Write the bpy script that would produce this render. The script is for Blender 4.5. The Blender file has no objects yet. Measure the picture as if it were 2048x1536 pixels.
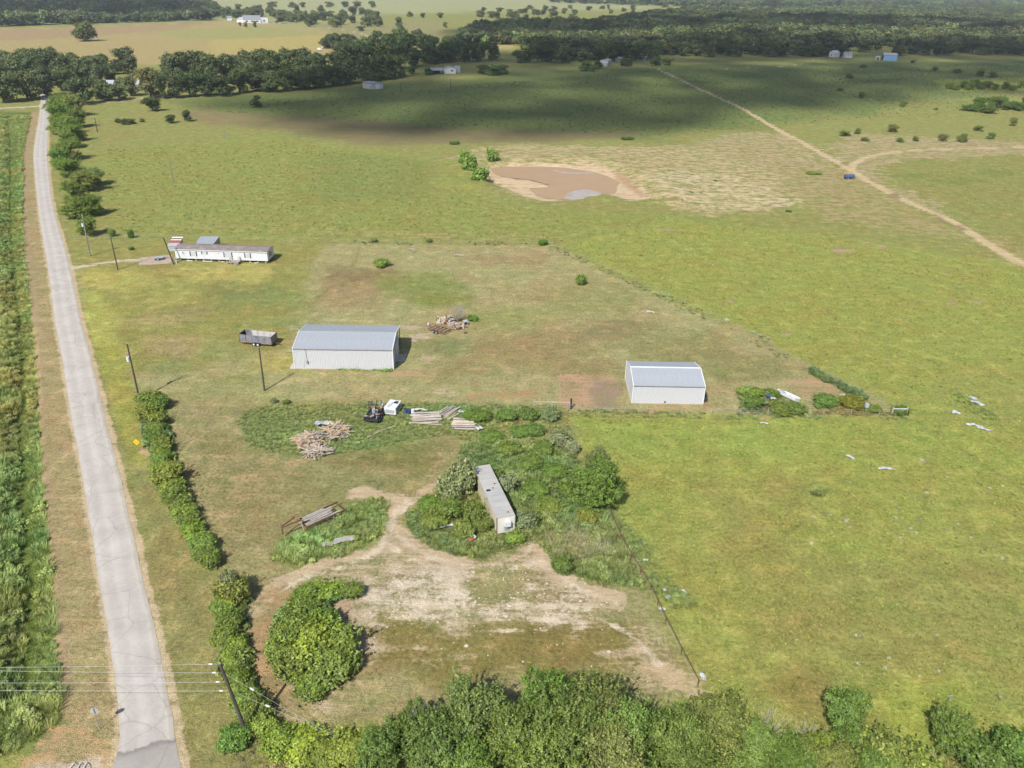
import bpy, math, random
import numpy as np
from mathutils import Vector, Matrix

# ------------------------------------------------------------------ camera, sky, sun, exposure
scene = bpy.context.scene
FPX, CAM_H = 1567.0, 65.0                       # focal length in photo pixels, drone height in metres
PITCH, ROLL = math.radians(27.35), math.radians(1.0)
SUN_ELEV, SHADOW_AZ = math.radians(47.0), math.radians(25.0)   # shadows fall away from the camera and to the right
HAZE = 1.0e-4
SKY_STRENGTH, SUN_STRENGTH, EXPOSURE = 0.088, 4.4, 0.56

cam_data = bpy.data.cameras.new('camera')
cam = bpy.data.objects.new('camera', cam_data)
scene.collection.objects.link(cam)
cam_data.sensor_fit = 'HORIZONTAL'
cam_data.sensor_width = 36.0
cam_data.lens = FPX / 2048.0 * 36.0
cam_data.clip_start, cam_data.clip_end = 1.0, 40000.0
cam.location = (0, 0, CAM_H)
cam.rotation_euler = (Matrix.Rotation(math.pi / 2 - PITCH, 3, 'X') @ Matrix.Rotation(ROLL, 3, 'Z')).to_euler()
scene.camera = cam

world = bpy.data.worlds.new('World'); scene.world = world; world.use_nodes = True
wn = world.node_tree.nodes; wl = world.node_tree.links
for n in list(wn): wn.remove(n)
sky_node = wn.new('ShaderNodeTexSky'); sky_node.sky_type = 'NISHITA'; sky_node.sun_disc = False
sky_node.sun_elevation = SUN_ELEV
sky_node.sun_rotation = math.pi + SHADOW_AZ
sky_node.altitude = 50; sky_node.air_density = 1.0; sky_node.dust_density = 1.5; sky_node.ozone_density = 1.0
bg = wn.new('ShaderNodeBackground'); bg.inputs['Strength'].default_value = SKY_STRENGTH
wo = wn.new('ShaderNodeOutputWorld')
wl.new(sky_node.outputs[0], bg.inputs[0]); wl.new(bg.outputs[0], wo.inputs[0])

SUN_DIR = Vector((math.sin(SHADOW_AZ) * math.cos(SUN_ELEV), math.cos(SHADOW_AZ) * math.cos(SUN_ELEV), -math.sin(SUN_ELEV)))
sl = bpy.data.lights.new('sun', 'SUN'); sl.energy = SUN_STRENGTH; sl.angle = math.radians(0.53); sl.color = (1.0, 0.975, 0.935)
sun = bpy.data.objects.new('sun', sl); scene.collection.objects.link(sun)
sun.rotation_euler = SUN_DIR.to_track_quat('-Z', 'Y').to_euler()
sun.location = (0, 0, 300)

vs = scene.view_settings
vs.view_transform = 'Standard'; vs.look = 'None'; vs.gamma = 1.0; vs.use_curve_mapping = False
vs.exposure = EXPOSURE
cy = scene.cycles
cy.max_bounces = 5; cy.diffuse_bounces = 2; cy.glossy_bounces = 2; cy.transmission_bounces = 2
cy.transparent_max_bounces = 16; cy.volume_bounces = 0
cy.volume_max_steps = 64
cy.caustics_reflective = False; cy.caustics_refractive = False
cy.use_adaptive_sampling = True; cy.adaptive_threshold = 0.025; cy.adaptive_min_samples = 16

# ------------------------------------------------------------------ helpers
C = scene.collection
rng = np.random.default_rng(7); random.seed(7)
_cr, _sr, _cp, _sp = math.cos(ROLL), math.sin(ROLL), math.cos(PITCH), math.sin(PITCH)

def G(x, y, z=0.0):
    """point at height z on the line of sight of photo pixel (x, y) of the survey photo"""
    a, b = (x - 1024) / FPX, -(y - 768) / FPX
    X, Y = _cr * a - _sr * b, _sr * a + _cr * b
    d = (X, _cp + Y * _sp, -_sp + Y * _cp)
    t = (z - CAM_H) / d[2]
    return Vector((t * d[0], t * d[1], z))
def GP(pts, z=0.0): return np.array([G(x, y, z)[:2] for x, y in pts])

def lin(c):
    c = c / 255.0
    return c / 12.92 if c <= 0.04045 else ((c + 0.055) / 1.055) ** 2.4
SUNLIT = 1.62                                    # what a sunlit albedo of 1 renders to
def alb(r, g, b, k=SUNLIT): return (lin(r) / k, lin(g) / k, lin(b) / k)

def _h(ix, iy, seed):
    n = (ix.astype(np.int64) * 374761393 + iy.astype(np.int64) * 668265263 + seed * 1442695041) & 0xffffffff
    n = ((n ^ (n >> 13)) * 1274126177) & 0xffffffff
    return ((n ^ (n >> 16)) & 0xffff) / 65535.0
def vnoise(x, y, seed=0):
    ix, iy = np.floor(x), np.floor(y); fx, fy = x - ix, y - iy
    fx = fx * fx * (3 - 2 * fx); fy = fy * fy * (3 - 2 * fy)
    a, b = _h(ix, iy, seed), _h(ix + 1, iy, seed); c, d = _h(ix, iy + 1, seed), _h(ix + 1, iy + 1, seed)
    return (a + (b - a) * fx) * (1 - fy) + (c + (d - c) * fx) * fy
def fbm(x, y, scale, seed=0, octv=3):
    s, t, k = 0.0, 0.0, 1.0
    for o in range(octv):
        s = s + k * vnoise(x / scale * 2 ** o, y / scale * 2 ** o, seed + o * 17); t += k; k *= 0.55
    return s / t - 0.5
def seg_d(px, py, a, b):
    dx, dy = b[0] - a[0], b[1] - a[1]
    t = np.clip(((px - a[0]) * dx + (py - a[1]) * dy) / (dx * dx + dy * dy + 1e-12), 0, 1)
    return np.hypot(px - a[0] - t * dx, py - a[1] - t * dy)
def line_d(px, py, pts):
    d = np.full(px.shape, 1e9)
    for a, b in zip(pts[:-1], pts[1:]): d = np.minimum(d, seg_d(px, py, a, b))
    return d
def poly_sd(px, py, pts):
    d = line_d(px, py, np.vstack([pts, pts[:1]]))
    ins = np.zeros(px.shape, bool); n = len(pts)
    for i in range(n):
        (x0, y0), (x1, y1) = pts[i], pts[(i + 1) % n]
        if y0 == y1: continue
        ins ^= ((y0 > py) != (y1 > py)) & (px < (x1 - x0) * (py - y0) / (y1 - y0) + x0)
    return np.where(ins, -d, d)
def sstep(a, b, x):
    t = np.clip((x - a) / (b - a), 0, 1); return t * t * (3 - 2 * t)
def smooth_line(pts, n=8):
    """Catmull-Rom through the points"""
    P = [np.array(p, float) for p in pts]; P = [2 * P[0] - P[1]] + P + [2 * P[-1] - P[-2]]; out = []
    for i in range(1, len(P) - 2):
        p0, p1, p2, p3 = P[i - 1:i + 3]
        for k in range(n):
            t = k / n
            out.append(0.5 * ((2 * p1) + (-p0 + p2) * t + (2 * p0 - 5 * p1 + 4 * p2 - p3) * t * t + (-p0 + 3 * p1 - 3 * p2 + p3) * t ** 3))
    out.append(P[-2]); return np.array(out)

class MB:
    """collects simple shapes into one mesh"""
    def __init__(s): s.v, s.f, s.m = [], [], []
    def add(s, vs, fs, mat=0):
        o = len(s.v); s.v += [tuple(v) for v in vs]
        s.f += [tuple(i + o for i in f) for f in fs]; s.m += [mat] * len(fs); return s
    def box(s, c, d, rot=(0, 0, 0), mat=0):
        hx, hy, hz = d[0] / 2, d[1] / 2, d[2] / 2
        R = Matrix.Rotation(rot[2], 3, 'Z') @ Matrix.Rotation(rot[1], 3, 'Y') @ Matrix.Rotation(rot[0], 3, 'X')
        vs = [R @ Vector((x * hx, y * hy, z * hz)) + Vector(c) for z in (-1, 1) for x, y in ((-1, -1), (1, -1), (1, 1), (-1, 1))]
        return s.add(vs, [(3, 2, 1, 0), (4, 5, 6, 7), (0, 1, 5, 4), (1, 2, 6, 5), (2, 3, 7, 6), (3, 0, 4, 7)], mat)
    def bar(s, a, b, w, h, mat=0):
        a, b = Vector(a), Vector(b); d = b - a; L = d.length; d.normalize()
        side = d.cross(Vector((0, 0, 1)))
        if side.length < 1e-4: side = Vector((1, 0, 0))
        side.normalize(); up = side.cross(d)
        vs = [p + side * (x * w / 2) + up * (y * h / 2) for p in (a, b) for x, y in ((-1, -1), (1, -1), (1, 1), (-1, 1))]
        return s.add(vs, [(3, 2, 1, 0), (4, 5, 6, 7), (0, 1, 5, 4), (1, 2, 6, 5), (2, 3, 7, 6), (3, 0, 4, 7)], mat)
    def tube(s, a, b, r0, r1=None, n=8, mat=0, caps=True):
        r1 = r0 if r1 is None else r1
        a, b = Vector(a), Vector(b); d = (b - a).normalized()
        u = d.orthogonal().normalized(); w = d.cross(u)
        vs = []
        for p, r in ((a, r0), (b, r1)):
            for i in range(n):
                t = 2 * math.pi * i / n; vs.append(p + u * (r * math.cos(t)) + w * (r * math.sin(t)))
        fs = [(i, (i + 1) % n, n + (i + 1) % n, n + i) for i in range(n)]
        if caps: fs += [tuple(range(n - 1, -1, -1)), tuple(range(n, 2 * n))]
        return s.add(vs, fs, mat)
    def path(s, pts, r0, r1, n=6, mat=0):
        m = len(pts) - 1
        for i in range(m):
            s.tube(pts[i], pts[i + 1], r0 + (r1 - r0) * i / m, r0 + (r1 - r0) * (i + 1) / m, n, mat, caps=(i in (0, m - 1)))
        return s
    def prism(s, prof, x0, x1, mat=0):
        """profile in (y, z), extruded along x"""
        n = len(prof)
        vs = [(x0, y, z) for y, z in prof] + [(x1, y, z) for y, z in prof]
        fs = [(i, (i + 1) % n, n + (i + 1) % n, n + i) for i in range(n)] + [tuple(range(n - 1, -1, -1)), tuple(range(n, 2 * n))]
        return s.add(vs, fs, mat)
    def mesh(s, name, mats, smooth=False):
        me = bpy.data.meshes.new(name); me.from_pydata(s.v, [], s.f)
        for m in (mats if isinstance(mats, (list, tuple)) else [mats]): me.materials.append(m)
        me.polygons.foreach_set('material_index', s.m)
        if smooth: me.polygons.foreach_set('use_smooth', [True] * len(s.f))
        me.validate(); me.update(); return me
    def build(s, name, mats, parent=None, loc=None, rz=0, smooth=False):
        return place(name, s.mesh(name, mats, smooth), parent, loc, rz)

def place(name, me, parent=None, loc=None, rz=0, scale=None, rot=None):
    o = bpy.data.objects.new(name, me); C.objects.link(o)
    if parent: o.parent = parent
    if loc is not None: o.location = loc
    if rz: o.rotation_euler = (0, 0, rz)
    if rot is not None: o.rotation_euler = rot
    if scale is not None: o.scale = scale if hasattr(scale, '__len__') else (scale,) * 3
    return o
def tag(o, label, cat, group=None):
    o['label'] = label; o['category'] = cat
    if group: o['group'] = group
    return o
def thing(name, label, cat, loc=(0, 0, 0), rz=0, group=None):
    return tag(place(name, None, None, loc, rz), label, cat, group)
def struct(o): o['kind'] = 'structure'; return o
def stuff(o, label=None, cat=None):
    o['kind'] = 'stuff'
    if label: o['label'] = label
    if cat: o['category'] = cat
    return o

# ------------------------------------------------------------------ materials
def nodes(m):
    m.use_nodes = True; nt = m.node_tree
    return nt, nt.nodes, nt.links, nt.nodes['Principled BSDF']
def mk(name, col, rough=0.7, metal=0.0, var=0.15, scale=2.0, spec=0.3, bump=0.0, col2=None, stretch=(1, 1, 1), thr=None, coord='Object'):
    """plain material with two octaves of colour wear; col2 appears in blotches"""
    m = bpy.data.materials.new(name); nt, N, Lk, p = nodes(m)
    p.inputs['Roughness'].default_value = rough; p.inputs['Metallic'].default_value = metal
    p.inputs['Specular IOR Level'].default_value = spec
    tc = N.new('ShaderNodeTexCoord'); mp = N.new('ShaderNodeMapping'); mp.inputs['Scale'].default_value = stretch
    Lk.new(tc.outputs[coord], mp.inputs[0])
    nz = N.new('ShaderNodeTexNoise'); nz.inputs['Scale'].default_value = scale; nz.inputs['Detail'].default_value = 5
    nz.inputs['Roughness'].default_value = 0.65
    Lk.new(mp.outputs[0], nz.inputs['Vector'])
    mr = N.new('ShaderNodeMapRange'); mr.inputs[1].default_value = 0.3; mr.inputs[2].default_value = 0.7
    mr.inputs[3].default_value = 1 - var; mr.inputs[4].default_value = 1 + var
    Lk.new(nz.outputs[0], mr.inputs[0])
    base = None
    if col2 is not None:
        nz2 = N.new('ShaderNodeTexNoise'); nz2.inputs['Scale'].default_value = scale * 0.6; nz2.inputs['Detail'].default_value = 6
        Lk.new(mp.outputs[0], nz2.inputs['Vector'])
        t = thr or (0.5, 0.62)
        rr = N.new('ShaderNodeMapRange'); rr.interpolation_type = 'SMOOTHSTEP'
        rr.inputs[1].default_value, rr.inputs[2].default_value = t
        Lk.new(nz2.outputs[0], rr.inputs[0])
        mx = N.new('ShaderNodeMix'); mx.data_type = 'RGBA'
        mx.inputs[6].default_value = (*col, 1); mx.inputs[7].default_value = (*col2, 1)
        Lk.new(rr.outputs[0], mx.inputs[0]); base = mx.outputs[2]
    vm = N.new('ShaderNodeVectorMath'); vm.operation = 'SCALE'
    if base: Lk.new(base, vm.inputs[0])
    else: vm.inputs[0].default_value = col
    Lk.new(mr.outputs[0], vm.inputs['Scale']); Lk.new(vm.outputs[0], p.inputs['Base Color'])
    if bump:
        b = N.new('ShaderNodeBump'); b.inputs['Strength'].default_value = bump; b.inputs['Distance'].default_value = 0.05
        Lk.new(nz.outputs[0], b.inputs['Height']); Lk.new(b.outputs[0], p.inputs['Normal'])
    return m

def leaf_mat(name, use_instancer=False, dull=0.0):
    """leaf colour comes from the mesh colour 'Leaf' (each leaf its own) times the plant's own tint"""
    m = bpy.data.materials.new(name); m.use_nodes = True; nt = m.node_tree; N, Lk = nt.nodes, nt.links
    for n in list(N): N.remove(n)
    at = N.new('ShaderNodeAttribute'); at.attribute_name = 'Leaf'
    col = at.outputs['Color']
    if use_instancer:
        a2 = N.new('ShaderNodeAttribute'); a2.attribute_type = 'INSTANCER'; a2.attribute_name = 'tint'
    else:
        a2 = N.new('ShaderNodeObjectInfo')
    vm = N.new('ShaderNodeVectorMath'); vm.operation = 'MULTIPLY'
    Lk.new(col, vm.inputs[0]); Lk.new(a2.outputs['Color'], vm.inputs[1]); col = vm.outputs[0]
    d = N.new('ShaderNodeBsdfDiffuse'); t = N.new('ShaderNodeBsdfTranslucent')
    hs = N.new('ShaderNodeVectorMath'); hs.operation = 'MULTIPLY'; hs.inputs[1].default_value = (1.15, 1.25, 0.6)
    Lk.new(col, d.inputs[0]); Lk.new(col, hs.inputs[0]); Lk.new(hs.outputs[0], t.inputs[0])
    mx = N.new('ShaderNodeMixShader'); mx.inputs[0].default_value = 0.2
    Lk.new(d.outputs[0], mx.inputs[1]); Lk.new(t.outputs[0], mx.inputs[2])
    g = N.new('ShaderNodeBsdfGlossy'); g.inputs['Roughness'].default_value = 0.55; g.inputs[0].default_value = (1, 1, 1, 1)
    m2 = N.new('ShaderNodeMixShader'); m2.inputs[0].default_value = 0.025
    Lk.new(mx.outputs[0], m2.inputs[1]); Lk.new(g.outputs[0], m2.inputs[2])
    o = N.new('ShaderNodeOutputMaterial'); Lk.new(m2.outputs[0], o.inputs[0])
    return m
# ------------------------------------------------------------------ terrain
# rows get wider apart with distance so the sheet stays light; it runs 12 km out
def ray_d(y): return G(1024, y)[1]
_rows = [G(1024, y)[1] for y in np.arange(1980, 2, -3.4)]
_far = list(np.geomspace(_rows[-1] * 1.04, 12000, 40))
ROWS = np.array(_rows + _far)
S_ = np.concatenate([np.linspace(-1.7, -0.80, 30, endpoint=False), np.linspace(-0.80, 0.80, 720), np.linspace(0.80, 1.7, 31)[1:]])
YY, SS = np.meshgrid(ROWS, S_, indexing='ij')
XX = SS * np.sqrt(YY ** 2 + CAM_H ** 2)
X, Y = XX.ravel(), YY.ravel(); NV = X.size

ROAD = [(180, 82, 98), (225, 80, 97), (300, 68, 95), (350, 70, 98), (400, 75, 104), (450, 81, 116), (500, 90, 131), (550, 98, 143), (600, 104, 153),
        (650, 111, 164), (700, 121, 178), (800, 137, 202), (850, 145, 213), (900, 155, 227), (950, 164, 239), (1000, 172, 251), (1050, 180, 262),
        (1100, 189, 274), (1150, 196, 283), (1200, 204, 296), (1250, 214, 308), (1300, 221, 319), (1350, 229, 328), (1400, 235, 337), (1450, 239, 347),
        (1500, 236, 354), (1536, 226, 362), (1640, 205, 392), (1760, 185, 425), (1900, 160, 465)]
ROAD_L = GP([(l, y) for y, l, r in ROAD]); ROAD_R = GP([(r, y) for y, l, r in ROAD])
ROAD_C = (ROAD_L + ROAD_R) / 2
DITCH = GP([(14, 235), (20, 300), (18, 400), (22, 500), (30, 600), (44, 700), (42, 850), (44, 1000), (52, 1100), (60, 1250), (45, 1380)])
POND_BANK = [(975, 331), (1014, 328), (1084, 327), (1172, 326), (1216, 330), (1231, 341), (1260, 358), (1284, 376), (1301, 396), (1275, 401), (1245, 397), (1225, 390),
             (1202, 388), (1181, 392), (1158, 398), (1125, 401), (1093, 401), (1067, 397), (1037, 388), (1014, 376), (990, 363), (973, 347)]
POND_WATER = [(978, 337), (1005, 333), (1050, 333), (1110, 334), (1150, 338), (1196, 346), (1225, 357), (1241, 365), (1234, 371), (1231, 386), (1201, 388), (1181, 392),
              (1158, 398), (1128, 399), (1099, 397), (1078, 392), (1067, 384), (1058, 377), (1075, 375.5), (1094, 374), (1099, 371), (1084, 366), (1061, 360), (1032, 357),
              (1003, 353), (988, 346)]
POND_SIDE = [(966, 352), (978, 356), (990, 364), (1003, 371), (1016, 377), (1010, 381), (994, 374), (978, 366), (966, 359)]
WATER_Z = -0.75
pb, pw, ps = GP(POND_BANK), GP(POND_WATER, WATER_Z), GP(POND_SIDE, WATER_Z)
def ground_z(x, y):
    x, y = np.asarray(x, float), np.asarray(y, float)
    z = 0.0 * x
    near = (y < 520) & (x < 0)
    if near.any():
        d = np.full(x.shape, 99.0); d[near] = line_d(x[near], y[near], DITCH)
        z = z - 1.1 * sstep(3.2, 0.4, d)
    m = (x > -60) & (x < 140) & (y > 200) & (y < 420)
    if m.any():
        sd = poly_sd(x[m], y[m], pb); sw = np.minimum(poly_sd(x[m], y[m], pw), poly_sd(x[m], y[m], ps))
        zz = -0.62 * sstep(2.5, -4.0, sd) - 0.75 * sstep(1.2, -2.0, sw)
        far = sstep(1.5, 6, sd) * sstep(26, 10, sd) * sstep(262, 276, y[m] + 0.25 * x[m])
        zz += far * (0.5 + 1.3 * (fbm(x[m], y[m], 9, 5) + 0.25))
        z[m] += zz
    return z
Z = ground_z(X, Y)

grass = np.zeros((NV, 3)); soil = np.zeros((NV, 3)); dirt = np.zeros(NV); lush = np.full(NV, 0.5)
grass[:] = alb(147, 150, 84); soil[:] = alb(178, 154, 118)
def _region(pts, margin):
    lo, hi = pts.min(0) - margin, pts.max(0) + margin
    return np.where((X > lo[0]) & (X < hi[0]) & (Y > lo[1]) & (Y < hi[1]))[0]
def _mask(pts, soft, namp, nsc, seed, line=None):
    pts = GP(pts)
    if line is not None: pts = smooth_line(pts, 6)
    idx = _region(pts, soft + namp + (line or 0) + 2)
    x, y = X[idx], Y[idx]
    sd = (line_d(x, y, pts) - line) if line is not None else poly_sd(x, y, pts)
    sd = sd + namp * 2 * fbm(x, y, nsc, seed, 4)
    return idx, sstep(soft, -soft, sd)
def paint(pts, col, soft=2.0, namp=2.0, nsc=6.0, a=1.0, seed=1, line=None):
    idx, m = _mask(pts, soft, namp, nsc, seed, line); m = (m * a)[:, None]
    grass[idx] = grass[idx] * (1 - m) + np.array(alb(*col)) * m
def bare(pts, col, soft=1.5, namp=2.0, nsc=5.0, a=1.0, seed=1, line=None):
    idx, m = _mask(pts, soft, namp, nsc, seed, line); m = m * a
    w = (m / np.maximum(np.maximum(dirt[idx], m), 1e-4))[:, None] * np.minimum(m[:, None] * 3, 1)
    soil[idx] = soil[idx] * (1 - w) + np.array(alb(*col)) * w
    dirt[idx] = np.maximum(dirt[idx], m)
def unbare(pts, soft=1.5, namp=2.0, nsc=5.0, seed=1, a=1.0):
    idx, m = _mask(pts, soft, namp, nsc, seed); dirt[idx] *= (1 - m * a)

# --- far country
paint([(-400, 60), (430, 42), (660, 62), (760, 30), (1300, 20), (1400, -5), (-500, -8)], (158, 162, 104), 14, 10, 60)
paint([(-300, 56), (0, 58), (430, 44), (520, 46), (660, 62), (690, 90), (640, 118), (300, 130), (0, 120), (-300, 125)], (172, 158, 104), 5, 5, 40)
paint([(-300, 60), (60, 58), (420, 45), (350, 60), (60, 80), (-300, 85)], (166, 146, 104), 5, 8, 40)
paint([(300, 62), (520, 52), (640, 66), (600, 78), (350, 76)], (160, 160, 96), 5, 8, 40)
paint([(420, 80), (660, 70), (650, 100), (420, 108)], (178, 166, 100), 4, 6, 30)
paint([(620, 48), (900, 44), (880, 72), (700, 75)], (150, 148, 96), 6, 6, 40)
paint([(0, -5), (1300, -5), (1300, 16), (640, 28), (420, 10), (0, 12)], (166, 170, 118), 16, 20, 120)
paint([(880, 70), (1060, 74), (1020, 98), (900, 90)], (176, 164, 104), 4, 3, 20)
# --- pasture behind the pond, lush patches
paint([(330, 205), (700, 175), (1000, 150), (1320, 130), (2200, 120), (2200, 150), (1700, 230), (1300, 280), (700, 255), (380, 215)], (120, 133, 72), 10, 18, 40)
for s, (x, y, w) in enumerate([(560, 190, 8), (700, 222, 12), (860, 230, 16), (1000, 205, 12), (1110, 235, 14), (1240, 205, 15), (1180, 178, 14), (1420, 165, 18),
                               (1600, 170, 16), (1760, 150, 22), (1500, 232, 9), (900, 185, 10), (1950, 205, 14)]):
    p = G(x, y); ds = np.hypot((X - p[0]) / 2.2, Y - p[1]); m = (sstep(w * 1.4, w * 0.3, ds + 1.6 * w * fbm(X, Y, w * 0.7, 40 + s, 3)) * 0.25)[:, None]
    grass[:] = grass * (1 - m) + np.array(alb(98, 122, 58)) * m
bare([(330, 222), (420, 214), (560, 226), (760, 240), (960, 255), (1100, 262), (1300, 258), (1300, 275), (1100, 285), (900, 293), (720, 288), (560, 262), (400, 245)], (140, 118, 90), 9, 12, 22, 0.62, 3)
# --- pasture between pond and yard
paint([(190, 300), (560, 270), (900, 320), (1000, 405), (1500, 435), (1640, 480), (1110, 484), (640, 478), (300, 474), (215, 430)], (146, 152, 80), 6, 8, 25)
paint([(640, 300), (900, 330), (860, 400), (600, 420)], (138, 146, 78), 8, 10, 20)
bare([(240, 452), (420, 458), (640, 470), (900, 478), (1100, 482), (1090, 470), (640, 455), (400, 444)], (176, 158, 112), 3, 3, 7, 0.5, 4)
# --- right hand pasture
paint([(1110, 492), (1330, 440), (1640, 470), (2300, 560), (2300, 1700), (1480, 1600), (1395, 1370), (1225, 1030), (1135, 900), (1135, 826), (1815, 830)], (152, 158, 80), 3, 2, 8)
paint([(1140, 832), (1815, 838), (2100, 900), (2000, 960), (1500, 940), (1180, 880)], (150, 162, 80), 6, 6, 12)
paint([(1540, 1130), (2100, 1060), (2200, 1400), (1700, 1420), (1450, 1330)], (146, 140, 82), 7, 10, 9, 0.5, 6)
paint([(1400, 980), (1600, 950), (1560, 1100), (1420, 1120)], (152, 148, 84), 5, 6, 9, 0.8, 7)
paint([(1410, 1290), (1560, 1330), (1600, 1420), (1480, 1440)], (164, 172, 90), 4, 5, 6, 0.8, 8)
paint([(1480, 1340), (1680, 1340), (1660, 1420), (1500, 1400)], (138, 126, 72), 2.5, 3, 6, 0.6, 8)
paint([(1700, 1390), (1900, 1370), (1950, 1500), (1800, 1520)], (156, 164, 74), 3, 3, 5, 0.7, 9)
paint([(1850, 780), (2060, 740), (2200, 900), (2000, 870)], (150, 156, 82), 5, 5, 9)
# --- upper right: bare ground round the tracks
bare([(1300, 290), (1380, 285), (1480, 262), (1580, 262), (1700, 335), (1640, 300), (1700, 265), (2200, 288), (2200, 310), (1800, 322), (1760, 350), (1900, 420), (1900, 445), (1740, 372), (1680, 400),
      (1600, 400), (1440, 330)], (184, 162, 126), 6, 9, 14, 0.6, 10)
bare([(1560, 330), (1720, 350), (1800, 400), (2060, 500), (2060, 540), (1900, 480), (1760, 460), (1640, 440), (1560, 400)], (176, 154, 112), 5, 7, 12, 0.55, 11)
paint([(1800, 320), (2200, 312), (2200, 520), (2050, 500), (1900, 420)], (146, 148, 82), 5, 8, 20)
for (x, y, rx, ry) in [(1825, 352, 45, 9), (1915, 362, 60, 10), (1630, 345, 22, 5), (1990, 345, 40, 9), (1850, 320, 20, 4)]:
    paint([(x - rx, y), (x, y - ry), (x + rx, y), (x, y + ry)], (122, 136, 68), 3, 3, 5, 0.6, x)
paint([(1860, 160), (2200, 150), (2200, 182), (1900, 182)], (170, 176, 84), 5, 6, 18, 0.9)
# --- the pond and its bank
bare([(890, 318), (960, 290), (1090, 288), (1300, 293), (1420, 300), (1560, 350), (1605, 405), (1560, 428), (1380, 428), (1310, 404), (1250, 402), (1230, 392), (1180, 395), (1090, 405), (1010, 382), (930, 342)],
     (194, 172, 132), 4.5, 6, 9, 0.60, 12)
bare(POND_BANK, (212, 186, 150), 2.6, 1.6, 5, 1.0, 13)
bare([(1225, 341), (1245, 347), (1272, 369), (1293, 390), (1282, 391), (1255, 372), (1232, 354)], (186, 154, 120), 1.2, 0.8, 4, 0.9, 14)
bare([(1325, 336), (1480, 352), (1590, 398), (1600, 412), (1540, 420), (1400, 418), (1330, 395), (1300, 365)], (206, 186, 148), 3, 5, 7, 0.62, 15)
# --- yard
YARD = [(150, 545), (330, 488), (650, 488), (1105, 490), (1250, 560), (1480, 660), (1812, 830), (1135, 822), (900, 808), (540, 800), (330, 800), (215, 740), (175, 640)]
paint(YARD, (165, 160, 108), 1.5, 1.0, 6)
paint([(150, 480), (640, 484), (600, 610), (560, 700), (260, 760), (190, 640), (150, 540)], (150, 149, 82), 3, 3, 9)
for s, (x, y, rx, ry, c) in enumerate([(230, 560, 70, 18, (177, 173, 95)), (190, 640, 34, 50, (173, 175, 91)), (440, 545, 110, 13, (179, 171, 97)), (330, 590, 60, 14, (165, 163, 89)),
        (480, 590, 90, 18, (133, 143, 81)), (400, 625, 45, 10, (146, 142, 88)), (600, 600, 40, 18, (137, 147, 85)), (240, 720, 40, 22, (165, 167, 87)), (600, 720, 24, 8, (177, 177, 87)), (330, 640, 70, 12, (173, 157, 107)), (330, 740, 50, 14, (133, 141, 85)), (450, 690, 60, 14, (147, 153, 93)), (900, 690, 60, 16, (137, 141, 89)), (1180, 740, 90, 16, (141, 139, 89)), (560, 650, 60, 10, (141, 151, 87)), (980, 770, 60, 10, (165, 135, 97)), (1400, 720, 70, 16, (141, 135, 87)), (1150, 640, 80, 12, (165, 155, 105)),
        (560, 730, 40, 10, (169, 163, 93)), (720, 560, 90, 22, (145, 129, 89)), (820, 570, 110, 24, (138, 147, 82)), (900, 600, 80, 14, (137, 141, 75)), (1010, 520, 90, 14, (163, 149, 103)),
        (700, 590, 64, 24, (162, 146, 102)), (1180, 600, 120, 30, (153, 151, 95)), (1350, 690, 140, 26, (149, 147, 93)), (1080, 700, 130, 40, (155, 143, 95)), (940, 740, 80, 20, (155, 145, 95)),
        (1500, 740, 80, 20, (147, 143, 91)), (1240, 660, 80, 16, (147, 137, 93)), (460, 760, 90, 18, (151, 151, 93)), (1010, 640, 90, 16, (151, 153, 93)), (340, 690, 60, 16, (167, 153, 105))]):
    paint([(x - rx, y), (x - rx * .6, y - ry), (x + rx * .6, y - ry), (x + rx, y), (x + rx * .6, y + ry), (x - rx * .6, y + ry)], c, 3.5, 6, 7, 0.95, 60 + s)
for s, (x, y, rx, ry, c, a) in enumerate([(1170, 780, 75, 38, (184, 152, 118), .75), (1220, 790, 40, 28, (150, 130, 112), .62), (1010, 790, 90, 14, (176, 138, 98), .6), (890, 785, 30, 8, (190, 172, 140), .6),
        (690, 800, 50, 10, (178, 142, 104), .55), (600, 765, 50, 10, (180, 156, 118), .55), (850, 670, 34, 12, (192, 174, 146), .68), (848, 712, 26, 12, (190, 170, 138), .62), (800, 655, 60, 6, (184, 164, 134), .6),
        (640, 640, 50, 8, (176, 164, 132), .5), (600, 655, 24, 6, (190, 176, 146), .6), (830, 745, 50, 12, (182, 150, 112), .6), (1430, 780, 60, 14, (180, 150, 116), .5), (1620, 780, 70, 24, (182, 148, 116), .6),
        (1700, 790, 60, 16, (180, 142, 106), .55), (1300, 626, 34, 7, (180, 160, 124), .55), (1340, 640, 26, 6, (184, 150, 116), .5), (1500, 700, 60, 10, (176, 148, 118), .42), (700, 620, 50, 8, (170, 150, 110), .45),
        (760, 520, 50, 8, (180, 154, 116), .45), (1060, 505, 50, 8, (180, 152, 116), .5), (1330, 818, 90, 5, (188, 146, 110), .8), (1500, 820, 60, 6, (180, 150, 120), .6), (570, 822, 12, 12, (188, 142, 106), .8)]):
    bare([(x - rx, y), (x - rx * .6, y - ry), (x + rx * .6, y - ry), (x + rx, y), (x + rx * .6, y + ry), (x - rx * .6, y + ry)], c, 2.0, 3.5, 4, a, 90 + s)
for x, y, rx, ry in [(1682, 501, 26, 8), (1735, 489, 20, 5), (1765, 496, 22, 7), (1905, 607, 24, 7), (1890, 632, 14, 6), (1960, 603, 22, 4), (1480, 655, 16, 5), (1580, 668, 22, 5), (1340, 458, 30, 5), (1463, 600, 10, 4)]:
    bare([(x - rx, y), (x, y - ry), (x + rx, y), (x, y + ry)], (178, 150, 122), 1.0, 1.6, 4, .72, x)
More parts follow.
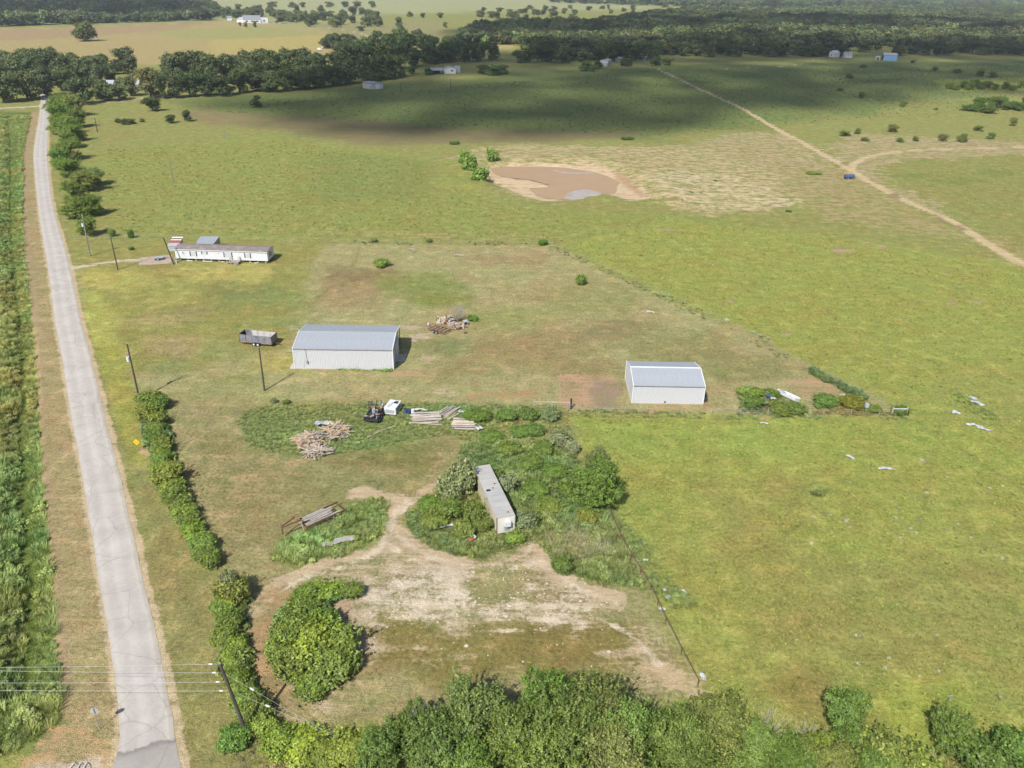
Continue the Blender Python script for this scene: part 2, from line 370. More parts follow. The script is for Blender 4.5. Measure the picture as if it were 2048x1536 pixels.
# --- lower lot
LOT = [(345, 800), (560, 806), (900, 812), (1000, 830), (1135, 830), (1160, 920), (1225, 1035), (1395, 1375), (1330, 1410), (900, 1420), (560, 1460), (500, 1400), (480, 1200), (430, 1120), (380, 980), (340, 880)]
paint(LOT, (157, 151, 102), 1.5, 1, 5)
paint([(380, 830), (620, 930), (900, 870), (960, 900), (820, 1000), (560, 1120), (440, 1060)], (147, 141, 92), 4, 5, 8, .8, 20)
paint([(700, 880), (900, 880), (860, 930), (700, 930)], (128, 128, 72), 3, 4, 5, .8, 21)
paint([(640, 960), (840, 950), (780, 1000), (620, 1010)], (134, 138, 84), 3, 4, 6, .6, 22)
WEEDS = [[(470, 835), (520, 812), (700, 808), (900, 806), (1130, 815), (1150, 900), (1060, 930), (960, 900), (900, 868), (700, 905), (600, 915), (500, 892)],
         [(565, 1085), (680, 1022), (740, 995), (775, 1000), (770, 1065), (700, 1110), (600, 1132), (545, 1122)],
         [(815, 1030), (900, 960), (930, 890), (1130, 880), (1220, 1020), (1290, 1180), (1130, 1150), (1075, 1085), (960, 1118), (860, 1100), (820, 1060)]]
for w in WEEDS: paint(w, (130, 142, 80), 1.5, 2.0, 4, 1.0, 23)
for s, (w, p) in enumerate([(1.1, [(1010, 1068), (1070, 1090), (1090, 1130), (1180, 1180), (1240, 1205)]), (1.2, [(975, 880), (850, 985), (800, 1010), (785, 1060), (760, 1100), (680, 1118), (560, 1160)]),
        (1.6, [(720, 985), (790, 1000)]), (1.0, [(785, 1060), (830, 1095), (900, 1120), (980, 1128), (1060, 1098), (1070, 1060)]), (0.9, [(800, 1130), (900, 1140), (1000, 1140), (1080, 1120)])]):
    bare(p, (196, 174, 140), 0.9, 1.3, 3, 0.95, 120 + s, line=w)
bare([(655, 1200), (700, 1195), (712, 1225), (690, 1245), (660, 1228)], (176, 140, 108), .6, .8, 2, .95, 24)
bare([(545, 1180), (640, 1125), (740, 1110), (800, 1060), (860, 1100), (960, 1120), (1075, 1090), (1130, 1150), (1250, 1190), (1300, 1270), (1390, 1390), (1300, 1400), (1180, 1330), (900, 1330), (760, 1340),
      (640, 1430), (540, 1420), (495, 1300), (500, 1200)], (188, 168, 136), 4, 5, 5, 0.66, 25)
bare([(780, 1130), (980, 1150), (1150, 1180), (1160, 1225), (1050, 1240), (900, 1238), (760, 1225), (740, 1180)], (212, 196, 172), 3, 4, 3, 0.66, 26)
bare([(520, 1190), (640, 1150), (600, 1180), (530, 1300), (600, 1400), (530, 1400), (500, 1280)], (176, 146, 106), 1.5, 1.5, 4, 0.85, 27)
bare([(1240, 1215), (1330, 1300), (1390, 1390), (1320, 1390), (1260, 1320)], (194, 170, 134), 1.5, 2, 4, 0.7, 28)
unbare([(800, 1245), (1200, 1260), (1230, 1320), (1000, 1350), (780, 1310)], 2, 4, 5, 29, 0.75)
paint([(760, 1245), (1260, 1255), (1260, 1340), (900, 1380), (740, 1330)], (136, 126, 70), 2, 3, 5, .9, 30)
unbare([(960, 1140), (1050, 1135), (1080, 1200), (960, 1205)], 1.5, 3, 4, 31, 0.75)
unbare([(1190, 1220), (1260, 1230), (1240, 1290), (1190, 1290)], 1.5, 3, 4, 33, 0.7)
bare([(430, 850), (640, 940), (440, 1090), (380, 1000)], (178, 150, 110), 3, 5, 5, 0.42, 34)
bare([(860, 890), (950, 880), (900, 980), (840, 990)], (184, 158, 120), 2, 3, 5, 0.5, 35)
# --- road sides
VERGE = [(100, 225), (100, 300), (112, 400), (135, 470), (150, 560), (168, 640), (190, 700), (215, 780), (270, 790), (300, 900), (310, 980), (400, 1110), (440, 1200), (440, 1300), (470, 1440), (500, 1600), (440, 1700),
         (352, 1500), (330, 1350), (270, 1080), (200, 780), (150, 590), (120, 460), (96, 300)]
paint(VERGE, (146, 144, 88), .8, .8, 4)
paint([(190, 690), (240, 690), (270, 800), (290, 930), (262, 930), (225, 820)], (158, 158, 78), 1.2, 1.2, 4, .9, 36)
bare([(280, 895), (300, 898), (302, 912), (275, 908)], (190, 164, 124), .4, .4, 2, 1, 37)
SHOULDER = [(66, 224), (82, 224), (68, 300), (75, 400), (90, 500), (104, 600), (121, 700), (145, 850), (172, 1000), (204, 1200), (229, 1350), (239, 1460), (215, 1600), (60, 1600), (70, 1480), (118, 1450), (124, 1380),
            (112, 1250), (98, 1100), (86, 1000), (77, 850), (68, 700), (60, 600), (48, 500), (45, 400), (47, 300)]
paint(SHOULDER, (166, 152, 106), .5, .5, 3)
bare([(66, 224), (74, 224), (58, 300), (55, 400), (62, 500), (76, 600), (84, 700), (94, 850), (104, 1000), (122, 1150), (136, 1300), (146, 1440), (122, 1440), (112, 1250), (98, 1100), (86, 1000), (77, 850), (68, 700),
      (60, 600), (48, 500), (45, 400), (47, 300)], (172, 150, 113), .6, .5, 3, 0.9, 38)
bare([(100, 1440), (230, 1450), (220, 1700), (0, 1700), (0, 1560), (60, 1480)], (184, 152, 108), 1.5, 2, 3, 0.58, 39)
bare([(60, 1530), (200, 1515), (215, 1600), (0, 1640)], (196, 178, 152), 0.8, .8, 3, 0.95, 39)
paint([(-300, 210), (62, 224), (47, 300), (45, 400), (48, 500), (60, 600), (68, 700), (77, 850), (86, 1000), (98, 1100), (112, 1250), (124, 1380), (118, 1450), (60, 1490), (-300, 1560)], (108, 124, 58), .8, .8, 3)
paint([(-400, 230), (10, 225), (0, 330), (-400, 380)], (122, 140, 60), 3, 3, 9)
for side, w in ((ROAD_L, .45), (ROAD_R, .7)):
    idx = _region(side, 4); d = line_d(X[idx], Y[idx], side)
    m = sstep(w + .5, w - .3, d + .5 * fbm(X[idx], Y[idx], 2.5, 44)); soil[idx] = soil[idx] * (1 - m[:, None]) + np.array(alb(198, 178, 140)) * m[:, None]
    dirt[idx] = np.maximum(dirt[idx], m)
# --- tracks and drives
def track(pts, col, half, rut=None, seed=50):
    bare(pts, col, 0.7, 0.7, 4, 1.0, seed, line=half)
track([(1318, 139), (1400, 178), (1480, 215), (1560, 262), (1620, 293), (1700, 340), (1760, 375), (1830, 410), (1900, 440), (1980, 490), (2060, 535), (2250, 620)], (204, 182, 140), 1.7)
track([(1702, 336), (1712, 325), (1740, 313), (1800, 303), (1900, 298), (2048, 295), (2250, 292)], (200, 180, 138), 1.5, seed=51)
track([(1660, 110), (1590, 130), (1500, 135), (1420, 140)], (176, 160, 118), 1.2, seed=52)
track([(138, 537), (165, 533), (200, 527), (240, 522), (285, 520)], (204, 190, 164), 1.3, seed=53)
track([(1000, 98), (880, 90), (760, 78), (700, 62), (600, 50), (500, 46)], (186, 176, 150), 2.2, seed=54)
track([(-200, 230), (0, 217), (92, 212), (200, 205), (290, 196)], (206, 192, 166), 2.6, seed=55)
for (x, y) in [(1790, 392), (1880, 440), (1920, 455)]:
    bare([(x - 14, y - 5), (x, y - 6), (x + 16, y + 5), (x, y + 5)], (158, 134, 104), .6, .6, 3, 1, 56)

def col_at(x, y):
    """grass colour of the terrain under a point"""
    i = np.clip(np.searchsorted(-ROWS * -1, y), 0, len(ROWS) - 1)
    s = x / np.sqrt(y ** 2 + CAM_H ** 2); j = np.clip(np.searchsorted(S_, s), 0, len(S_) - 1)
    k = i * len(S_) + j
    return grass[k], dirt[k]

# worn cattle and wheel trails through the sward
for s, (p, w) in enumerate([([(1815, 832), (1900, 880), (2000, 950), (2100, 1010)], .5), ([(1880, 850), (1860, 940), (1840, 1060)], .4), ([(1700, 900), (1600, 990), (1560, 1060)], .35), ([(1420, 1130), (1560, 1080), (1640, 1010)], .35),
      ([(200, 790), (300, 1000), (340, 1100), (370, 1200)], .35), ([(400, 880), (430, 960), (520, 1040)], .4), ([(450, 860), (470, 940), (600, 960)], .4), ([(630, 600), (700, 540), (720, 490)], .6), ([(1000, 1000), (860, 930)], .3)]):
    paint(p, (122, 120, 70), .45, .6, 2.5, .36, 200 + s, line=w * .6)
# ruts and pale drag lines on the dirt lot
for s, p in enumerate([[(790, 1065), (835, 1100), (900, 1124), (985, 1131), (1050, 1108), (1072, 1070)], [(775, 1085), (820, 1118), (900, 1140), (1000, 1146), (1070, 1125), (1110, 1140), (1160, 1180), (1230, 1205)], [(800, 1010), (770, 1060), (760, 1100), (700, 1130), (600, 1160), (540, 1200)],
      [(815, 1000), (790, 1040), (775, 1080), (720, 1120), (620, 1150)], [(760, 1214), (900, 1222), (1040, 1218), (1180, 1222)], [(740, 1232), (900, 1240), (1100, 1236)], [(780, 1200), (960, 1208), (1140, 1205)], [(740, 1250), (960, 1262), (1200, 1254)], [(1180, 1230), (1260, 1270), (1320, 1330)], [(900, 975), (830, 1000), (800, 1030)], [(640, 1320), (720, 1250), (760, 1220)]]):
    bare(p, (212, 195, 167), .4, .8, 1.6, .72, 300 + s, line=.24)
grass *= np.array([1.12, 1.12, 1.16]); soil *= 1.10
nr, nc = YY.shape
idx = np.arange(nr * nc).reshape(nr, nc)
quads = np.stack([idx[:-1, :-1], idx[:-1, 1:], idx[1:, 1:], idx[1:, :-1]], -1).reshape(-1, 4)
me = bpy.data.meshes.new('ground')
me.vertices.add(NV); me.vertices.foreach_set('co', np.column_stack([X, Y, Z]).ravel())
me.loops.add(quads.size); me.loops.foreach_set('vertex_index', quads.ravel())
me.polygons.add(len(quads)); me.polygons.foreach_set('loop_start', np.arange(0, quads.size, 4)); me.polygons.foreach_set('loop_total', np.full(len(quads), 4))
me.polygons.foreach_set('use_smooth', np.ones(len(quads), bool))
me.update()
def vcol(name, arr):
    a = me.color_attributes.new(name, 'FLOAT_COLOR', 'POINT')
    a.data.foreach_set('color', np.column_stack([arr, np.ones(len(arr))]).astype(np.float32).ravel())
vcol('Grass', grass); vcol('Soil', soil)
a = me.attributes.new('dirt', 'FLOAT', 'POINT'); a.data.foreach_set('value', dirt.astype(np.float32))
def ground_material():
    m = bpy.data.materials.new('ground'); nt, N, Lk, p = nodes(m)
    p.inputs['Roughness'].default_value = 0.95; p.inputs['Specular IOR Level'].default_value = 0.1
    ge = N.new('ShaderNodeNewGeometry')
    def noise(sc, det=5, rough=0.6, off=0):
        n = N.new('ShaderNodeTexNoise'); n.inputs['Scale'].default_value = sc; n.inputs['Detail'].default_value = det; n.inputs['Roughness'].default_value = rough
        mp = N.new('ShaderNodeMapping'); mp.inputs['Location'].default_value = (off, off * .7, 0)
        Lk.new(ge.outputs['Position'], mp.inputs[0]); Lk.new(mp.outputs[0], n.inputs['Vector']); return n.outputs[0]
    def noise_st(sc, st, off=0):
        n = N.new('ShaderNodeTexNoise'); n.inputs['Scale'].default_value = sc; n.inputs['Detail'].default_value = 5; n.inputs['Roughness'].default_value = .65
        mp = N.new('ShaderNodeMapping'); mp.inputs['Location'].default_value = (off, off, 0); mp.inputs['Scale'].default_value = st
        Lk.new(ge.outputs['Position'], mp.inputs[0]); Lk.new(mp.outputs[0], n.inputs['Vector']); return n.outputs[0]
    def attr(nm):
        n = N.new('ShaderNodeAttribute'); n.attribute_name = nm; return n
    def rng_(src, a, b, c, d, smooth=False):
        n = N.new('ShaderNodeMapRange'); n.inputs[1].default_value, n.inputs[2].default_value, n.inputs[3].default_value, n.inputs[4].default_value = a, b, c, d
        if smooth: n.interpolation_type = 'SMOOTHSTEP'
        Lk.new(src, n.inputs[0]); return n.outputs[0]
    def math_(op, a, b):
        n = N.new('ShaderNodeMath'); n.operation = op
        for i, v in enumerate((a, b)):
            if hasattr(v, 'links'): Lk.new(v, n.inputs[i])
            else: n.inputs[i].default_value = v
        return n.outputs[0]
    def mixc(f, a, b):
        n = N.new('ShaderNodeMix'); n.data_type = 'RGBA'
        if hasattr(f, 'links'): Lk.new(f, n.inputs[0])
        else: n.inputs[0].default_value = f
        for i, v in ((6, a), (7, b)):
            if hasattr(v, 'links'): Lk.new(v, n.inputs[i])
            else: n.inputs[i].default_value = (*v, 1)
        return n.outputs[2]
    def scale(c, f):
        n = N.new('ShaderNodeVectorMath'); n.operation = 'SCALE'; Lk.new(c, n.inputs[0]); Lk.new(f, n.inputs['Scale']); return n.outputs[0]
    def mul(c, v):
        n = N.new('ShaderNodeVectorMath'); n.operation = 'MULTIPLY'; Lk.new(c, n.inputs[0]); n.inputs[1].default_value = v; return n.outputs[0]
    nb, nm, nf, nx = noise(0.045, 4, .6), noise(0.35, 5, .65, 31), noise(1.9, 4, .7, 77), noise(7.0, 2, .6, 11)
    nd = noise(0.16, 5, .62, 190)
    g = attr('Grass').outputs['Color']
    na, ny, nk = noise(0.11, 6, .7, 400), noise(0.17, 6, .68, 610), noise(0.42, 6, .72, 820)
    g = mixc(rng_(nb, .44, .60, 0, .6, True), g, mul(g, (1.05, .93, .95)))             # dry drifts
    g = mixc(rng_(na, .47, .62, 0, .65, True), g, mul(g, (1.05, .88, .94)))             # reddish straw
    g = mixc(rng_(ny, .50, .64, 0, .6, True), g, mul(g, (1.13, 1.12, 1.04)))           # yellow flushes
    g = mixc(rng_(nd, .50, .64, 0, .6, True), g, mul(g, (.86, .95, .84)))              # greener ground
    g = mixc(rng_(nk, .52, .62, 0, .7, True), g, mul(g, (.74, .82, .70)))             # dark clumps
    g = mixc(rng_(nm, .53, .64, 0, .8, True), g, mul(g, (1.22, 1.12, 1.20)))           # bleached clumps
    ns = noise_st(.55, (.22, 1.6, 1), 57)                                             # mowing and grazing streaks
    tone = math_('ADD', math_('ADD', rng_(nf, .3, .7, -.32, .32), rng_(nx, .3, .7, -.22, .22)), math_('ADD', rng_(ns, .3, .7, -.08, .08), rng_(nm, .3, .7, .84, 1.16)))
    g = mixc(rng_(ns, .55, .72, 0, .25, True), g, mul(g, (1.16, 1.04, 1.10)))
    g = scale(g, tone)
    s = attr('Soil').outputs['Color']
    st = math_('ADD', math_('ADD', rng_(nf, .3, .7, -.15, .15), rng_(ns, .3, .7, -.16, .16)), rng_(nm, .3, .7, .88, 1.14))
    s = scale(s, st)
    f = math_('ADD', attr('dirt').outputs['Fac'], math_('ADD', rng_(nm, .3, .7, -.30, .30), math_('ADD', math_('ADD', rng_(nf, .3, .7, -.20, .20), rng_(ns, .3, .7, -.26, .26)), rng_(nd, .3, .7, -.14, .14))))
    f = rng_(f, .32, .86, 0, 1, True)
    Lk.new(mixc(f, g, s), p.inputs['Base Color'])
    h = math_('ADD', math_('MULTIPLY', nf, 1.0), math_('MULTIPLY', nx, .5))
    b = N.new('ShaderNodeBump'); b.inputs['Strength'].default_value = 0.75; b.inputs['Distance'].default_value = 0.28
    Lk.new(h, b.inputs['Height']); Lk.new(b.outputs[0], p.inputs['Normal'])
    return m
me.materials.append(ground_material())
ground = struct(place('ground', me))

# base sheet so that nothing is open below and behind the drone
base = MB().add([(-15000, -9000, -4), (15000, -9000, -4), (15000, 15000, -4), (-15000, 15000, -4)], [(0, 1, 2, 3)]).build('terrain', mk('far_grass', alb(140, 145, 85), .95, scale=.01))
struct(base)

# ------------------------------------------------------------------ road, water
def strip(name, Lp, Rp, z, mat, ncross=9, edge_noise=0.18, step=0.8):
    Lp, Rp = smooth_line(Lp, 10), smooth_line(Rp, 10)
    # resample so that rows are evenly short
    cl = np.concatenate([[0], np.cumsum(np.hypot(*np.diff((Lp + Rp) / 2, axis=0).T))])
    t = np.arange(0, cl[-1], step)
    Lq = np.column_stack([np.interp(t, cl, Lp[:, k]) for k in (0, 1)]); Rq = np.column_stack([np.interp(t, cl, Rp[:, k]) for k in (0, 1)])
    u = (Rq - Lq); w = np.hypot(*u.T)[:, None]; u = u / w
    Lq = Lq + u * (edge_noise * 2 * fbm(Lq[:, 0], Lq[:, 1], 1.6, 3, 3))[:, None]
    Rq = Rq - u * (edge_noise * 2 * fbm(Rq[:, 0], Rq[:, 1], 1.6, 9, 3))[:, None]
    k = np.linspace(0, 1, ncross)
    P = Lq[:, None, :] * (1 - k)[None, :, None] + Rq[:, None, :] * k[None, :, None]
    zz = z + 0.05 * (1 - (2 * k - 1) ** 4)
    V = np.concatenate([P, np.broadcast_to(zz[None, :, None], P.shape[:2] + (1,))], -1).reshape(-1, 3)
    n = len(t); ix = np.arange(n * ncross).reshape(n, ncross)
    F = np.stack([ix[:-1, :-1], ix[:-1, 1:], ix[1:, 1:], ix[1:, :-1]], -1).reshape(-1, 4)
    me = bpy.data.meshes.new(name); me.from_pydata(V.tolist(), [], F.tolist()); me.materials.append(mat)
    a = me.attributes.new('across', 'FLOAT', 'POINT'); a.data.foreach_set('value', np.tile(k, n).astype(np.float32))
    me.polygons.foreach_set('use_smooth', [True] * len(F)); me.update()
    if V[F[0][1]][0] < V[F[0][0]][0]: me.flip_normals()
    return struct(place(name, me))
def road_material():
    m = bpy.data.materials.new('chip_seal'); nt, N, Lk, p = nodes(m)
    p.inputs['Roughness'].default_value = 0.95; p.inputs['Specular IOR Level'].default_value = 0.08
    at = N.new('ShaderNodeAttribute'); at.attribute_name = 'across'
    ge = N.new('ShaderNodeNewGeometry')
    def noise(sc, det=5, st=(1, 1, 1)):
        mp = N.new('ShaderNodeMapping'); mp.inputs['Scale'].default_value = st
        n = N.new('ShaderNodeTexNoise'); n.inputs['Scale'].default_value = sc; n.inputs['Detail'].default_value = det; n.inputs['Roughness'].default_value = .65
        Lk.new(ge.outputs['Position'], mp.inputs[0]); Lk.new(mp.outputs[0], n.inputs['Vector']); return n.outputs[0]
    n1, n2, n3 = noise(.25, 6), noise(3.0, 5), noise(.6, 4, (1, .12, 1))
    add = N.new('ShaderNodeMath'); add.operation = 'MULTIPLY_ADD'; Lk.new(n3, add.inputs[0]); add.inputs[1].default_value = .14; Lk.new(at.outputs['Fac'], add.inputs[2])
    rp = N.new('ShaderNodeValToRGB'); e = rp.color_ramp.elements
    e[0].position = .06; e[0].color = (*alb(204, 197, 187), 1); e[1].position = 1.0; e[1].color = (*alb(204, 196, 184), 1)
    for pos, c in ((.15, (214, 207, 199)), (.26, (206, 199, 192)), (.38, (205, 198, 191)), (.50, (215, 208, 201)), (.62, (211, 204, 197)), (.74, (204, 197, 190)), (.86, (207, 200, 193)), (.96, (217, 210, 200))):
        x = e.new(pos); x.color = (*alb(*c), 1)
    Lk.new(add.outputs[0], rp.inputs[0])
    mr = N.new('ShaderNodeMapRange'); mr.inputs[1].default_value = .3; mr.inputs[2].default_value = .7; mr.inputs[3].default_value = .86; mr.inputs[4].default_value = 1.08; Lk.new(n1, mr.inputs[0])
    m2 = N.new('ShaderNodeMapRange'); m2.inputs[1].default_value = .3; m2.inputs[2].default_value = .7; m2.inputs[3].default_value = .93; m2.inputs[4].default_value = 1.06; Lk.new(n2, m2.inputs[0])
    vo = N.new('ShaderNodeTexVoronoi'); vo.feature = 'DISTANCE_TO_EDGE'; vo.inputs['Scale'].default_value = .28
    wv = N.new('ShaderNodeMixRGB'); wv.inputs[0].default_value = .35; nw = N.new('ShaderNodeTexNoise'); nw.inputs['Scale'].default_value = .8; Lk.new(ge.outputs['Position'], nw.inputs['Vector']); Lk.new(ge.outputs['Position'], wv.inputs[1]); Lk.new(nw.outputs['Color'], wv.inputs[2]); Lk.new(wv.outputs[0], vo.inputs['Vector'])
    ck = N.new('ShaderNodeMapRange'); ck.inputs[1].default_value = .0; ck.inputs[2].default_value = .018; ck.inputs[3].default_value = .82; ck.inputs[4].default_value = 1; Lk.new(vo.outputs['Distance'], ck.inputs[0])
    cm = N.new('ShaderNodeMath'); cm.operation = 'MULTIPLY'; Lk.new(mr.outputs[0], cm.inputs[0]); Lk.new(ck.outputs[0], cm.inputs[1])
    mm = N.new('ShaderNodeMath'); mm.operation = 'MULTIPLY'; Lk.new(cm.outputs[0], mm.inputs[0]); Lk.new(m2.outputs[0], mm.inputs[1])
    # old asphalt at the junction, with an uneven front
    sx = N.new('ShaderNodeSeparateXYZ'); Lk.new(ge.outputs['Position'], sx.inputs[0])
    fy = N.new('ShaderNodeMath'); fy.operation = 'MULTIPLY_ADD'; Lk.new(sx.outputs['X'], fy.inputs[0]); fy.inputs[1].default_value = -.40; Lk.new(sx.outputs['Y'], fy.inputs[2])
    fz = N.new('ShaderNodeMath'); fz.operation = 'MULTIPLY_ADD'; Lk.new(noise(.5, 5), fz.inputs[0]); fz.inputs[1].default_value = 2.2; Lk.new(fy.outputs[0], fz.inputs[2])
    g0 = G(290, 1492); edge = g0[1] - .40 * g0[0] + 1.1
    fr = N.new('ShaderNodeMapRange'); fr.inputs[1].default_value = edge - .15; fr.inputs[2].default_value = edge + .15; fr.inputs[3].default_value = 1; fr.inputs[4].default_value = 0; Lk.new(fz.outputs[0], fr.inputs[0])
    rim = N.new('ShaderNodeMapRange'); rim.inputs[1].default_value = edge - .9; rim.inputs[2].default_value = edge - .1; rim.inputs[3].default_value = 0; rim.inputs[4].default_value = 1; Lk.new(fz.outputs[0], rim.inputs[0])
    asp = N.new('ShaderNodeMix'); asp.data_type = 'RGBA'; asp.inputs[6].default_value = (*alb(186, 181, 174), 1); asp.inputs[7].default_value = (*alb(156, 151, 146), 1); Lk.new(rim.outputs[0], asp.inputs[0])
    mx = N.new('ShaderNodeMix'); mx.data_type = 'RGBA'; Lk.new(fr.outputs[0], mx.inputs[0]); Lk.new(rp.outputs[0], mx.inputs[6]); Lk.new(asp.outputs[2], mx.inputs[7])
    wm = N.new('ShaderNodeVectorMath'); wm.operation = 'MULTIPLY'; wm.inputs[1].default_value = (1.0, .985, .955); Lk.new(mx.outputs[2], wm.inputs[0])
    vm = N.new('ShaderNodeVectorMath'); vm.operation = 'SCALE'; Lk.new(wm.outputs[0], vm.inputs[0]); Lk.new(mm.outputs[0], vm.inputs['Scale']); Lk.new(vm.outputs[0], p.inputs['Base Color'])
    b = N.new('ShaderNodeBump'); b.inputs['Strength'].default_value = .3; b.inputs['Distance'].default_value = .03; Lk.new(n2, b.inputs['Height']); Lk.new(b.outputs[0], p.inputs['Normal'])
    return m
strip('road', ROAD_L, ROAD_R, 0.03, road_material(), 11, .16)
gravel = mk('pale_gravel', alb(206, 194, 170), .95, var=.16, scale=1.5, bump=.4)
XR = np.array([G(x, y)[:2] for x, y in [(-160, 227), (0, 217), (92, 212), (200, 205), (300, 195), (420, 190)]])
nrm = np.array([0, 1.0]) * 2.1
strip('cross_road', XR + nrm, XR - nrm, 0.045, gravel, 5, .25, 2.5)
PAD = [(281, 515.5), (345, 510), (345.5, 527), (277.5, 530.5)]
pad = MB(); pv = [G(x, y) for x, y in PAD]
pad.add([v + Vector((0, 0, .10)) for v in pv] + [v + Vector((0, 0, -.1)) for v in pv], [(3, 2, 1, 0), (0, 1, 5, 4), (1, 2, 6, 5), (2, 3, 7, 6), (3, 0, 4, 7)])
struct(pad.build('concrete_pad', mk('worn_concrete', alb(196, 178, 156), .9, var=.12, scale=.7, col2=alb(178, 156, 132))))

def flat_poly(name, pts, z, mat):
    import bmesh
    bm = bmesh.new(); P = smooth_line(np.vstack([pts, pts[:1]]), 5)[:-1]
    f = bm.faces.new([bm.verts.new((x, y, z)) for x, y in P])
    if f.normal.z == 0: f.normal_update()
    if f.normal.z < 0: f.normal_flip()
    bmesh.ops.triangulate(bm, faces=bm.faces[:]); me = bpy.data.meshes.new(name); bm.to_mesh(me); bm.free(); me.materials.append(mat)
    return place(name, me)
def water_mat(name, col, rough=.12):
    m = mk(name, col, rough, var=.05, scale=.12, spec=.5 if rough < .2 else .05)
    nt = m.node_tree; N, Lk = nt.nodes, nt.links; p = N['Principled BSDF']
    n = N.new('ShaderNodeTexNoise'); n.inputs['Scale'].default_value = 2.2; n.inputs['Detail'].default_value = 3
    tc = N.new('ShaderNodeTexCoord'); Lk.new(tc.outputs['Object'], n.inputs['Vector'])
    b = N.new('ShaderNodeBump'); b.inputs['Strength'].default_value = .05; b.inputs['Distance'].default_value = .05; Lk.new(n.outputs[0], b.inputs['Height']); Lk.new(b.outputs[0], p.inputs['Normal'])
    return m
struct(flat_poly('pond_water', pw, WATER_Z, water_mat('muddy_water', alb(190, 160, 126), .5)))
struct(flat_poly('pond_water', ps, WATER_Z, water_mat('clear_water', alb(92, 108, 116), .06)))
sky_sheen = mk('pale_sky_reflection', alb(192, 182, 172), .4, var=.16, scale=.35, spec=.3, col2=alb(190, 160, 132), thr=(.48, .66))  # pale sheets: bright sky mirrored in the pond, painted as colour
for nm, pts, lab in [('pond_reflection', [(1128, 398), (1133, 388), (1150, 381), (1172, 379), (1198, 384), (1201, 388), (1181, 392), (1158, 398)], 'broad pale painted sky reflection on the near edge of the muddy pond'),
                ('pond_reflection', [(1106, 339), (1124, 343), (1150, 345), (1184, 345), (1186, 348), (1160, 348), (1130, 346), (1110, 342)], 'thin curved white painted sheen near the far side of the pond')]:
    stuff(flat_poly(nm, GP(pts, WATER_Z + .012), WATER_Z + .012, sky_sheen), lab)
# ------------------------------------------------------------------ plants: prototypes
def leaf_mesh(name, P, Nrm, size, col, mat, aspect=1.7, rnd=None):
    """one diamond-shaped leaf (or leaf spray) per point"""
    r = rnd or rng; n = len(P)
    Nrm = Nrm / (np.linalg.norm(Nrm, axis=1, keepdims=True) + 1e-9)
    t = r.normal(size=(n, 3)); t -= (t * Nrm).sum(1, keepdims=True) * Nrm; t /= np.linalg.norm(t, axis=1, keepdims=True) + 1e-9
    b = np.cross(Nrm, t); s = size[:, None]
    fold = Nrm * s * r.uniform(-.25, .1, (n, 1))
    V = np.stack([P - t * s * aspect * .5, P + b * s * .5 + fold, P + t * s * aspect * .5, P - b * s * .5 + fold], 1).reshape(-1, 3)
    me = bpy.data.meshes.new(name)
    me.vertices.add(len(V)); me.vertices.foreach_set('co', V.astype(np.float32).ravel())
    me.loops.add(n * 4); me.loops.foreach_set('vertex_index', np.arange(n * 4))
    me.polygons.add(n); me.polygons.foreach_set('loop_start', np.arange(0, n * 4, 4)); me.polygons.foreach_set('loop_total', np.full(n, 4))
    a = me.color_attributes.new('Leaf', 'FLOAT_COLOR', 'POINT')
    a.data.foreach_set('color', np.repeat(np.column_stack([col, np.ones(n)]), 4, 0).astype(np.float32).ravel())
    me.materials.append(mat); me.update(); return me

LEAF = leaf_mat('leaves'); LEAF_I = leaf_mat('leaves_scattered', True)
def wood(name, c): return mk(name, c, .9, var=.25, scale=3, stretch=(1, 1, .25), bump=.3)
BARK = wood('bark', (.10, .085, .07)); GREYBARK = wood('grey_bark', (.30, .27, .24)); DEADWOOD = wood('dead_wood', (.36, .33, .30))

def crown_points(r, lobes, nclump, per, spread, up=.35, inner=.25):
    """leaves gathered in clumps over a set of overlapping lobes (centre, radii)"""
    L = np.array([[*c, *q] for c, q in lobes]); w = (L[:, 3] * L[:, 4]) ** .9; w /= w.sum()
    k = r.choice(len(L), nclump, p=w)
    d = r.normal(size=(nclump, 3)); d[:, 2] += up; d /= np.linalg.norm(d, axis=1, keepdims=True)
    rad = 1 - np.abs(r.normal(size=(nclump, 1))) * inner; rad = np.clip(rad, .15, 1.12)
    c = L[k, :3] + d * L[k, 3:] * rad
    # clumps that fall deep inside another lobe are wasted: keep most near the outside
    cc = np.repeat(c, per, 0); dd = np.repeat(d, per, 0)
    off = r.normal(size=cc.shape) * spread; off[:, 2] *= .75
    P = cc + off
    N = dd * .8 + off / (spread + 1e-6) * .25 + r.normal(size=cc.shape) * .55; N[:, 2] += .25
    tone = np.repeat(r.uniform(.62, 1.28, nclump), per)
    return P, N, tone
def leaf_cols(r, n, base, tone, yellow=.15):
    c = np.tile(np.array(base), (n, 1)) * (tone * r.uniform(.75, 1.25, n))[:, None]
    y = (r.random(n) < yellow)[:, None]; c = np.where(y, c * np.array([1.35, 1.2, .8]), c)
    return np.clip(c, 0, 1)
def branchy(mb, r, base, top_pts, r0, n=6, mat=0, wiggle=.12):
    for q in top_pts:
        a, b = np.array(base, float), np.array(q, float); L = np.linalg.norm(b - a)
        m = (a + b) / 2 + r.normal(size=3) * L * wiggle; m[2] += L * .08
        mb.path([a, (a + m) / 2 + r.normal(size=3) * L * .03, m, b], r0, r0 * .2, n, mat)

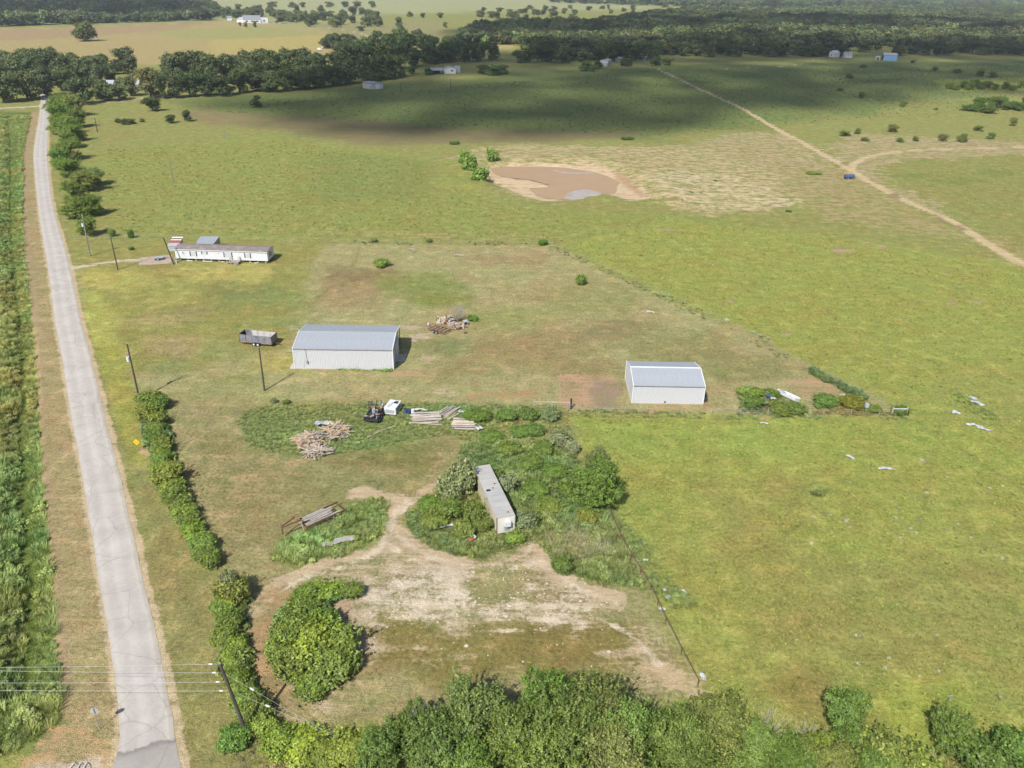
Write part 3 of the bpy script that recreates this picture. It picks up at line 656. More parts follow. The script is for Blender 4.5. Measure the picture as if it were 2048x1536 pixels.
def make_tree(seed, H=10, W=9, nl=9, nclump=300, per=22, leaf=.34, base=(.075, .105, .03), trunk_h=.28, bark=None, yellow=.12, low=.22, flat=.75, spread=.5, shoots=0):
    """broad-leaved tree: returns (trunk mesh, crown mesh)"""
    r = np.random.default_rng(seed); lobes = []
    zc = H * (low + (1 - low) * .5)
    for i in range(nl):
        a = 2 * math.pi * i / nl * 2.4 + r.uniform(0, 1.2); rr = W * .5 * r.uniform(.15, .72)
        z = H * r.uniform(low + .12, .86) - rr * .12
        q = W * r.uniform(.16, .27)
        lobes.append(((math.cos(a) * rr, math.sin(a) * rr, min(z, H - q * flat)), (q, q, q * flat)))
    lobes.append(((r.uniform(-.1, .1) * W, r.uniform(-.1, .1) * W, H * .80), (W * .22, W * .22, H * .19)))
    lobes.append(((0, 0, zc), (W * .22, W * .22, H * (1 - low) * .34)))
    P, N, tone = crown_points(r, lobes, nclump, per, spread)
    if shoots:                                     # leafy upright shoots that feather the outline
        m = shoots; i = r.integers(0, len(lobes), m); Lc = np.array([l[0] for l in lobes])[i]; Lr = np.array([l[1] for l in lobes])[i]
        d0 = r.normal(size=(m, 3)); d0[:, 2] = np.abs(d0[:, 2]) + .5; d0 /= np.linalg.norm(d0, axis=1, keepdims=True)
        b0 = Lc + d0 * Lr * .8; dr = d0 * np.array([.6, .6, 1]) + [0, 0, .55]; t_ = r.uniform(0, 1, (m, 16, 1)) * r.uniform(.5, 1.3, (m, 1, 1)) * H * .16
        Q = (b0[:, None] + dr[:, None] * t_).reshape(-1, 3) + r.normal(size=(m * 16, 3)) * spread * .28
        P = np.vstack([P, Q]); N = np.vstack([N, np.repeat(d0, 16, 0) + r.normal(size=Q.shape) * .8]); tone = np.concatenate([tone, np.repeat(r.uniform(.85, 1.35, m), 16)])
    k = P[:, 2] > H * low * .55; P, N, tone = P[k], N[k], tone[k]
    crown = leaf_mesh('crown', P, N, r.uniform(.7, 1.3, len(P)) * leaf, leaf_cols(r, len(P), base, tone, yellow), LEAF, rnd=r)
    mb = MB(); t = np.array([r.uniform(-.3, .3), r.uniform(-.3, .3), H * trunk_h])
    mb.path([(0, 0, -.3), t * .5, t], H * .032, H * .024, 8)
    branchy(mb, r, t, [c for c, q in lobes], H * .016, 5)
    return mb.mesh('trunk', bark or BARK, True), crown

def make_shrub(seed, H=2.0, W=2.6, nl=7, nclump=150, per=26, leaf=.2, base=(.085, .125, .03), yellow=.2, spread=.22, tall=0.0):
    r = np.random.default_rng(seed); lobes = []
    for i in range(nl):
        a = r.uniform(0, 2 * math.pi); rr = W * .5 * r.uniform(.1, .66); q = W * r.uniform(.18, .30)
        z = H * r.uniform(.28, .68)
        lobes.append(((math.cos(a) * rr, math.sin(a) * rr, z), (q, q, H * r.uniform(.22, .34))))
    lobes.append(((0, 0, H * .45), (W * .36, W * .36, H * .48)))
    P, N, tone = crown_points(r, lobes, nclump, per, spread, .3, .2)
    if tall:                                       # upright shoots that break the outline
        nshoot = 40; a = r.uniform(0, 2 * math.pi, nshoot); rr = W * .5 * np.sqrt(r.uniform(0, .8, nshoot))
        b = np.column_stack([np.cos(a) * rr, np.sin(a) * rr, H * r.uniform(.55, .8, nshoot)])
        dr = np.column_stack([np.cos(a) * .35, np.sin(a) * .35, np.ones(nshoot)]) + r.normal(size=(nshoot, 3)) * .2
        t = r.uniform(0, 1, (nshoot, 12, 1)); Q = (b[:, None] + dr[:, None] * t * H * tall * r.uniform(.5, 1.2, (nshoot, 1, 1))).reshape(-1, 3) + r.normal(size=(nshoot * 12, 3)) * spread * .3
        P = np.vstack([P, Q]); N = np.vstack([N, r.normal(size=Q.shape) + [0, 0, .4]]); tone = np.concatenate([tone, r.uniform(.9, 1.3, len(Q))])
    k = P[:, 2] > .03; P, N, tone = P[k], N[k], tone[k]
    crown = leaf_mesh('foliage', P, N, r.uniform(.7, 1.3, len(P)) * leaf, leaf_cols(r, len(P), base, tone, yellow), LEAF, rnd=r)
    mb = MB(); branchy(mb, r, (0, 0, -.1), [c for c, q in lobes], H * .022 + .01, 4)
    return mb.mesh('stem', BARK, True), crown

def make_bare(seed, H=4, W=4, n=26, r0=.05, bark=None, twigs=6):
    r = np.random.default_rng(seed); mb = MB()
    for i in range(n):
        a = r.uniform(0, 2 * math.pi); rr = W * .5 * r.uniform(.3, 1); z = H * r.uniform(.6, 1) * (1 - .3 * (rr / (W * .5)) ** 2)
        tip = np.array([math.cos(a) * rr, math.sin(a) * rr, z]); mid = tip * np.array([.35, .35, .5]) + r.normal(size=3) * H * .04
        mb.path([(0, 0, -.1), mid * .5, mid, tip], r0, r0 * .18, 4)
        for k in range(twigs):
            t = r.uniform(.35, 1); s = mid + (tip - mid) * t; e = s + (tip - mid) * .35 + r.normal(size=3) * H * .10
            mb.path([s, (s + e) / 2 + r.normal(size=3) * .05, e], r0 * .22, r0 * .08, 3)
    return mb.mesh('branches', bark or DEADWOOD)

# near trees (foreground wood), mid trees (belts), far trees (distant fields); each set is shared by many plants
OLIVE, GREEN, DARK, LIME, GREY = (.155, .208, .046), (.150, .215, .042), (.115, .142, .050), (.215, .285, .048), (.28, .30, .17)
NEAR = [make_tree(11 + i, 7.5, 7.5, 15, 520, 40, .14, [OLIVE, GREEN, OLIVE, (.175, .20, .055)][i % 4], .25, yellow=.18, low=.05, flat=.9, spread=.21, shoots=220) for i in range(4)]
MID = [make_tree(31 + i, 13, 12 + (i % 3) * 1.6, 9 + i % 4, 420, 14, .50, [DARK, (.13, .155, .055), (.095, .125, .048), (.15, .172, .06), (.115, .148, .05)][i % 5], .22, yellow=.1, low=.10, flat=.72, spread=.55, shoots=0) for i in range(6)]
FAR = [make_tree(61 + i, 12, 13, 7, 110, 9, 1.15, [DARK, (.125, .15, .056), (.10, .13, .05)][i % 3], .2, yellow=.08, low=.10, flat=.7, spread=.8) for i in range(4)]
SHRUB = [make_shrub(81 + i, 2.2, 3.0, 9, 210, 40, .125, [GREEN, (.19, .23, .048), LIME, (.145, .19, .038)][i % 4], spread=.17, tall=.35 if i % 2 else .15) for i in range(5)]
WILLOW = [make_shrub(95 + i, 2.6, 3.0, 7, 120, 24, .26, (.19, .28, .055), .25, .3, .4) for i in range(2)]
SILVER = [make_shrub(101 + i, 2.0, 3.2, 8, 200, 22, .16, GREY, .1, .28, .2) for i in range(2)]
BARE = [make_bare(111 + i, 4, 4.4, 46, .05, GREYBARK, 9) for i in range(2)]

used = {}
def plant(kind, proto, label, cat, loc, h, w=None, rz=None, tint=(1, 1, 1), group=None, nat=(10, 9), part='crown', stem='trunk'):
    """an individual tree or shrub; its meshes are shared with its kin"""
    t = thing(kind, label, cat, (loc[0], loc[1], loc[2] if len(loc) > 2 else 0), rz if rz is not None else random.uniform(0, 6.28), group)
    s = h / nat[0]; sw = (w / nat[1]) if w else s
    t.scale = (sw, sw, s)
    for nm, me in ((stem, proto[0]), (part, proto[1])):
        o = place(nm, me, t); o.color = (*tint, 1)
    return t
def rtint(a=.15, g=.05): 
    k = random.uniform(1 - a, 1 + a); return (k * random.uniform(1 - g, 1 + g * 1.6), k, k * random.uniform(.85, 1.1))
# ------------------------------------------------------------------ the wood along the bottom edge
FG = [ # base pixel, height m, width m, tint
 (760, 1540, 4.6, 5.0), (822, 1500, 5.0, 4.6), (880, 1525, 6.0, 6.0), (948, 1480, 6.2, 6.2), (1020, 1520, 6.8, 6.6), (1085, 1470, 6.0, 5.6), (1130, 1530, 6.8, 6.6), (1190, 1480, 6.2, 6.2),
 (1250, 1520, 6.2, 6.0), (1312, 1490, 5.2, 5.0), (1362, 1530, 5.2, 5.0), (1430, 1500, 5.0, 5.6), (1500, 1530, 4.4, 5.2), (1560, 1545, 4.2, 4.6), (1610, 1560, 3.8, 4.4), (1655, 1560, 3.6, 4.2), (1740, 1560, 3.4, 4.4), (950, 1560, 5.4, 6.0), (1080, 1560, 6.0, 6.2), (1220, 1560, 5.6, 6.0), (1370, 1570, 4.6, 5.6)]
FGL = ['leafy olive-green tree in the thicket along the bottom edge of the picture']
for i, (x, y, h, w) in enumerate(FG):
    plant('thicket_tree', NEAR[i % 4], FGL[0], 'tree', G(x, y), h * random.uniform(.88, 1.16), w * random.uniform(1.05, 1.25), tint=tuple(np.array(rtint(.2, .08)) * (.84, .92, .88)), group='trees of the bottom edge thicket', nat=(7.5, 7.5))
plant('young_tree', NEAR[1], 'rounded dark green tree standing right of the bottom thicket with bare twigs at its foot', 'tree', G(1682, 1492), 5.6, 5.4, tint=(.85, .95, .95), nat=(7.5, 7.5))
plant('young_tree', NEAR[2], 'small round tree near the bottom right corner', 'tree', G(1888, 1490), 4.0, 4.0, tint=(.92, 1, .9), nat=(7.5, 7.5))
for i, (x, y, h, w, tn, lb) in enumerate([
  (1592, 1545, 2.4, 3.4, (1.2, 1.2, 1), 'pale scrubby bush between the bottom thicket and the rounded tree'), (1760, 1535, 2.6, 4.0, (1, 1, 1), 'low bush just right of the rounded tree at the bottom edge'),
  (1830, 1545, 2.0, 3.6, (.9, .9, .9), 'low bush below the small round tree at the bottom edge'), (1950, 1530, 2.2, 4.2, (.7, .85, .8), 'dark low bush right of the small round tree at the bottom edge'),
  (2030, 1520, 2.0, 4.0, (.75, .9, .8), 'dark low bush in the bottom right corner'), (1645, 1530, 2.2, 3.2, (1.25, 1.15, .8), 'yellowish bush left of the rounded tree at the bottom edge'),
  (700, 1510, 1.8, 3.4, (1.2, 1.2, .9), 'low yellow-green bush left of the bottom thicket'), (610, 1500, 1.4, 3.6, (1.25, 1.2, .95), 'low scrub clump right of the leaning power pole'),
  (650, 1530, 1.5, 3.4, (1.2, 1.15, .9), 'scrub clump at the bottom edge between the power pole and the thicket'), (560, 1490, 1.6, 3.0, (1.25, 1.25, .8), 'bright scrub clump beside the foot of the leaning power pole'),
  (472, 1490, 1.7, 2.4, (.85, 1.05, .95), 'dark green bush left of the foot of the leaning power pole')]):
    plant('scrub_bush', SHRUB[i % 5], lb, 'bush', G(x, y), h * (1.35 if x > 1550 else 1), w * 1.3, tint=tn, nat=(2.2, 3.0), part='foliage', stem='stem')
for i, (x, y, h, w, lb) in enumerate([(846, 1500, 6.0, 3.0, 'bare grey dead tree sticking out of the left part of the bottom thicket'), (1608, 1500, 4.0, 2.8, 'bare pale dead sapling right of the bottom thicket'),
   (1530, 1490, 4.2, 3.4, 'bare twigs leaning out of the right end of the bottom thicket')]):
    t = thing('dead_tree', lb, 'dead tree', G(x, y)); t.scale = (w / 4.4, w / 4.4, h / 4)
    place('branches', make_bare(300 + i, 4, 4.4, 12, .06, DEADWOOD, 7), t)

# ------------------------------------------------------------------ hedge between road and lot
HEDGE = [(298, 815, 2.8, 3.6, 3), (320, 818, 2.6, 3.2, 0), (288, 838, 2.4, 3.0, 1), (312, 850, 2.4, 3.2, 3), (310, 880, 1.9, 2.8, 0), (330, 905, 2.2, 3.0, 3), (322, 930, 2.0, 2.4, 0), (338, 968, 3.2, 4.0, 1),
 (352, 1000, 2.4, 3.2, 3), (372, 1035, 2.0, 3.0, 2), (388, 1070, 2.0, 3.0, 2), (405, 1100, 1.9, 3.0, 0), (420, 1128, 2.0, 2.8, 3),
 (468, 1200, 3.0, 3.8, 1), (442, 1225, 1.8, 2.4, 0), (462, 1255, 2.0, 2.6, 3), (448, 1290, 2.0, 2.4, 1), (474, 1300, 1.8, 2.2, 2), (462, 1335, 1.8, 2.4, 2), (478, 1370, 1.9, 2.4, 0), (492, 1405, 2.0, 2.5, 2), (512, 1432, 1.9, 2.5, 3), (528, 1458, 1.8, 2.6, 2)]
_more = []
for (p, q) in zip(HEDGE[:-1], HEDGE[1:]):
    if not (p[1] < 1150 < q[1]) and abs(p[1] - q[1]) > 14: _more.append(((p[0] + q[0]) / 2 + random.uniform(-5, 5), (p[1] + q[1]) / 2, (p[2] + q[2]) / 2 * .8, (p[3] + q[3]) / 2 * .9, random.randrange(4)))
for i, (x, y, h, w, k) in enumerate(HEDGE + _more):
    lb = ('leafy bush in the roadside hedge between the power pole and the gap' if y < 1150 else 'leafy bush in the roadside hedge below the gap, down to the leaning pole')
    gr = 'upper roadside hedge bushes' if y < 1150 else 'lower roadside hedge bushes'
    if (x, y) == (338, 968): lb, gr = 'tallest pale green bush in the middle of the upper roadside hedge', None
    if (x, y) == (468, 1200): lb, gr = 'big bush at the top of the lower roadside hedge, left of the dirt turn', None
    plant('hedge_bush', SHRUB[k], lb, 'bush', G(x, y), h * .95, w * 1.08, tint=tuple(np.array(rtint(.16, .08)) * (1.05, 1.08, 1)), group=gr, nat=(2.2, 3.0), part='foliage', stem='stem')
plant('silver_shrub', SILVER[0], 'grey-green flowering shrub growing over the big bush at the top of the lower hedge', 'shrub', G(462, 1190), 3.2, 2.4, tint=(.9, .9, .75), nat=(2.0, 3.2), part='foliage', stem='stem')
# the round thicket in the turning circle
for i, (x, y, h, w, k, lb) in enumerate([(598, 1338, 2.5, 5.0, 3, 'left front bush of the round thicket in the dirt turning circle'), (662, 1345, 2.6, 4.8, 1, 'right front bush of the round thicket in the dirt turning circle'),
   (588, 1278, 2.7, 4.6, 0, 'left rear bush of the round thicket in the dirt turning circle'), (632, 1300, 3.3, 5.2, 2, 'tallest middle bush of the round thicket in the dirt turning circle'), (608, 1228, 2.2, 4.0, 3, 'low bush in the upper part of the round thicket'),
   (684, 1305, 2.8, 4.0, 1, 'pale bush on the right flank of the round thicket'), (645, 1190, 1.5, 4.0, 2, 'bright low bush at the top of the round thicket'), (700, 1190, 1.3, 2.8, 3, 'dark low bush at the top right end of the round thicket'), (628, 1368, 1.7, 4.6, 3, 'low bush at the foot of the round thicket'),
   (648, 1258, 2.4, 3.8, 0, 'bush filling the heart of the round thicket'), (565, 1305, 1.9, 3.0, 2, 'bush at the left edge of the round thicket'), (612, 1200, 1.6, 3.2, 0, 'low bush at the upper left end of the round thicket'), (700, 1335, 1.8, 2.6, 3, 'small bush at the lower right edge of the round thicket')]):
    plant('thicket_bush', SHRUB[k], lb, 'bush', G(x, y), h, w * 1.12, tint=tuple(np.array(rtint(.1, .06)) * (1.05, 1.1, 1)), nat=(2.2, 3.0), part='foliage', stem='stem')
# the overgrown van and the tree beside it
for i, (x, y, h, w, k, tn, lb) in enumerate([(925, 985, 4.6, 4.2, 's0', (.9, .95, .72), 'tall grey-green shrub hanging over the far end of the old van'), (900, 1000, 3.6, 3.8, 's1', (.85, .92, .7), 'grey-green shrub left of the far end of the old van'),
   (900, 1030, 2.4, 3.4, 0, (1, 1, 1), 'leafy bush left of the middle of the old van'), (950, 1040, 2.7, 3.0, 3, (1, 1, 1), 'bush leaning on the left side of the old van'), (930, 1070, 1.8, 3.0, 1, (.95, 1, 1), 'low bush left of the near end of the old van'),
   (968, 1062, 1.8, 2.2, 3, (1, 1, 1), 'small bush against the near left corner of the old van'), (1018, 985, 2.8, 2.6, 's1', (.85, .95, .85), 'grey-green shrub on the right side of the old van'),
   (1050, 1055, 2.0, 3.0, 's0', (.75, .85, .7), 'brownish shrub right of the near end of the old van'), (1030, 1082, 1.4, 2.2, 2, (.9, 1, 1), 'bright low bush at the near right corner of the old van'), (1065, 1050, 1.8, 2.4, 3, (.8, .9, .9), 'dark bush at the edge of the dirt right of the old van'),
   (990, 965, 2.2, 2.2, 3, (.8, .9, 1), 'dark bush behind the far right corner of the old van'), (1120, 1140, 1.7, 2.6, 3, (.9, 1, 1), 'dark bush at the corner of the dirt lot, below the old van'),
   (1118, 892, 2.4, 3.4, 's0', (.85, .9, .75), 'greyish flowering shrub at the corner of the green field'), (1145, 905, 1.8, 2.2, 's1', (.95, 1, .9), 'small greyish shrub beside the corner of the green field'),
   (1010, 840, 1.6, 3.4, 0, (.85, .95, 1), 'low dark bush in the weeds right of the post stacks'), (1060, 838, 1.9, 3.2, 3, (.85, 1, 1.1), 'bush in the weeds near the field corner post'), (1100, 836, 2.0, 3.2, 's1', (.7, .85, .6), 'brown-green shrub by the field corner post'), (1070, 870, 1.6, 3, 0, (.8, .95, 1), 'low bush in the weeds left of the field corner shrubs'),
   (950, 838, 1.2, 4.5, 3, (.85, 1, .9), 'long low bush right of the flat post stack'),
   (1075, 985, 1.3, 3.6, 0, (.9, 1, .9), 'low bush between the old van and the round field tree'), (1100, 1020, 1.2, 3.4, 1, (.95, 1, .9), 'low bush left of the foot of the round field tree'), (1060, 935, 1.3, 3.8, 3, (.95, 1.05, 1), 'low bush behind the right side of the old van'),
   (1110, 950, 1.2, 3.6, 0, (.85, .95, .9), 'low bush left of the sparse grey-green tree'), (1020, 905, 1.3, 3.6, 1, (.85, .95, .9), 'low bush above the far end of the old van'), (1135, 985, 1.4, 3.2, 3, (.9, 1, .9), 'low bush against the left of the round field tree'),
   (1090, 905, 1.4, 3.6, 3, (.9, 1, 1), 'low bush below the greyish flowering shrub at the field corner'), (985, 880, 1.1, 3.6, 0, (.9, 1, 1), 'low bush above the tall shrub over the old van'), (870, 1050, 1.4, 3.4, 1, (.95, 1, .9), 'low bush at the left edge of the weeds round the old van'),
   (860, 1015, 1.3, 3.0, 0, (.95, 1.05, .9), 'low bush beside the narrow dirt drive left of the old van'), (1175, 1040, 1.2, 3.0, 1, (1, .9, .8), 'brownish bush below the round field tree'), (1040, 870, 1.2, 3.4, 0, (.85, 1, 1), 'low dark bush in the middle of the weeds behind the van'),
   (1155, 1010, 1.6, 2.6, 3, (.9, 1, .9), 'leafy bush at the lower left of the round field tree')]):
    if isinstance(k, str):
        plant('overgrown_shrub', SILVER[int(k[1])], lb, 'shrub', G(x, y), h, w, tint=tn, nat=(2.0, 3.2), part='foliage', stem='stem')
    else:
        plant('overgrown_bush', SHRUB[k], lb, 'bush', G(x, y), h, w * 1.1, tint=tn, nat=(2.2, 3.0), part='foliage', stem='stem')
plant('lone_tree', NEAR[0], 'round leafy tree at the edge of the green field, right of the old van', 'tree', G(1198, 1008), 6.6, 7.6, tint=(.85, 1.0, .75), nat=(7.5, 7.5))
plant('grey_tree', NEAR[3], 'sparse grey-green tree behind the round leafy tree by the field', 'tree', G(1190, 965), 5.6, 4.0, tint=(.95, 1.0, 1.2), nat=(7.5, 7.5))
# small bushes in yard and along the fences
for i, (x, y, h, w, k, tn, nm, lb) in enumerate([
  (764, 533, 2.2, 3.6, 2, (.9, .95, 1), 'yard_bush', 'round bush with pale stems alone in the upper yard'), (1162, 569, 2.2, 2.9, 3, (.9, 1.1, .9), 'yard_bush', 'dense round bush near the diagonal fence'),
  (1085, 490, 1.5, 2.6, 0, (.75, .9, .8), 'fence_bush', 'dark bush at the far corner of the yard fence'), (262, 476, 2.4, 1.6, 3, (.7, .9, .8), 'young_cedar', 'small dark upright bush on the fence behind the drive'),
  (225, 473, 2.0, 2.0, 1, (.85, 1, .8), 'fence_bush', 'small bush on the fence left of the upright bush'), (262, 500, .9, 1.4, 3, (.9, 1.1, .8), 'lawn_plant', 'small plant on the lawn left of the mobile home'),
  (748, 484, 1.0, 1.8, 0, (.9, 1, .9), 'fence_bush', 'small bush on the far yard fence, above the lone yard bush'), (858, 484, .9, 2.0, 3, (.9, 1, .8), 'fence_bush', 'small bush in the middle of the far yard fence'),
  (1505, 815, 1.9, 3.4, 3, (.85, 1.0, 1.0), 'mound_bush', 'rounded bush right of the small metal building'), (1650, 812, 1.9, 3.8, 0, (.85, 1.02, 1.0), 'mound_bush', 'rounded bush between the white hull and the fence corner'),
  (1560, 825, 1.4, 4.0, 1, (.8, .9, .8), 'low_bush', 'low bush in front of the white boat hull'), (1592, 825, 1.3, 3.4, 3, (.85, .95, .8), 'low_bush', 'low bush right of the front of the white boat hull'), (1545, 792, 1.2, 3.0, 3, (.85, 1, .9), 'low_bush', 'low bush between the two rounded junk piles by the small metal building'),
  (1500, 790, 1.3, 4.0, 2, (.85, .95, .9), 'low_bush', 'low bright bush behind the rounded bush by the small metal building'), (1700, 812, 1.5, 4.6, 1, (1.0, .85, .6), 'reddish_bush', 'low reddish bush right of the second rounded bush'), (1740, 822, 1.0, 3.0, 0, (.95, .9, .7), 'low_bush', 'low weedy bush left of the fence corner'),
  (1800, 828, 1.2, 3.0, 3, (.75, .9, .7), 'fence_bush', 'dark bush at the corner where the two yard fences meet'), (572, 808, .7, 1.3, 3, (.8, .9, .9), 'weed_clump', 'small weed clump below the yard power pole'), (548, 806, .8, 1.2, 's0', (.8, .8, .7), 'weed_clump', 'greyish weed clump below the yard power pole'),
 (1380, 388, .8, 1.8, 3, (.7, .9, .9), 'low_bush', 'small dark bush on the bare ground right of the pond'), (1578, 424, .6, 2.0, 3, (.7, .9, .9), 'low_bush', 'small dark bush at the right tip of the bare ground by the pond'),
  (1430, 362, .5, 1.4, 0, (.8, .9, 1), 'low_bush', 'tiny bush in the bare ground between the pond and the blue tank'), (1628, 348, .9, 5.0, 2, (.8, .95, .7), 'green_patch_bush', 'flat bright bush left of the blue tank'), (910, 288, 1.2, 4.4, 3, (.75, .95, .9), 'low_bush', 'small dark bush behind the left end of the pond'),
  (1255, 278, .9, 6.0, 3, (.6, .8, .9), 'low_bush', 'low dark bush row behind the right end of the pond')]):
    if isinstance(k, str): plant(nm, SILVER[0], lb, 'bush', G(x, y), h, w, tint=tn, nat=(2.0, 3.2), part='foliage', stem='stem')
    else: plant(nm, SHRUB[k], lb, 'bush', G(x, y), h, w * 1.08, tint=tn, nat=(2.2, 3.0), part='foliage', stem='stem')
for x, y, h, w, k, lb in [(938, 345, 5.4, 6.0, 0, 'taller light green willow bush at the left tip of the pond'), (930, 330, 4.6, 4.4, 1, 'light green willow bush at the back of the pond tip'), (962, 364, 4.4, 6.2, 1, 'light green willow bush overhanging the blue water of the pond'), (985, 324, 4.2, 4.8, 0, 'light green bush on the bank behind the pond')]:
    plant('willow_bush', WILLOW[k], lb, 'bush', G(x, y), h, w, tint=(.85, .92, .8), nat=(2.6, 3.0), part='foliage', stem='stem')
t = thing('dead_tree', 'leafless grey bushy tree beside the scrap heap in the yard', 'dead tree', G(915, 643)); t.scale = (1, 1, .95); place('branches', BARE[0], t)
plant('weed_clump', SHRUB[0], 'bright green weeds at the foot of the leafless tree', 'bush', G(946, 640), 1.0, 2.4, tint=(.85, 1.1, .9), nat=(2.2, 3.0), part='foliage', stem='stem')

# ------------------------------------------------------------------ roadside row beyond the mobile home
ROW = [(178, 470, 3.6, 4.2, 1), (160, 435, 4.4, 6.2, 0), (188, 430, 4.4, 5.4, 0), (150, 398, 4.0, 5.2, 2), (172, 382, 4.4, 6.6, 3), (190, 370, 4.0, 5.6, 3), (145, 352, 4.6, 6.4, 1), (135, 320, 5.2, 7.2, 2), (120, 330, 4.0, 5.2, 1), (140, 295, 5.0, 6.6, 0),
  (150, 282, 5.2, 7.0, 1), (128, 268, 5.4, 7.6, 2), (155, 255, 6.2, 7.4, 0), (120, 245, 6.0, 8.0, 1), (150, 232, 7.0, 8.0, 3), (118, 225, 6.4, 8.2, 2)]
for i, (x, y, h, w, k) in enumerate(ROW):
    lb, gr = 'bushy tree in the row along the right side of the road beyond the mobile home', 'roadside tree row'
    if i == 1: lb, gr = 'large dark bushy tree at the near end of the roadside row, behind the transformer pole', None
    if i == 0: lb, gr = 'small bush at the foot of the transformer pole by the mobile home drive', None
    if i == 5: lb, gr = 'grey-green bushy tree jutting into the pasture from the roadside row', None
    tn = (.95, 1.05, 1.5) if i in (5, 8) else rtint(.12)
    plant('roadside_tree', NEAR[k], lb, 'tree', G(x, y), h * 1.35, w * 1.5, tint=tuple(np.array(tn) * (1.0, 1.08, .9)), group=gr, nat=(7.5, 7.5))
# ------------------------------------------------------------------ belts of trees (front rows placed one by one)
def belt(rows, label, group, name='belt_tree', tint0=(1, 1, 1)):
    for x, y, h, w in rows:
        t = rtint(.18, .06); plant(name, MID[random.randrange(6)], label, 'tree', G(x, y), h * 1.12, w * 1.15, tint=tuple(np.array(t) * tint0 * np.array((.76, .84, .76))), group=group, nat=(13, 13))
belt([(8, 205, 15, 17), (55, 200, 14, 15), (95, 192, 15, 16), (20, 180, 15, 16), (70, 172, 16, 17), (125, 182, 13, 14), (40, 160, 15, 16), (90, 155, 17, 15), (130, 160, 14, 15), (165, 168, 13, 14), (5, 160, 14, 16), (150, 150, 13, 13), (185, 152, 12, 13), (-35, 190, 15, 17), (-30, 160, 15, 17), (-80, 180, 15, 18),
      (110, 140, 14, 15), (60, 142, 14, 15), (15, 145, 13, 16), (195, 170, 12, 12), (222, 165, 11, 12), (205, 150, 12, 13)], 'tree in the dense clump left of the far end of the road', 'clump at the far end of the road')
belt([(255, 148, 16, 17)], 'tall spreading tree standing above the hidden house, left of centre of the belt', None, 'tall_tree')
belt([(165, 208, 13, 12)], 'sparse tree with a pale trunk beside the end of the road', None, 'sparse_tree', (1.2, 1.15, 1.3))
belt([(215, 202, 9, 11), (238, 200, 8, 10), (200, 192, 11, 10), (262, 192, 10, 10)], 'small tree in front of the hidden house near the cross road', 'small trees before the hidden house')
belt([(302, 196, 15, 15)], 'broad brownish-green tree right of the hidden house', None, 'broad_tree', (1.25, 1.05, .95))
belt([(325, 198, 12, 6)], 'narrow dark tree right of the broad brownish tree', None, 'narrow_tree')
belt([(350, 196, 11, 13), (380, 193, 12, 13), (410, 191, 12, 14), (445, 190, 10, 15), (480, 186, 12, 14), (515, 182, 10, 14), (545, 184, 9, 12), (575, 180, 12, 14), (610, 178, 11, 14), (640, 175, 12, 14), (350, 165, 16, 17), (390, 162, 17, 17), (425, 165, 15, 16), (460, 160, 15, 15), (490, 150, 15, 18),
      (530, 150, 16, 18), (570, 148, 16, 17), (605, 148, 16, 18), (640, 150, 14, 16), (400, 148, 14, 15), (370, 150, 14, 16), (590, 166, 14, 16), (500, 168, 14, 16), (545, 166, 14, 16), (635, 162, 13, 15)], 'tree in the long dark belt behind the near pasture, left of the white metal shed', 'long dark belt left of the white shed')
belt([(665, 172, 12, 14), (695, 168, 14, 16), (735, 162, 15, 16), (765, 158, 15, 16), (790, 155, 14, 16), (690, 145, 18, 18), (725, 142, 19, 18), (760, 140, 18, 18), (800, 138, 16, 17), (830, 133, 13, 16), (855, 128, 14, 15), (885, 126, 14, 16), (690, 122, 15, 17), (730, 118, 16, 18), (775, 118, 18, 18), (815, 115, 17, 17),
      (860, 112, 16, 17), (905, 122, 15, 16), (930, 125, 16, 16), (955, 122, 13, 15), (985, 120, 13, 15), (700, 100, 13, 17), (750, 98, 15, 17), (800, 98, 17, 18), (840, 96, 16, 18), (890, 103, 12, 14), (920, 106, 14, 15), (675, 100, 14, 16), (660, 97, 12, 15)], 'tree in the tall clump around and behind the white metal shed', 'tall clump by the white shed')
belt([(985, 150, 6.5, 13), (1005, 148, 6, 9), (965, 148, 6, 9), (858, 150, 5, 6), (825, 148, 5, 7)], 'low bushy tree beside the far open-sided shed', 'low trees by the far open shed', 'low_tree', (1.0, 1.25, 1.0))
belt([(512, 215, 5.5, 6.0)], 'lone round bush on the pasture below the long dark belt', None, 'pasture_bush')
belt([(305, 222, 6.2, 9.5)], 'dark round bush alone left of the burnt strip of pasture', None, 'pasture_bush')
belt([(250, 249, 2.6, 4.5), (265, 248, 2, 3), (235, 246, 1.8, 3), (285, 244, 1.5, 2.4)], 'low dark bush on the pasture by the small far power pole', 'low bushes by the far power pole', 'low_bush')
belt([(343, 246, 3.6, 4.6)], 'dark bush with a dead twin beside it on the far pasture', None, 'pasture_bush'); belt([(374, 243, 5.0, 4.0)], 'tall narrow bush right of the dark bush on the far pasture', None, 'pasture_bush')
belt([(x, 128 - (x - 1000) * .028 + random.uniform(-3, 3), random.uniform(7, 15), random.uniform(11, 17)) for x in range(1040, 1330, 21)], 'tree in the front row of the wood behind the shaded pasture, around the pale sheds', 'front row of the wood, middle')
belt([(x, 112 - (x - 1320) * .006 + random.uniform(-3, 3), random.uniform(7, 15), random.uniform(12, 18)) for x in list(range(1345, 1660, 24)) + list(range(1800, 2110, 24))], 'tree in the front row of the wood at the right, beside the blue barn', 'front row of the wood, right')
belt([(1680, 113, 9, 17)], 'round dark tree between the two small houses left of the blue barn', None, 'round_tree', (.8, .85, .9))
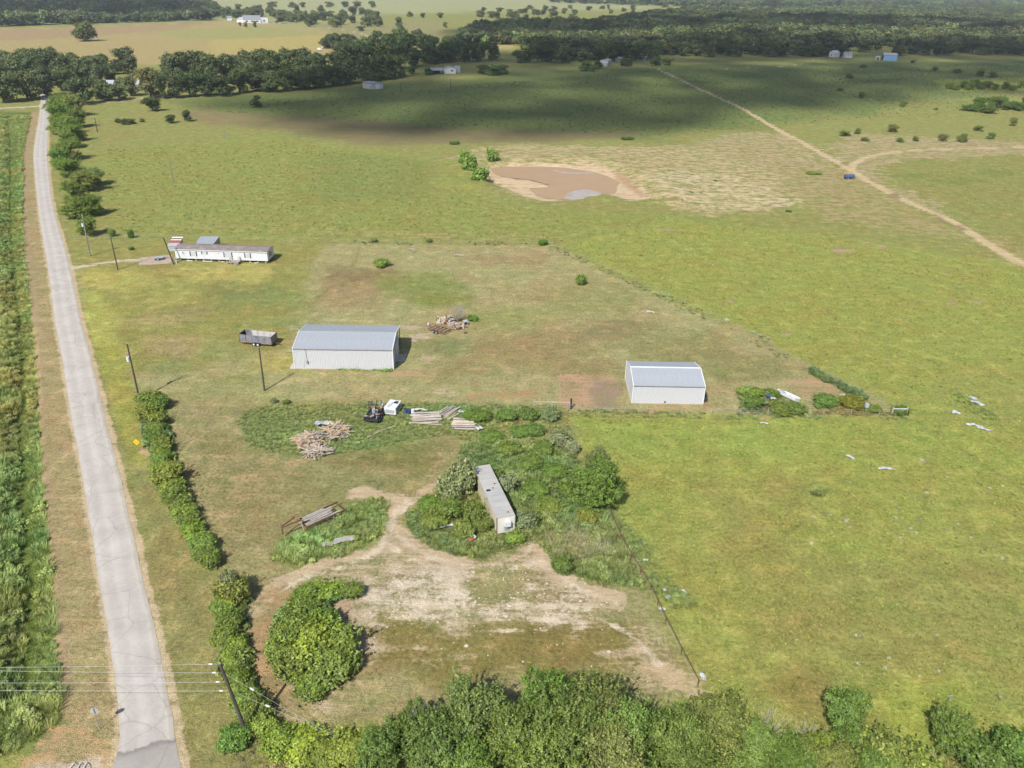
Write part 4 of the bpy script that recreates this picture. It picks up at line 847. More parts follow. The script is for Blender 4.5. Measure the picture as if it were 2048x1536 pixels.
belt([(1725, 104, 9, 14), (1750, 100, 10, 14), (1640, 112, 8, 14), (1618, 113, 9, 14), (1790, 112, 8, 12)], 'tree close behind the blue barn and the small houses', 'trees close behind the blue barn')
belt([(1905, 102, 14, 20)], 'grey rounded leafless-looking tree in the wood at the far right', None, 'grey_tree', (2.0, 1.7, 2.8)); belt([(1247, 92, 13, 18)], 'grey-crowned tree standing in the shaded wood, right of centre', None, 'grey_tree', (1.9, 1.6, 2.6)); belt([(1345, 104, 12, 16)], 'greyish tree at the front of the wood above the track', None, 'grey_tree', (1.8, 1.6, 2.2))
belt([(960, 122, 14, 9)], 'tall grey bare-looking tree at the end of the clump behind the open shed', None, 'grey_tree', (2.0, 1.7, 2.2)); belt([(1045, 100, 15, 16)], 'pale yellow-green tree with a light trunk in front of the dark wood', None, 'pale_tree', (1.9, 1.8, 1.5))
belt([(1172, 142, 7, 9), (1195, 138, 6, 7), (1185, 143, 4, 7), (1310, 131, 7, 9), (1335, 130, 5, 10), (1250, 132, 6, 10)], 'low bushy tree by the pale sheds at the end of the dirt track', 'low trees by the pale sheds', 'low_tree', (1.1, 1.3, 1.1))
for i, (x, y, h, w, lb) in enumerate([(1698, 156, 5, 12, 'dark clump of bushes alone on the shaded pasture below the small houses'), (1725, 136, 4, 8, 'small dark bush below the blue barn, left one'), (1826, 126, 4.5, 8, 'small dark bush right of the blue barn'), (1870, 142, 4, 7, 'small round bush on the far right pasture'), (1915, 146, 5.5, 12, 'wide dark bush on the far right pasture'),
   (1960, 152, 5.5, 11, 'dark bush right of the wide dark bush on the far right pasture'), (1985, 155, 5, 10, 'dark bush cluster near the right edge, above the bright scrub'), (1722, 196, 4, 10, 'dark bush beside the small white rocks on the right pasture'), (1680, 182, 3, 14, 'low dark scrub above the white rocks on the right pasture'), (1805, 213, 3.5, 9, 'bright bush at the edge of the cloud shade on the right pasture'),
   (1872, 220, 2, 5, 'small lone bush on the sunny right pasture'), (1785, 264, 5, 9, 'round pale bush in the right fence row'), (1715, 268, 4, 6, 'small pale tree in the right fence row'), (1690, 272, 3, 8, 'left end bush of the right fence row'), (1730, 282, 2.5, 12, 'long low bush at the left end of the right fence row'), (1885, 282, 5, 9, 'round bush in the lower right fence row'),
   (1925, 284, 4.5, 7, 'pale stemmed bush in the lower right fence row'), (1980, 278, 4, 6, 'bush near the right end of the lower fence row'), (1955, 262, 4, 6, 'bush in the upper right fence row'), (2025, 252, 5, 6, 'tree at the right edge above the dirt branch track'), (1830, 282, 3, 6, 'thin bush in the lower right fence row'), (1800, 284, 2.6, 6, 'small thin bush in the lower right fence row')]):
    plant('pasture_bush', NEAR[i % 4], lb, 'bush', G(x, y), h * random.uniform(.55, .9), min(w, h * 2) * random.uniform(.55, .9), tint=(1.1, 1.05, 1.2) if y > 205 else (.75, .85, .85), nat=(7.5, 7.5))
for i, (x, y, h, w) in enumerate([(1900, 178, 5, 14), (1925, 176, 6, 16), (1950, 174, 6, 16), (1975, 176, 5, 14), (2010, 178, 5, 14), (2040, 176, 5, 12), (1960, 214, 5, 18), (1990, 216, 6, 18), (2025, 218, 6, 18), (2050, 212, 6, 16), (1940, 222, 4, 16), (1975, 226, 4, 16), (1912, 180, 4, 10), (1938, 180, 5, 10), (1962, 179, 5, 10), (1990, 180, 4, 9), (2025, 181, 4, 9), (1950, 219, 4, 10), (1980, 221, 5, 10), (2010, 220, 5, 10), (2038, 222, 5, 10), (1958, 209, 4, 10), (2005, 210, 5, 10)]):
    up = y < 200  # sunlit bushes tinted brighter, shaded ones darker: the shade is in the tint
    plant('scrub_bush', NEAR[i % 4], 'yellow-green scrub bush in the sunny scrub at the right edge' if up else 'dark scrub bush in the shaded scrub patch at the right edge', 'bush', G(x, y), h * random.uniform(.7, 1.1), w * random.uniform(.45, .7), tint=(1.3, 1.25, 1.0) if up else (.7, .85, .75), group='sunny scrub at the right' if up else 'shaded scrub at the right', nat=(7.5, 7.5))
# ------------------------------------------------------------------ trees in the distant fields
belt([(173, 82, 17, 22)], 'great lone oak in the tan field at the upper left', None, 'lone_oak', (1.25, 1.2, 1))
for i, (x, y, h, w) in enumerate([(705, 46, 11, 26), (670, 54, 10, 26), (752, 50, 12, 20), (798, 52, 12, 18), (650, 40, 12, 18), (690, 38, 12, 18), (745, 38, 12, 18), (600, 42, 13, 18), (620, 50, 14, 20), (560, 40, 15, 20), (580, 44, 14, 20), (520, 30, 16, 22), (545, 34, 16, 22), (495, 32, 14, 22), (470, 36, 12, 20),
     (640, 36, 10, 20), (845, 36, 8, 16), (820, 34, 9, 16), (880, 36, 9, 20), (800, 58, 8, 14), (722, 62, 6, 14), (890, 55, 7, 12), (510, 55, 8, 10), (492, 54, 6, 8), (480, 52, 5, 7), (660, 15, 12, 26), (690, 15, 13, 26), (715, 16, 14, 34), (745, 15, 13, 28), (585, 15, 11, 24), (605, 15, 11, 24), (545, 14, 11, 30),
     (1000, 24, 9, 22), (1020, 28, 9, 22), (1050, 26, 9, 22), (1075, 30, 10, 22), (1090, 20, 10, 26), (1030, 36, 12, 26), (985, 36, 11, 24), (1140, 18, 9, 22), (1180, 20, 8, 20), (1205, 18, 8, 22), (1265, 17, 9, 30), (1330, 15, 9, 28), (1110, 32, 10, 22), (960, 34, 12, 22), (1150, 30, 10, 22)]):
    plant('field_tree', MID[i % 6], 'small distant tree dotted about the pale fields near the top of the picture', 'tree', G(x, y), h * 1.05, w * .72, tint=rtint(.15), group='trees dotted about the far fields', nat=(13, 13))

for i in range(34):
    x = random.uniform(540, 770); y = 22 + random.random() * 30 + (x - 540) * .02
    plant('field_tree', MID[i % 6], 'distant tree in the loose groves right of the big white house', 'tree', G(x, y), random.uniform(9, 15), random.uniform(12, 20), tint=rtint(.2), group='groves right of the big white house', nat=(13, 13))
for i in range(14):
    plant('field_tree', MID[i % 6], 'distant tree behind the big white house', 'tree', G(random.uniform(445, 545), random.uniform(22, 38)), random.uniform(12, 17), random.uniform(13, 20), tint=rtint(.2), group='trees behind the big white house', nat=(13, 13))
for i in range(26):
    plant('field_tree', MID[i % 6], 'distant tree in the broken line above the shaded wood', 'tree', G(random.uniform(960, 1320), random.uniform(18, 40)), random.uniform(7, 12), random.uniform(9, 18), tint=rtint(.2), group='broken tree line above the shaded wood', nat=(13, 13))
# ------------------------------------------------------------------ far woods: too many to count, one object each
def scatter(name, pts, scale, rz, tint, protos, mat_slot=None):
    """one object: a cloud of points carrying copies of the prototype meshes"""
    me = bpy.data.meshes.new(name); n = len(pts)
    me.vertices.add(n); me.vertices.foreach_set('co', np.asarray(pts, np.float32).ravel())
    def at(nm, ty, key, arr): a = me.attributes.new(nm, ty, 'POINT'); a.data.foreach_set(key, np.asarray(arr, np.float32).ravel())
    at('size', 'FLOAT_VECTOR', 'vector', scale); at('turn', 'FLOAT_VECTOR', 'vector', np.column_stack([rz * 0, rz * 0, rz]) if np.ndim(rz) == 1 else rz)
    at('tint', 'FLOAT_COLOR', 'color', np.column_stack([tint, np.ones(n)]))
    a = me.attributes.new('kin', 'INT', 'POINT'); a.data.foreach_set('value', (np.arange(n) * 7919 % len(protos)).astype(np.int32))
    me.update(); o = place(name, me)
    col = bpy.data.collections.new(name + '_kinds')
    for i, p in enumerate(protos): col.objects.link(bpy.data.objects.new(f'{name}_kind_{i}', p))
    ng = bpy.data.node_groups.new(name, 'GeometryNodeTree')
    ng.interface.new_socket('Geometry', in_out='INPUT', socket_type='NodeSocketGeometry'); ng.interface.new_socket('Geometry', in_out='OUTPUT', socket_type='NodeSocketGeometry')
    N, Lk = ng.nodes, ng.links
    gi, go = N.new('NodeGroupInput'), N.new('NodeGroupOutput')
    ci = N.new('GeometryNodeCollectionInfo'); ci.inputs[0].default_value = col; ci.inputs['Separate Children'].default_value = True; ci.inputs['Reset Children'].default_value = True
    ip = N.new('GeometryNodeInstanceOnPoints'); ip.inputs['Pick Instance'].default_value = True
    def na(nm, ty):
        a = N.new('GeometryNodeInputNamedAttribute'); a.data_type = ty; a.inputs[0].default_value = nm; return a.outputs[0]
    Lk.new(gi.outputs[0], ip.inputs['Points']); Lk.new(ci.outputs[0], ip.inputs['Instance'])
    Lk.new(na('kin', 'INT'), ip.inputs['Instance Index']); Lk.new(na('size', 'FLOAT_VECTOR'), ip.inputs['Scale'])
    er = N.new('FunctionNodeEulerToRotation'); Lk.new(na('turn', 'FLOAT_VECTOR'), er.inputs[0]); Lk.new(er.outputs[0], ip.inputs['Rotation'])
    Lk.new(ip.outputs[0], go.inputs[0])
    md = o.modifiers.new('scatter', 'NODES'); md.node_group = ng
    return o
def with_mat(me, mat):
    m = me.copy(); m.materials.clear(); m.materials.append(mat); return m
def fill(poly_px, spacing, seed, jitter=.8):
    P = GP(poly_px); lo, hi = P.min(0), P.max(0); r = np.random.default_rng(seed)
    gx, gy = np.meshgrid(np.arange(lo[0], hi[0], spacing), np.arange(lo[1], hi[1], spacing)); q = np.column_stack([gx.ravel(), gy.ravel()]) + r.uniform(-.5, .5, (gx.size, 2)) * spacing * jitter * 1.6
    return q[poly_sd(q[:, 0], q[:, 1], P) < 0], r
FARI = [with_mat(c, LEAF_I) for t, c in FAR + MID[:3]]
def wood_mass(name, label, poly, spacing, seed, h=(10, 15), tint=(1, 1, 1)):
    q, r = fill(poly, spacing, seed); n = len(q)
    hh = r.uniform(*h, n) / 12 * (1 + 1.0 * fbm(q[:, 0], q[:, 1], 60, seed)); ww = hh * r.uniform(.8, 1.35, n)
    k = (r.uniform(.6, 1.6, n) * (1 + .9 * fbm(q[:, 0], q[:, 1], 90, seed + 4)))[:, None] * np.column_stack([r.uniform(.8, 1.12, n), np.ones(n), r.uniform(.8, 1.15, n)]) * np.array(tint) * .85
    o = scatter(name, np.column_stack([q, np.zeros(n)]), np.column_stack([ww, ww, hh]), r.uniform(0, 6.28, n), k, FARI)
    return stuff(o, label, 'wood')
wood_mass('far_wood', 'dark wood stretching across the right half of the distance', [(900, 88), (960, 66), (1010, 58), (1180, 58), (1300, 38), (1400, 22), (1480, 30), (1700, 20), (2200, 18), (2300, 60), (2300, 98), (2000, 100), (1820, 99), (1760, 92), (1600, 102), (1450, 104), (1300, 112), (1120, 118), (1060, 112), (1075, 94)], 11, 5, tint=(1.05, 1, 1))
wood_mass('horizon_wood', 'hazy wood below the top edge of the picture', [(1100, 6), (1400, 14), (1700, 16), (2300, 14), (2600, -8), (1500, -8), (1100, -2)], 26, 6, (14, 20), (1.1, 1.1, 1.1))
wood_mass('left_wood', 'dark wood behind the tan field at the upper left', [(-500, 62), (-200, 58), (60, 52), (240, 46), (420, 41), (440, 28), (430, 14), (330, 8), (160, 12), (0, 20), (-500, 22)], 13, 7, (11, 16))
wood_mass('left_horizon_wood', 'thin hazy line of trees at the top left edge', [(-600, 12), (0, 6), (350, 4), (420, -4), (-600, -6)], 24, 8, (14, 20))
# ------------------------------------------------------------------ building materials
def ribbed(name, col, rough=.5, metal=.0, var=.05, scale=.4, **k): return mk(name, col, rough, metal, var, scale, **k)
M_WALL = ribbed('white_sheet', (.455, .46, .475), .5, var=.07, scale=.8, col2=(.41, .405, .40), stretch=(1, 1, .12)); M_TRIM = mk('white_trim', (.62, .63, .645), .4, var=.03)
M_ROOF = ribbed('grey_blue_roof', (.29, .31, .335), .55, var=.05, col2=(.305, .325, .345)); M_SIDING = mk('white_vinyl', (.55, .56, .58), .5, var=.04, scale=.5)
M_SHINGLE = mk('brown_shingle', (.185, .155, .14), .9, var=.22, scale=1.1, col2=(.225, .19, .175)); M_GLASS = mk('window_glass', (.05, .06, .07), .08, spec=.6, var=.2)
M_PALEGLASS = mk('blind_glass', (.42, .43, .44), .2, spec=.5, var=.1); M_SHUT = mk('dark_shutter', (.085, .09, .11), .6); M_DARK = mk('dark_steel', (.035, .035, .04), .6, var=.3)
M_GREY = mk('grey_steel', (.26, .27, .28), .5, var=.15, metal=.2); M_GALV = mk('galvanised', (.42, .44, .46), .45, metal=.3, var=.12); M_RUST = mk('rust', (.16, .075, .045), .9, var=.35, scale=3, col2=(.09, .055, .045))
M_RUSTL = mk('light_rust', (.27, .14, .08), .9, var=.3, scale=3, col2=(.15, .09, .07)); M_RED = mk('faded_red', (.26, .075, .05), .7, var=.25, scale=2, col2=(.3, .13, .1)); M_CONC = mk('slab_concrete', (.40, .37, .32), .9, var=.12, scale=1)
M_WEATH = mk('weathered_wood', (.34, .29, .235), .9, var=.3, scale=1.5, stretch=(.3, 3, 3), col2=(.26, .22, .18)); M_PALEW = mk('pale_board', (.47, .38, .29), .9, var=.28, scale=1.2, col2=(.40, .33, .27)); M_GREYW = mk('grey_board', (.32, .295, .27), .9, var=.25, scale=1.5)
M_POLE = mk('creosote_pole', (.075, .06, .05), .9, var=.3, scale=2, stretch=(1, 1, .2)); M_POLEG = mk('grey_pole', (.20, .18, .165), .9, var=.25, scale=2, stretch=(1, 1, .2)); M_WHITE = mk('white_paint', (.56, .565, .57), .5, var=.08, scale=1.5)
M_BLACK = mk('tyre_black', (.025, .025, .026), .8, var=.2); M_BLUE = mk('blue_plastic', (.05, .09, .19), .45, var=.15); M_YEL = mk('yellow_paint', (.55, .33, .03), .6, var=.2); M_SIGN = mk('sign_yellow', (.74, .42, .01), .5, var=.03)
M_PLAST = mk('white_sheeting', (.42, .43, .43), .5, var=.3, scale=2.5, col2=(.30, .29, .26)); M_TAN = mk('cream_panel', (.50, .45, .335), .6, var=.08, scale=.8, col2=(.44, .385, .27)); M_VANROOF = mk('chalky_grey_roof', (.36, .345, .32), .8, var=.10, scale=.5, col2=(.33, .325, .31))
M_BBLUE = mk('blue_barn', (.17, .33, .55), .6, var=.08); M_WIRE = mk('wire', (.42, .42, .42), .6, var=.05); M_DWIRE = mk('dark_wire', (.08, .08, .08), .6)

def panel_mesh(name, w, h, mat, ribs=3, depth=.028):
    """ribbed sheet, standing, outside towards -y, lower left corner at the origin"""
    xs = []; s = w / ribs
    for i in range(ribs):
        x = i * s; xs += [(x, 0), (x + s * .62, 0), (x + s * .72, -depth), (x + s * .9, -depth)]
    xs.append((w - .004, 0)); mb = MB()
    for (x0, y0), (x1, y1) in zip(xs[:-1], xs[1:]): mb.add([(x0, y0, 0), (x1, y1, 0), (x1, y1, h), (x0, y0, h)], [(0, 1, 2, 3)])
    return mb.mesh(name, mat)
def frame(a, b):
    a, b = G(*a), G(*b); d = b - a; return a, math.atan2(d.y, d.x), d.length
def gable_mesh(name, y0, y1, D, eave, ridge, mat, n, zoff=.0):
    """ribbed gable end between depths y0 and y1, outside towards -x of the mesh"""
    top = lambda y: eave + (ridge - eave) * (1 - abs(2 * y / D - 1))
    ys = sorted(set([y0, y1] + ([D / 2] if y0 < D / 2 < y1 else []) + list(np.linspace(y0, y1, n))))
    mb = MB()
    for i, (a, b) in enumerate(zip(ys[:-1], ys[1:])):
        m, q = a + (b - a) * .68, a + (b - a) * .84
        for u, v, xu, xv in ((a, m, 0, 0), (m, q, 0, -.03), (q, b, -.03, 0)):
            mb.add([(xu, u, zoff), (xu, u, top(u) - .03), (xv, v, top(v) - .03), (xv, v, zoff)], [(0, 1, 2, 3)])
    return mb.mesh(name, mat)
def metal_building(t, L, D, eave, ridge, open_from=None, ridge_trim=True):
    n = round(L / .915); w = L / n
    pm = panel_mesh('wall_panel', w, eave - .05, M_WALL)
    for i in range(n): place('wall_panel', pm, t, (i * w, 0, 0))
    for i in range(n): place('wall_panel', pm, t, ((i + 1) * w, (open_from or D), 0), math.pi)
    sl = math.hypot(D / 2, ridge - eave); an = math.atan2(ridge - eave, D / 2); ov = .12
    rm = panel_mesh('roof_panel', w, sl + ov, M_ROOF)
    for i in range(n): place('roof_panel', rm, t, (i * w, -ov * math.cos(an), eave - ov * math.sin(an)), rot=(-(math.pi / 2 - an), 0, 0))
    for i in range(n): place('roof_panel', rm, t, ((i + 1) * w, D + ov * math.cos(an), eave - ov * math.sin(an)), rot=(-(math.pi / 2 - an), 0, math.pi))
    e = D if open_from is None else open_from
    place('gable_wall', gable_mesh('gable_wall', 0, e, D, eave, ridge, M_WALL, 20), t, (0, 0, 0))
    o = place('gable_wall', gable_mesh('gable_wall', D - e, D, D, eave, ridge, M_WALL, 20), t, (L, D, 0), math.pi)
    for x in (-.02, L + .02):
        for s in (0, 1):
            y0 = -.1 if s == 0 else D + .1
            MB().bar((x, y0, eave + .02), (x, D / 2, ridge + .06), .11, .09).build('rake_trim', M_TRIM, t)
        for y in ((-.02, D + .02) if open_from is None else (-.02,)): MB().box((x, y, eave / 2), (.13, .13, eave)).build('corner_trim', M_TRIM, t)
    if ridge_trim: MB().prism([(D / 2 - .2, ridge - .02), (D / 2 - .2, ridge + .03), (D / 2, ridge + .07), (D / 2 + .2, ridge + .03), (D / 2 + .2, ridge - .02)], .08, L - .08).build('ridge_cap', M_TRIM if ridge_trim == 2 else M_ROOF, t)
    MB().box((L / 2, -.14, eave - .06), (L - .1, .08, .10)).build('eave_trim', M_GREY, t)
    MB().box((L / 2, e / 2, .02), (L + .2, e + .2, .2)).build('slab', M_CONC, t)

a, rz, L = frame((590, 737), (786, 739.5))
barn = thing('metal_building', 'large white metal building with grey-blue gable roof in the middle of the yard', 'metal building', a, rz)
metal_building(barn, 18.3, 11.2, 4.1, 5.12, open_from=8.2, ridge_trim=1)
for x in (.1, 6.1, 12.2, 18.15): MB().tube((x, 11.05, 0), (x, 11.05, 4.05), .07).build('post', M_DARK, barn)
d = MB().box((18.42, 4.8, 1.75), (.06, 3.6, 3.5)).build('sliding_door', M_WALL, barn); MB().box((.05 + 18.42, 4.8, 3.58), (.1, 5.2, .12)).build('door_rail', M_TRIM, barn)
MB().box((18.48, 3.2, 1.4), (.05, .06, .5)).build('handle', M_DARK, d)
MB().box((19.2, 5.0, .05), (1.6, 3.4, .12)).build('apron', M_CONC, barn)
MB().box((-.5, 1.0, .04), (.9, 2.4, .1)).build('apron', M_CONC, barn)
c = MB().path([(2.2, -.1, 4.2), (2.35, -.1, 3.6), (2.45, -.1, 1.6)], .035, .035, 6).build('conduit', M_GREY, barn); MB().box((2.45, -.14, 1.4), (.3, .18, .5)).build('meter_box', M_GREY, barn)
MB().tube((2.1, -.1, 4.0), (2.1, -.35, 4.15), .07).build('weatherhead', M_GREY, barn); MB().box((18.0, -.1, .35), (.12, .12, .16)).build('tap', M_DARK, barn)
a, rz, L = frame((1263.5, 806), (1405, 808.5))
shop = thing('metal_building', 'small white metal building with white roof trim near the straight fence', 'metal building', a, rz)
metal_building(shop, 12.3, 9.5, 3.48, 4.68, ridge_trim=2)
MB().box((5.7, -.1, .35), (.22, .12, .3)).build('outlet', M_DARK, shop)
MB().box((12.4, 3.0, 1.1), (.06, 1.0, 2.1)).build('door', M_GREY, shop); MB().box((12.9, 1.6, .45), (.6, 1.6, .9)).build('propane_box', M_DARK, shop)

# ------------------------------------------------------------------ the mobile home
a, rz, L = frame((353, 521), (537, 527))
home = thing('mobile_home', 'long white mobile home with brown shingle roof and wooden porch', 'mobile home', a, rz)
HL, HD, F0, E0, R0 = 23.7, 4.9, .62, 2.95, 3.45
wall = MB()
wall.prism([(0, F0), (0, E0), (HD / 2, R0 - .06), (HD, E0), (HD, F0)], 0, HL); wall.build('wall', M_SIDING, home)
for k in range(9): MB().box((HL / 2, -.012, F0 + .2 + k * .25), (HL - .02, .02, .03)).build('siding_course', M_SIDING, home)
roof = MB().prism([(-.18, E0 - .02), (-.18, E0 + .06), (HD / 2, R0 + .08), (HD + .18, E0 + .06), (HD + .18, E0 - .02), (HD / 2, R0 - .02)], -.12, HL + .12).build('roof', M_SHINGLE, home)
for x in (7.5, 15.6, 20): MB().tube((x, 2.2, R0 - .1), (x, 2.2, R0 + .4), .06).build('vent_pipe', M_GREY, roof)
MB().box((HL / 2, -.2, E0 + .0), (HL + .26, .05, .14)).build('fascia', M_TRIM, home)
def window(parent, x, z, w, h, panes=2, shut=True, glass=None, side=None):
    f = MB().box((0, -.03, 0), (w + .12, .06, h + .12)).build('window', M_TRIM, parent, (x, 0, z) if side is None else side, 0 if side is None else math.pi / 2)
    pw = (w - .06) / panes
    for k in range(panes): MB().box((-w / 2 + pw * (k + .5) + .02 * k, -.065, 0), (pw - .04, .02, h - .06)).build('pane', glass or M_GLASS, f)
    if shut:
        for s in (-1, 1): MB().box((s * (w / 2 + .24), -.04, 0), (.30, .05, h + .1)).build('shutter', M_SHUT, f)
    return f
window(home, 2.1, 2.15, .28, .8, 1, False); window(home, 4.7, 1.95, 1.1, 1.15, 1, True, M_PALEGLASS); window(home, 7.6, 2.25, .85, .55, 2, True, M_PALEGLASS); window(home, 13.6, 1.95, 1.5, 1.15, 2, True, M_PALEGLASS); window(home, 18.65, 1.9, .95, 1.15, 1, True, M_PALEGLASS)
window(home, 0, 0, .8, 1.1, 1, True, None, (HL, HD * .45, 1.95))
dr = MB().box((0, -.03, 0), (.95, .06, 2.05)).build('door', M_TRIM, home, (15.7, 0, F0 + 1.1)); MB().box((.35, -.09, 0), (.06, .06, .12)).build('handle', M_DARK, dr)
MB().box((15.7, -.08, 2.82), (.5, .12, .14)).build('porch_light', M_DARK, home); MB().box((HL * .47, -.03, 2.2), (.2, .04, .2)).build('vent', M_GREY, home)
porch = place('porch', None, home, (15.6, -.05, 0))
for k in range(9): MB().box((0, -.12 - k * .2, F0 - .03), (2.2, .17, .05)).build('deck_board', M_GREYW, porch)
for x, y in ((-1.05, -.15), (1.05, -.15), (-1.05, -1.7), (1.05, -1.7), (0, -1.7)): MB().box((x, y, .85), (.1, .1, 1.7)).build('post', M_PALEW, porch)
for z in (1.1, 1.55):
    for x0, y0, x1, y1 in ((-1.05, -.1, -1.05, -1.7), (1.05, -.1, 1.05, -1.7), (-1.05, -1.72, .1, -1.72)): MB().bar((x0, y0, z), (x1, y1, z), .05, .09).build('rail', M_PALEW, porch)
for k in range(3): MB().box((-1.5 - k * .28, -1.2, F0 - .18 - k * .17), (.28, 1.0, .05)).build('step', M_GREYW, porch)
for k in range(3): MB().box((.6, -1.95 - k * .26, F0 - .2 - k * .17), (1.0, .26, .05)).build('step', M_GREYW, porch)
for k in range(12):
    for y in (.6, HD - .6): MB().box((.9 + k * 2.0, y, F0 / 2), (.4, .4, F0)).build('pier', M_CONC, home)
MB().box((HL / 2, HD / 2, F0 - .1), (HL - .4, .2, .2)).build('chassis_beam', M_DARK, home)
for x, w in ((3.4, 1.6), (8.0, 2.4), (12.0, .9), (20.6, .8)): MB().box((x, -.06, .1), (w, .03, .18), (0.12, 0, 0)).build('skirting_sheet', M_TRIM, home)
st = place('back_step', None, home, (-.5, 1.0, 0))
for k in range(4): MB().box((0, -.3 + k * .32, .2 + k * .18), (.9, .3, .05)).build('step', M_GREYW, st)

a, rz, L = frame((337, 502), (357, 502))
s = thing('tin_shed', 'low tin shed with red and white roof sheets behind the end of the mobile home', 'shed', a, rz)
MB().prism([(0, 0), (0, 1.3), (4.6, 2.3), (4.6, 0)], 0, 2.5).build('wall', M_GALV, s)
for k, (m, y0, y1) in enumerate([(M_GALV, -.15, 1.6), (M_RED, 1.65, 3.0), (M_WHITE, 3.05, 3.5), (M_RUST, 3.55, 4.1), (M_WHITE, 4.15, 4.8)]):
    z = lambda y: 1.36 + y * .217
    MB().add([(-.15, y0, z(y0)), (2.7, y0, z(y0)), (2.7, y1, z(y1)), (-.15, y1, z(y1)), (-.15, y0, z(y0) - .04), (2.7, y0, z(y0) - .04), (2.7, y1, z(y1) - .04), (-.15, y1, z(y1) - .04)], [(0, 1, 2, 3), (7, 6, 5, 4), (0, 4, 5, 1), (1, 5, 6, 2), (2, 6, 7, 3), (3, 7, 4, 0)]).build('roof_sheet', m, s)
p0, p1 = G(387, 490, 2.3), G(425.5, 490, 2.3); dd = p1 - p0; rz = math.atan2(dd.y, dd.x); Lc = dd.length
s = thing('lean_to_shed', 'grey-roofed lean-to shed half hidden behind the mobile home', 'shed', (p0.x, p0.y, 0), rz)
n = 5; pm = panel_mesh('roof_panel', Lc / n, 6.4, M_ROOF)
for i in range(n): place('roof_panel', pm, s, (i * Lc / n, 0, 2.25), rot=(-(math.pi / 2 - .07), 0, 0))
MB().box((Lc - .05, 3.2, 1.25), (.08, 6.2, 2.4)).build('side_wall', M_GREY, s); MB().box((.05, 3.2, 1.25), (.08, 6.2, 2.4)).build('side_wall', M_GREY, s); MB().box((Lc / 2, 6.2, 1.3), (Lc, .08, 2.6)).build('back_wall', M_GREY, s)

# ------------------------------------------------------------------ far buildings
def house(name, label, cat, fl, fr, D, eave, ridge, wall, roof, wins=(), doorx=None, along=True, over=.3, group=None):
    a, rz, L = frame(fl, fr); t = thing(name, label, cat, a, rz, group)
    if along:
        MB().prism([(0, 0), (0, eave), (D / 2, ridge), (D, eave), (D, 0)], 0, L).build('wall', wall, t)
        k = (ridge - eave) / (D / 2)
        MB().prism([(-over, eave - k * over + .02), (-over, eave - k * over + .14), (D / 2, ridge + .14), (D + over, eave - k * over + .14), (D + over, eave - k * over + .02), (D / 2, ridge + .02)], -over, L + over).build('roof', roof, t)
    else:
        m = MB(); m.add([(0, 0, 0), (L, 0, 0), (L, 0, eave), (L / 2, 0, ridge), (0, 0, eave), (0, D, 0), (L, D, 0), (L, D, eave), (L / 2, D, ridge), (0, D, eave)], [(0, 1, 2, 3, 4), (9, 8, 7, 6, 5), (1, 6, 7, 2), (5, 0, 4, 9), (2, 7, 8, 3), (4, 3, 8, 9)]).build('wall', wall, t)
        r = MB()
        for sgn in (-1, 1):
            x0, x1 = (L / 2, -over) if sgn < 0 else (L / 2, L + over); ze = eave - (ridge - eave) / (L / 2) * over
            r.add([(x0, -over, ridge + .15), (x1, -over, ze + .15), (x1, D + over, ze + .15), (x0, D + over, ridge + .15), (x0, -over, ridge + .02), (x1, -over, ze + .02), (x1, D + over, ze + .02), (x0, D + over, ridge + .02)],
                  [(0, 1, 2, 3), (7, 6, 5, 4), (0, 4, 5, 1), (1, 5, 6, 2), (2, 6, 7, 3), (3, 7, 4, 0)])
        r.build('roof', roof, t)
    for x, z, w, h in wins:
        f = MB().box((x * L, -.04, z), (w + .2, .08, h + .2)).build('window', M_TRIM, t); MB().box((x * L, -.09, z), (w, .04, h)).build('pane', M_GLASS, f)
    if doorx is not None: MB().box((doorx * L, -.05, 1.05), (1.0, .1, 2.1)).build('door', M_GREY, t)
    return t, L
t, L = house('metal_shed', 'white metal shed with grey roof at the edge of the far tree belt', 'shed', (726, 176), (744, 179), 9, 3.4, 4.0, M_WALL, M_ROOF)
MB().box((L + .05, 4.5, 1.5), (.08, 3.0, 2.9)).build('roller_door', M_TRIM, t); MB().box((L * .9, -.08, 1.0), (.9, .08, 2.0)).build('door', M_GREY, t)
t, L = house('farm_house', 'small white gabled house beside the far open-sided shed', 'house', (888, 147.5), (912, 147.5), 8, 3.6, 5.0, M_WHITE, M_ROOF, [(.68, 2.2, 1.6, 1.1)], along=False)
MB().box((L + 1.5, 7, 2.4), (4.4, 3.5, 4.8)).build('rear_wing', M_GALV, t)
a, rz, L = frame((858, 149), (888, 148)); t = thing('open_shed', 'long open-sided shed with blue-grey roof beside the far white house', 'shed', a, rz)
MB().prism([(-.5, 2.6), (-.5, 2.75), (4.5, 4.2), (9.5, 2.75), (9.5, 2.6), (4.5, 4.05)], -.5, L).build('roof', M_ROOF, t)
for x in np.linspace(0, L - .6, 5):
    for y in (0, 9): MB().tube((x, y, 0), (x, y, 2.7), .1).build('post', M_DARK, t)
MB().box((L / 2, 8.9, 1.3), (L, .1, 2.6)).build('back_wall', M_DARK, t)
t = thing('red_tractor', 'small red tractor parked left of the far open-sided shed', 'tractor', G(854, 150), .2)
MB().box((0, 0, 1.1), (2.4, .9, .8)).build('body', M_RED, t); MB().box((.9, 0, 1.9), (.9, 1.1, .9)).build('cab', M_RED, t)
for x, r in ((-.9, .45), (.9, .75)):
    for y in (-.75, .75): MB().tube((x, y - .15, r), (x, y + .15, r), r, n=14).build('wheel', M_BLACK, t)
t, L = house('pale_shed', 'narrow pale blue-grey shed at the edge of the wood near the track end', 'shed', (1200, 131), (1216, 132), 8, 4.2, 5.0, M_GALV, M_ROOF, along=False)
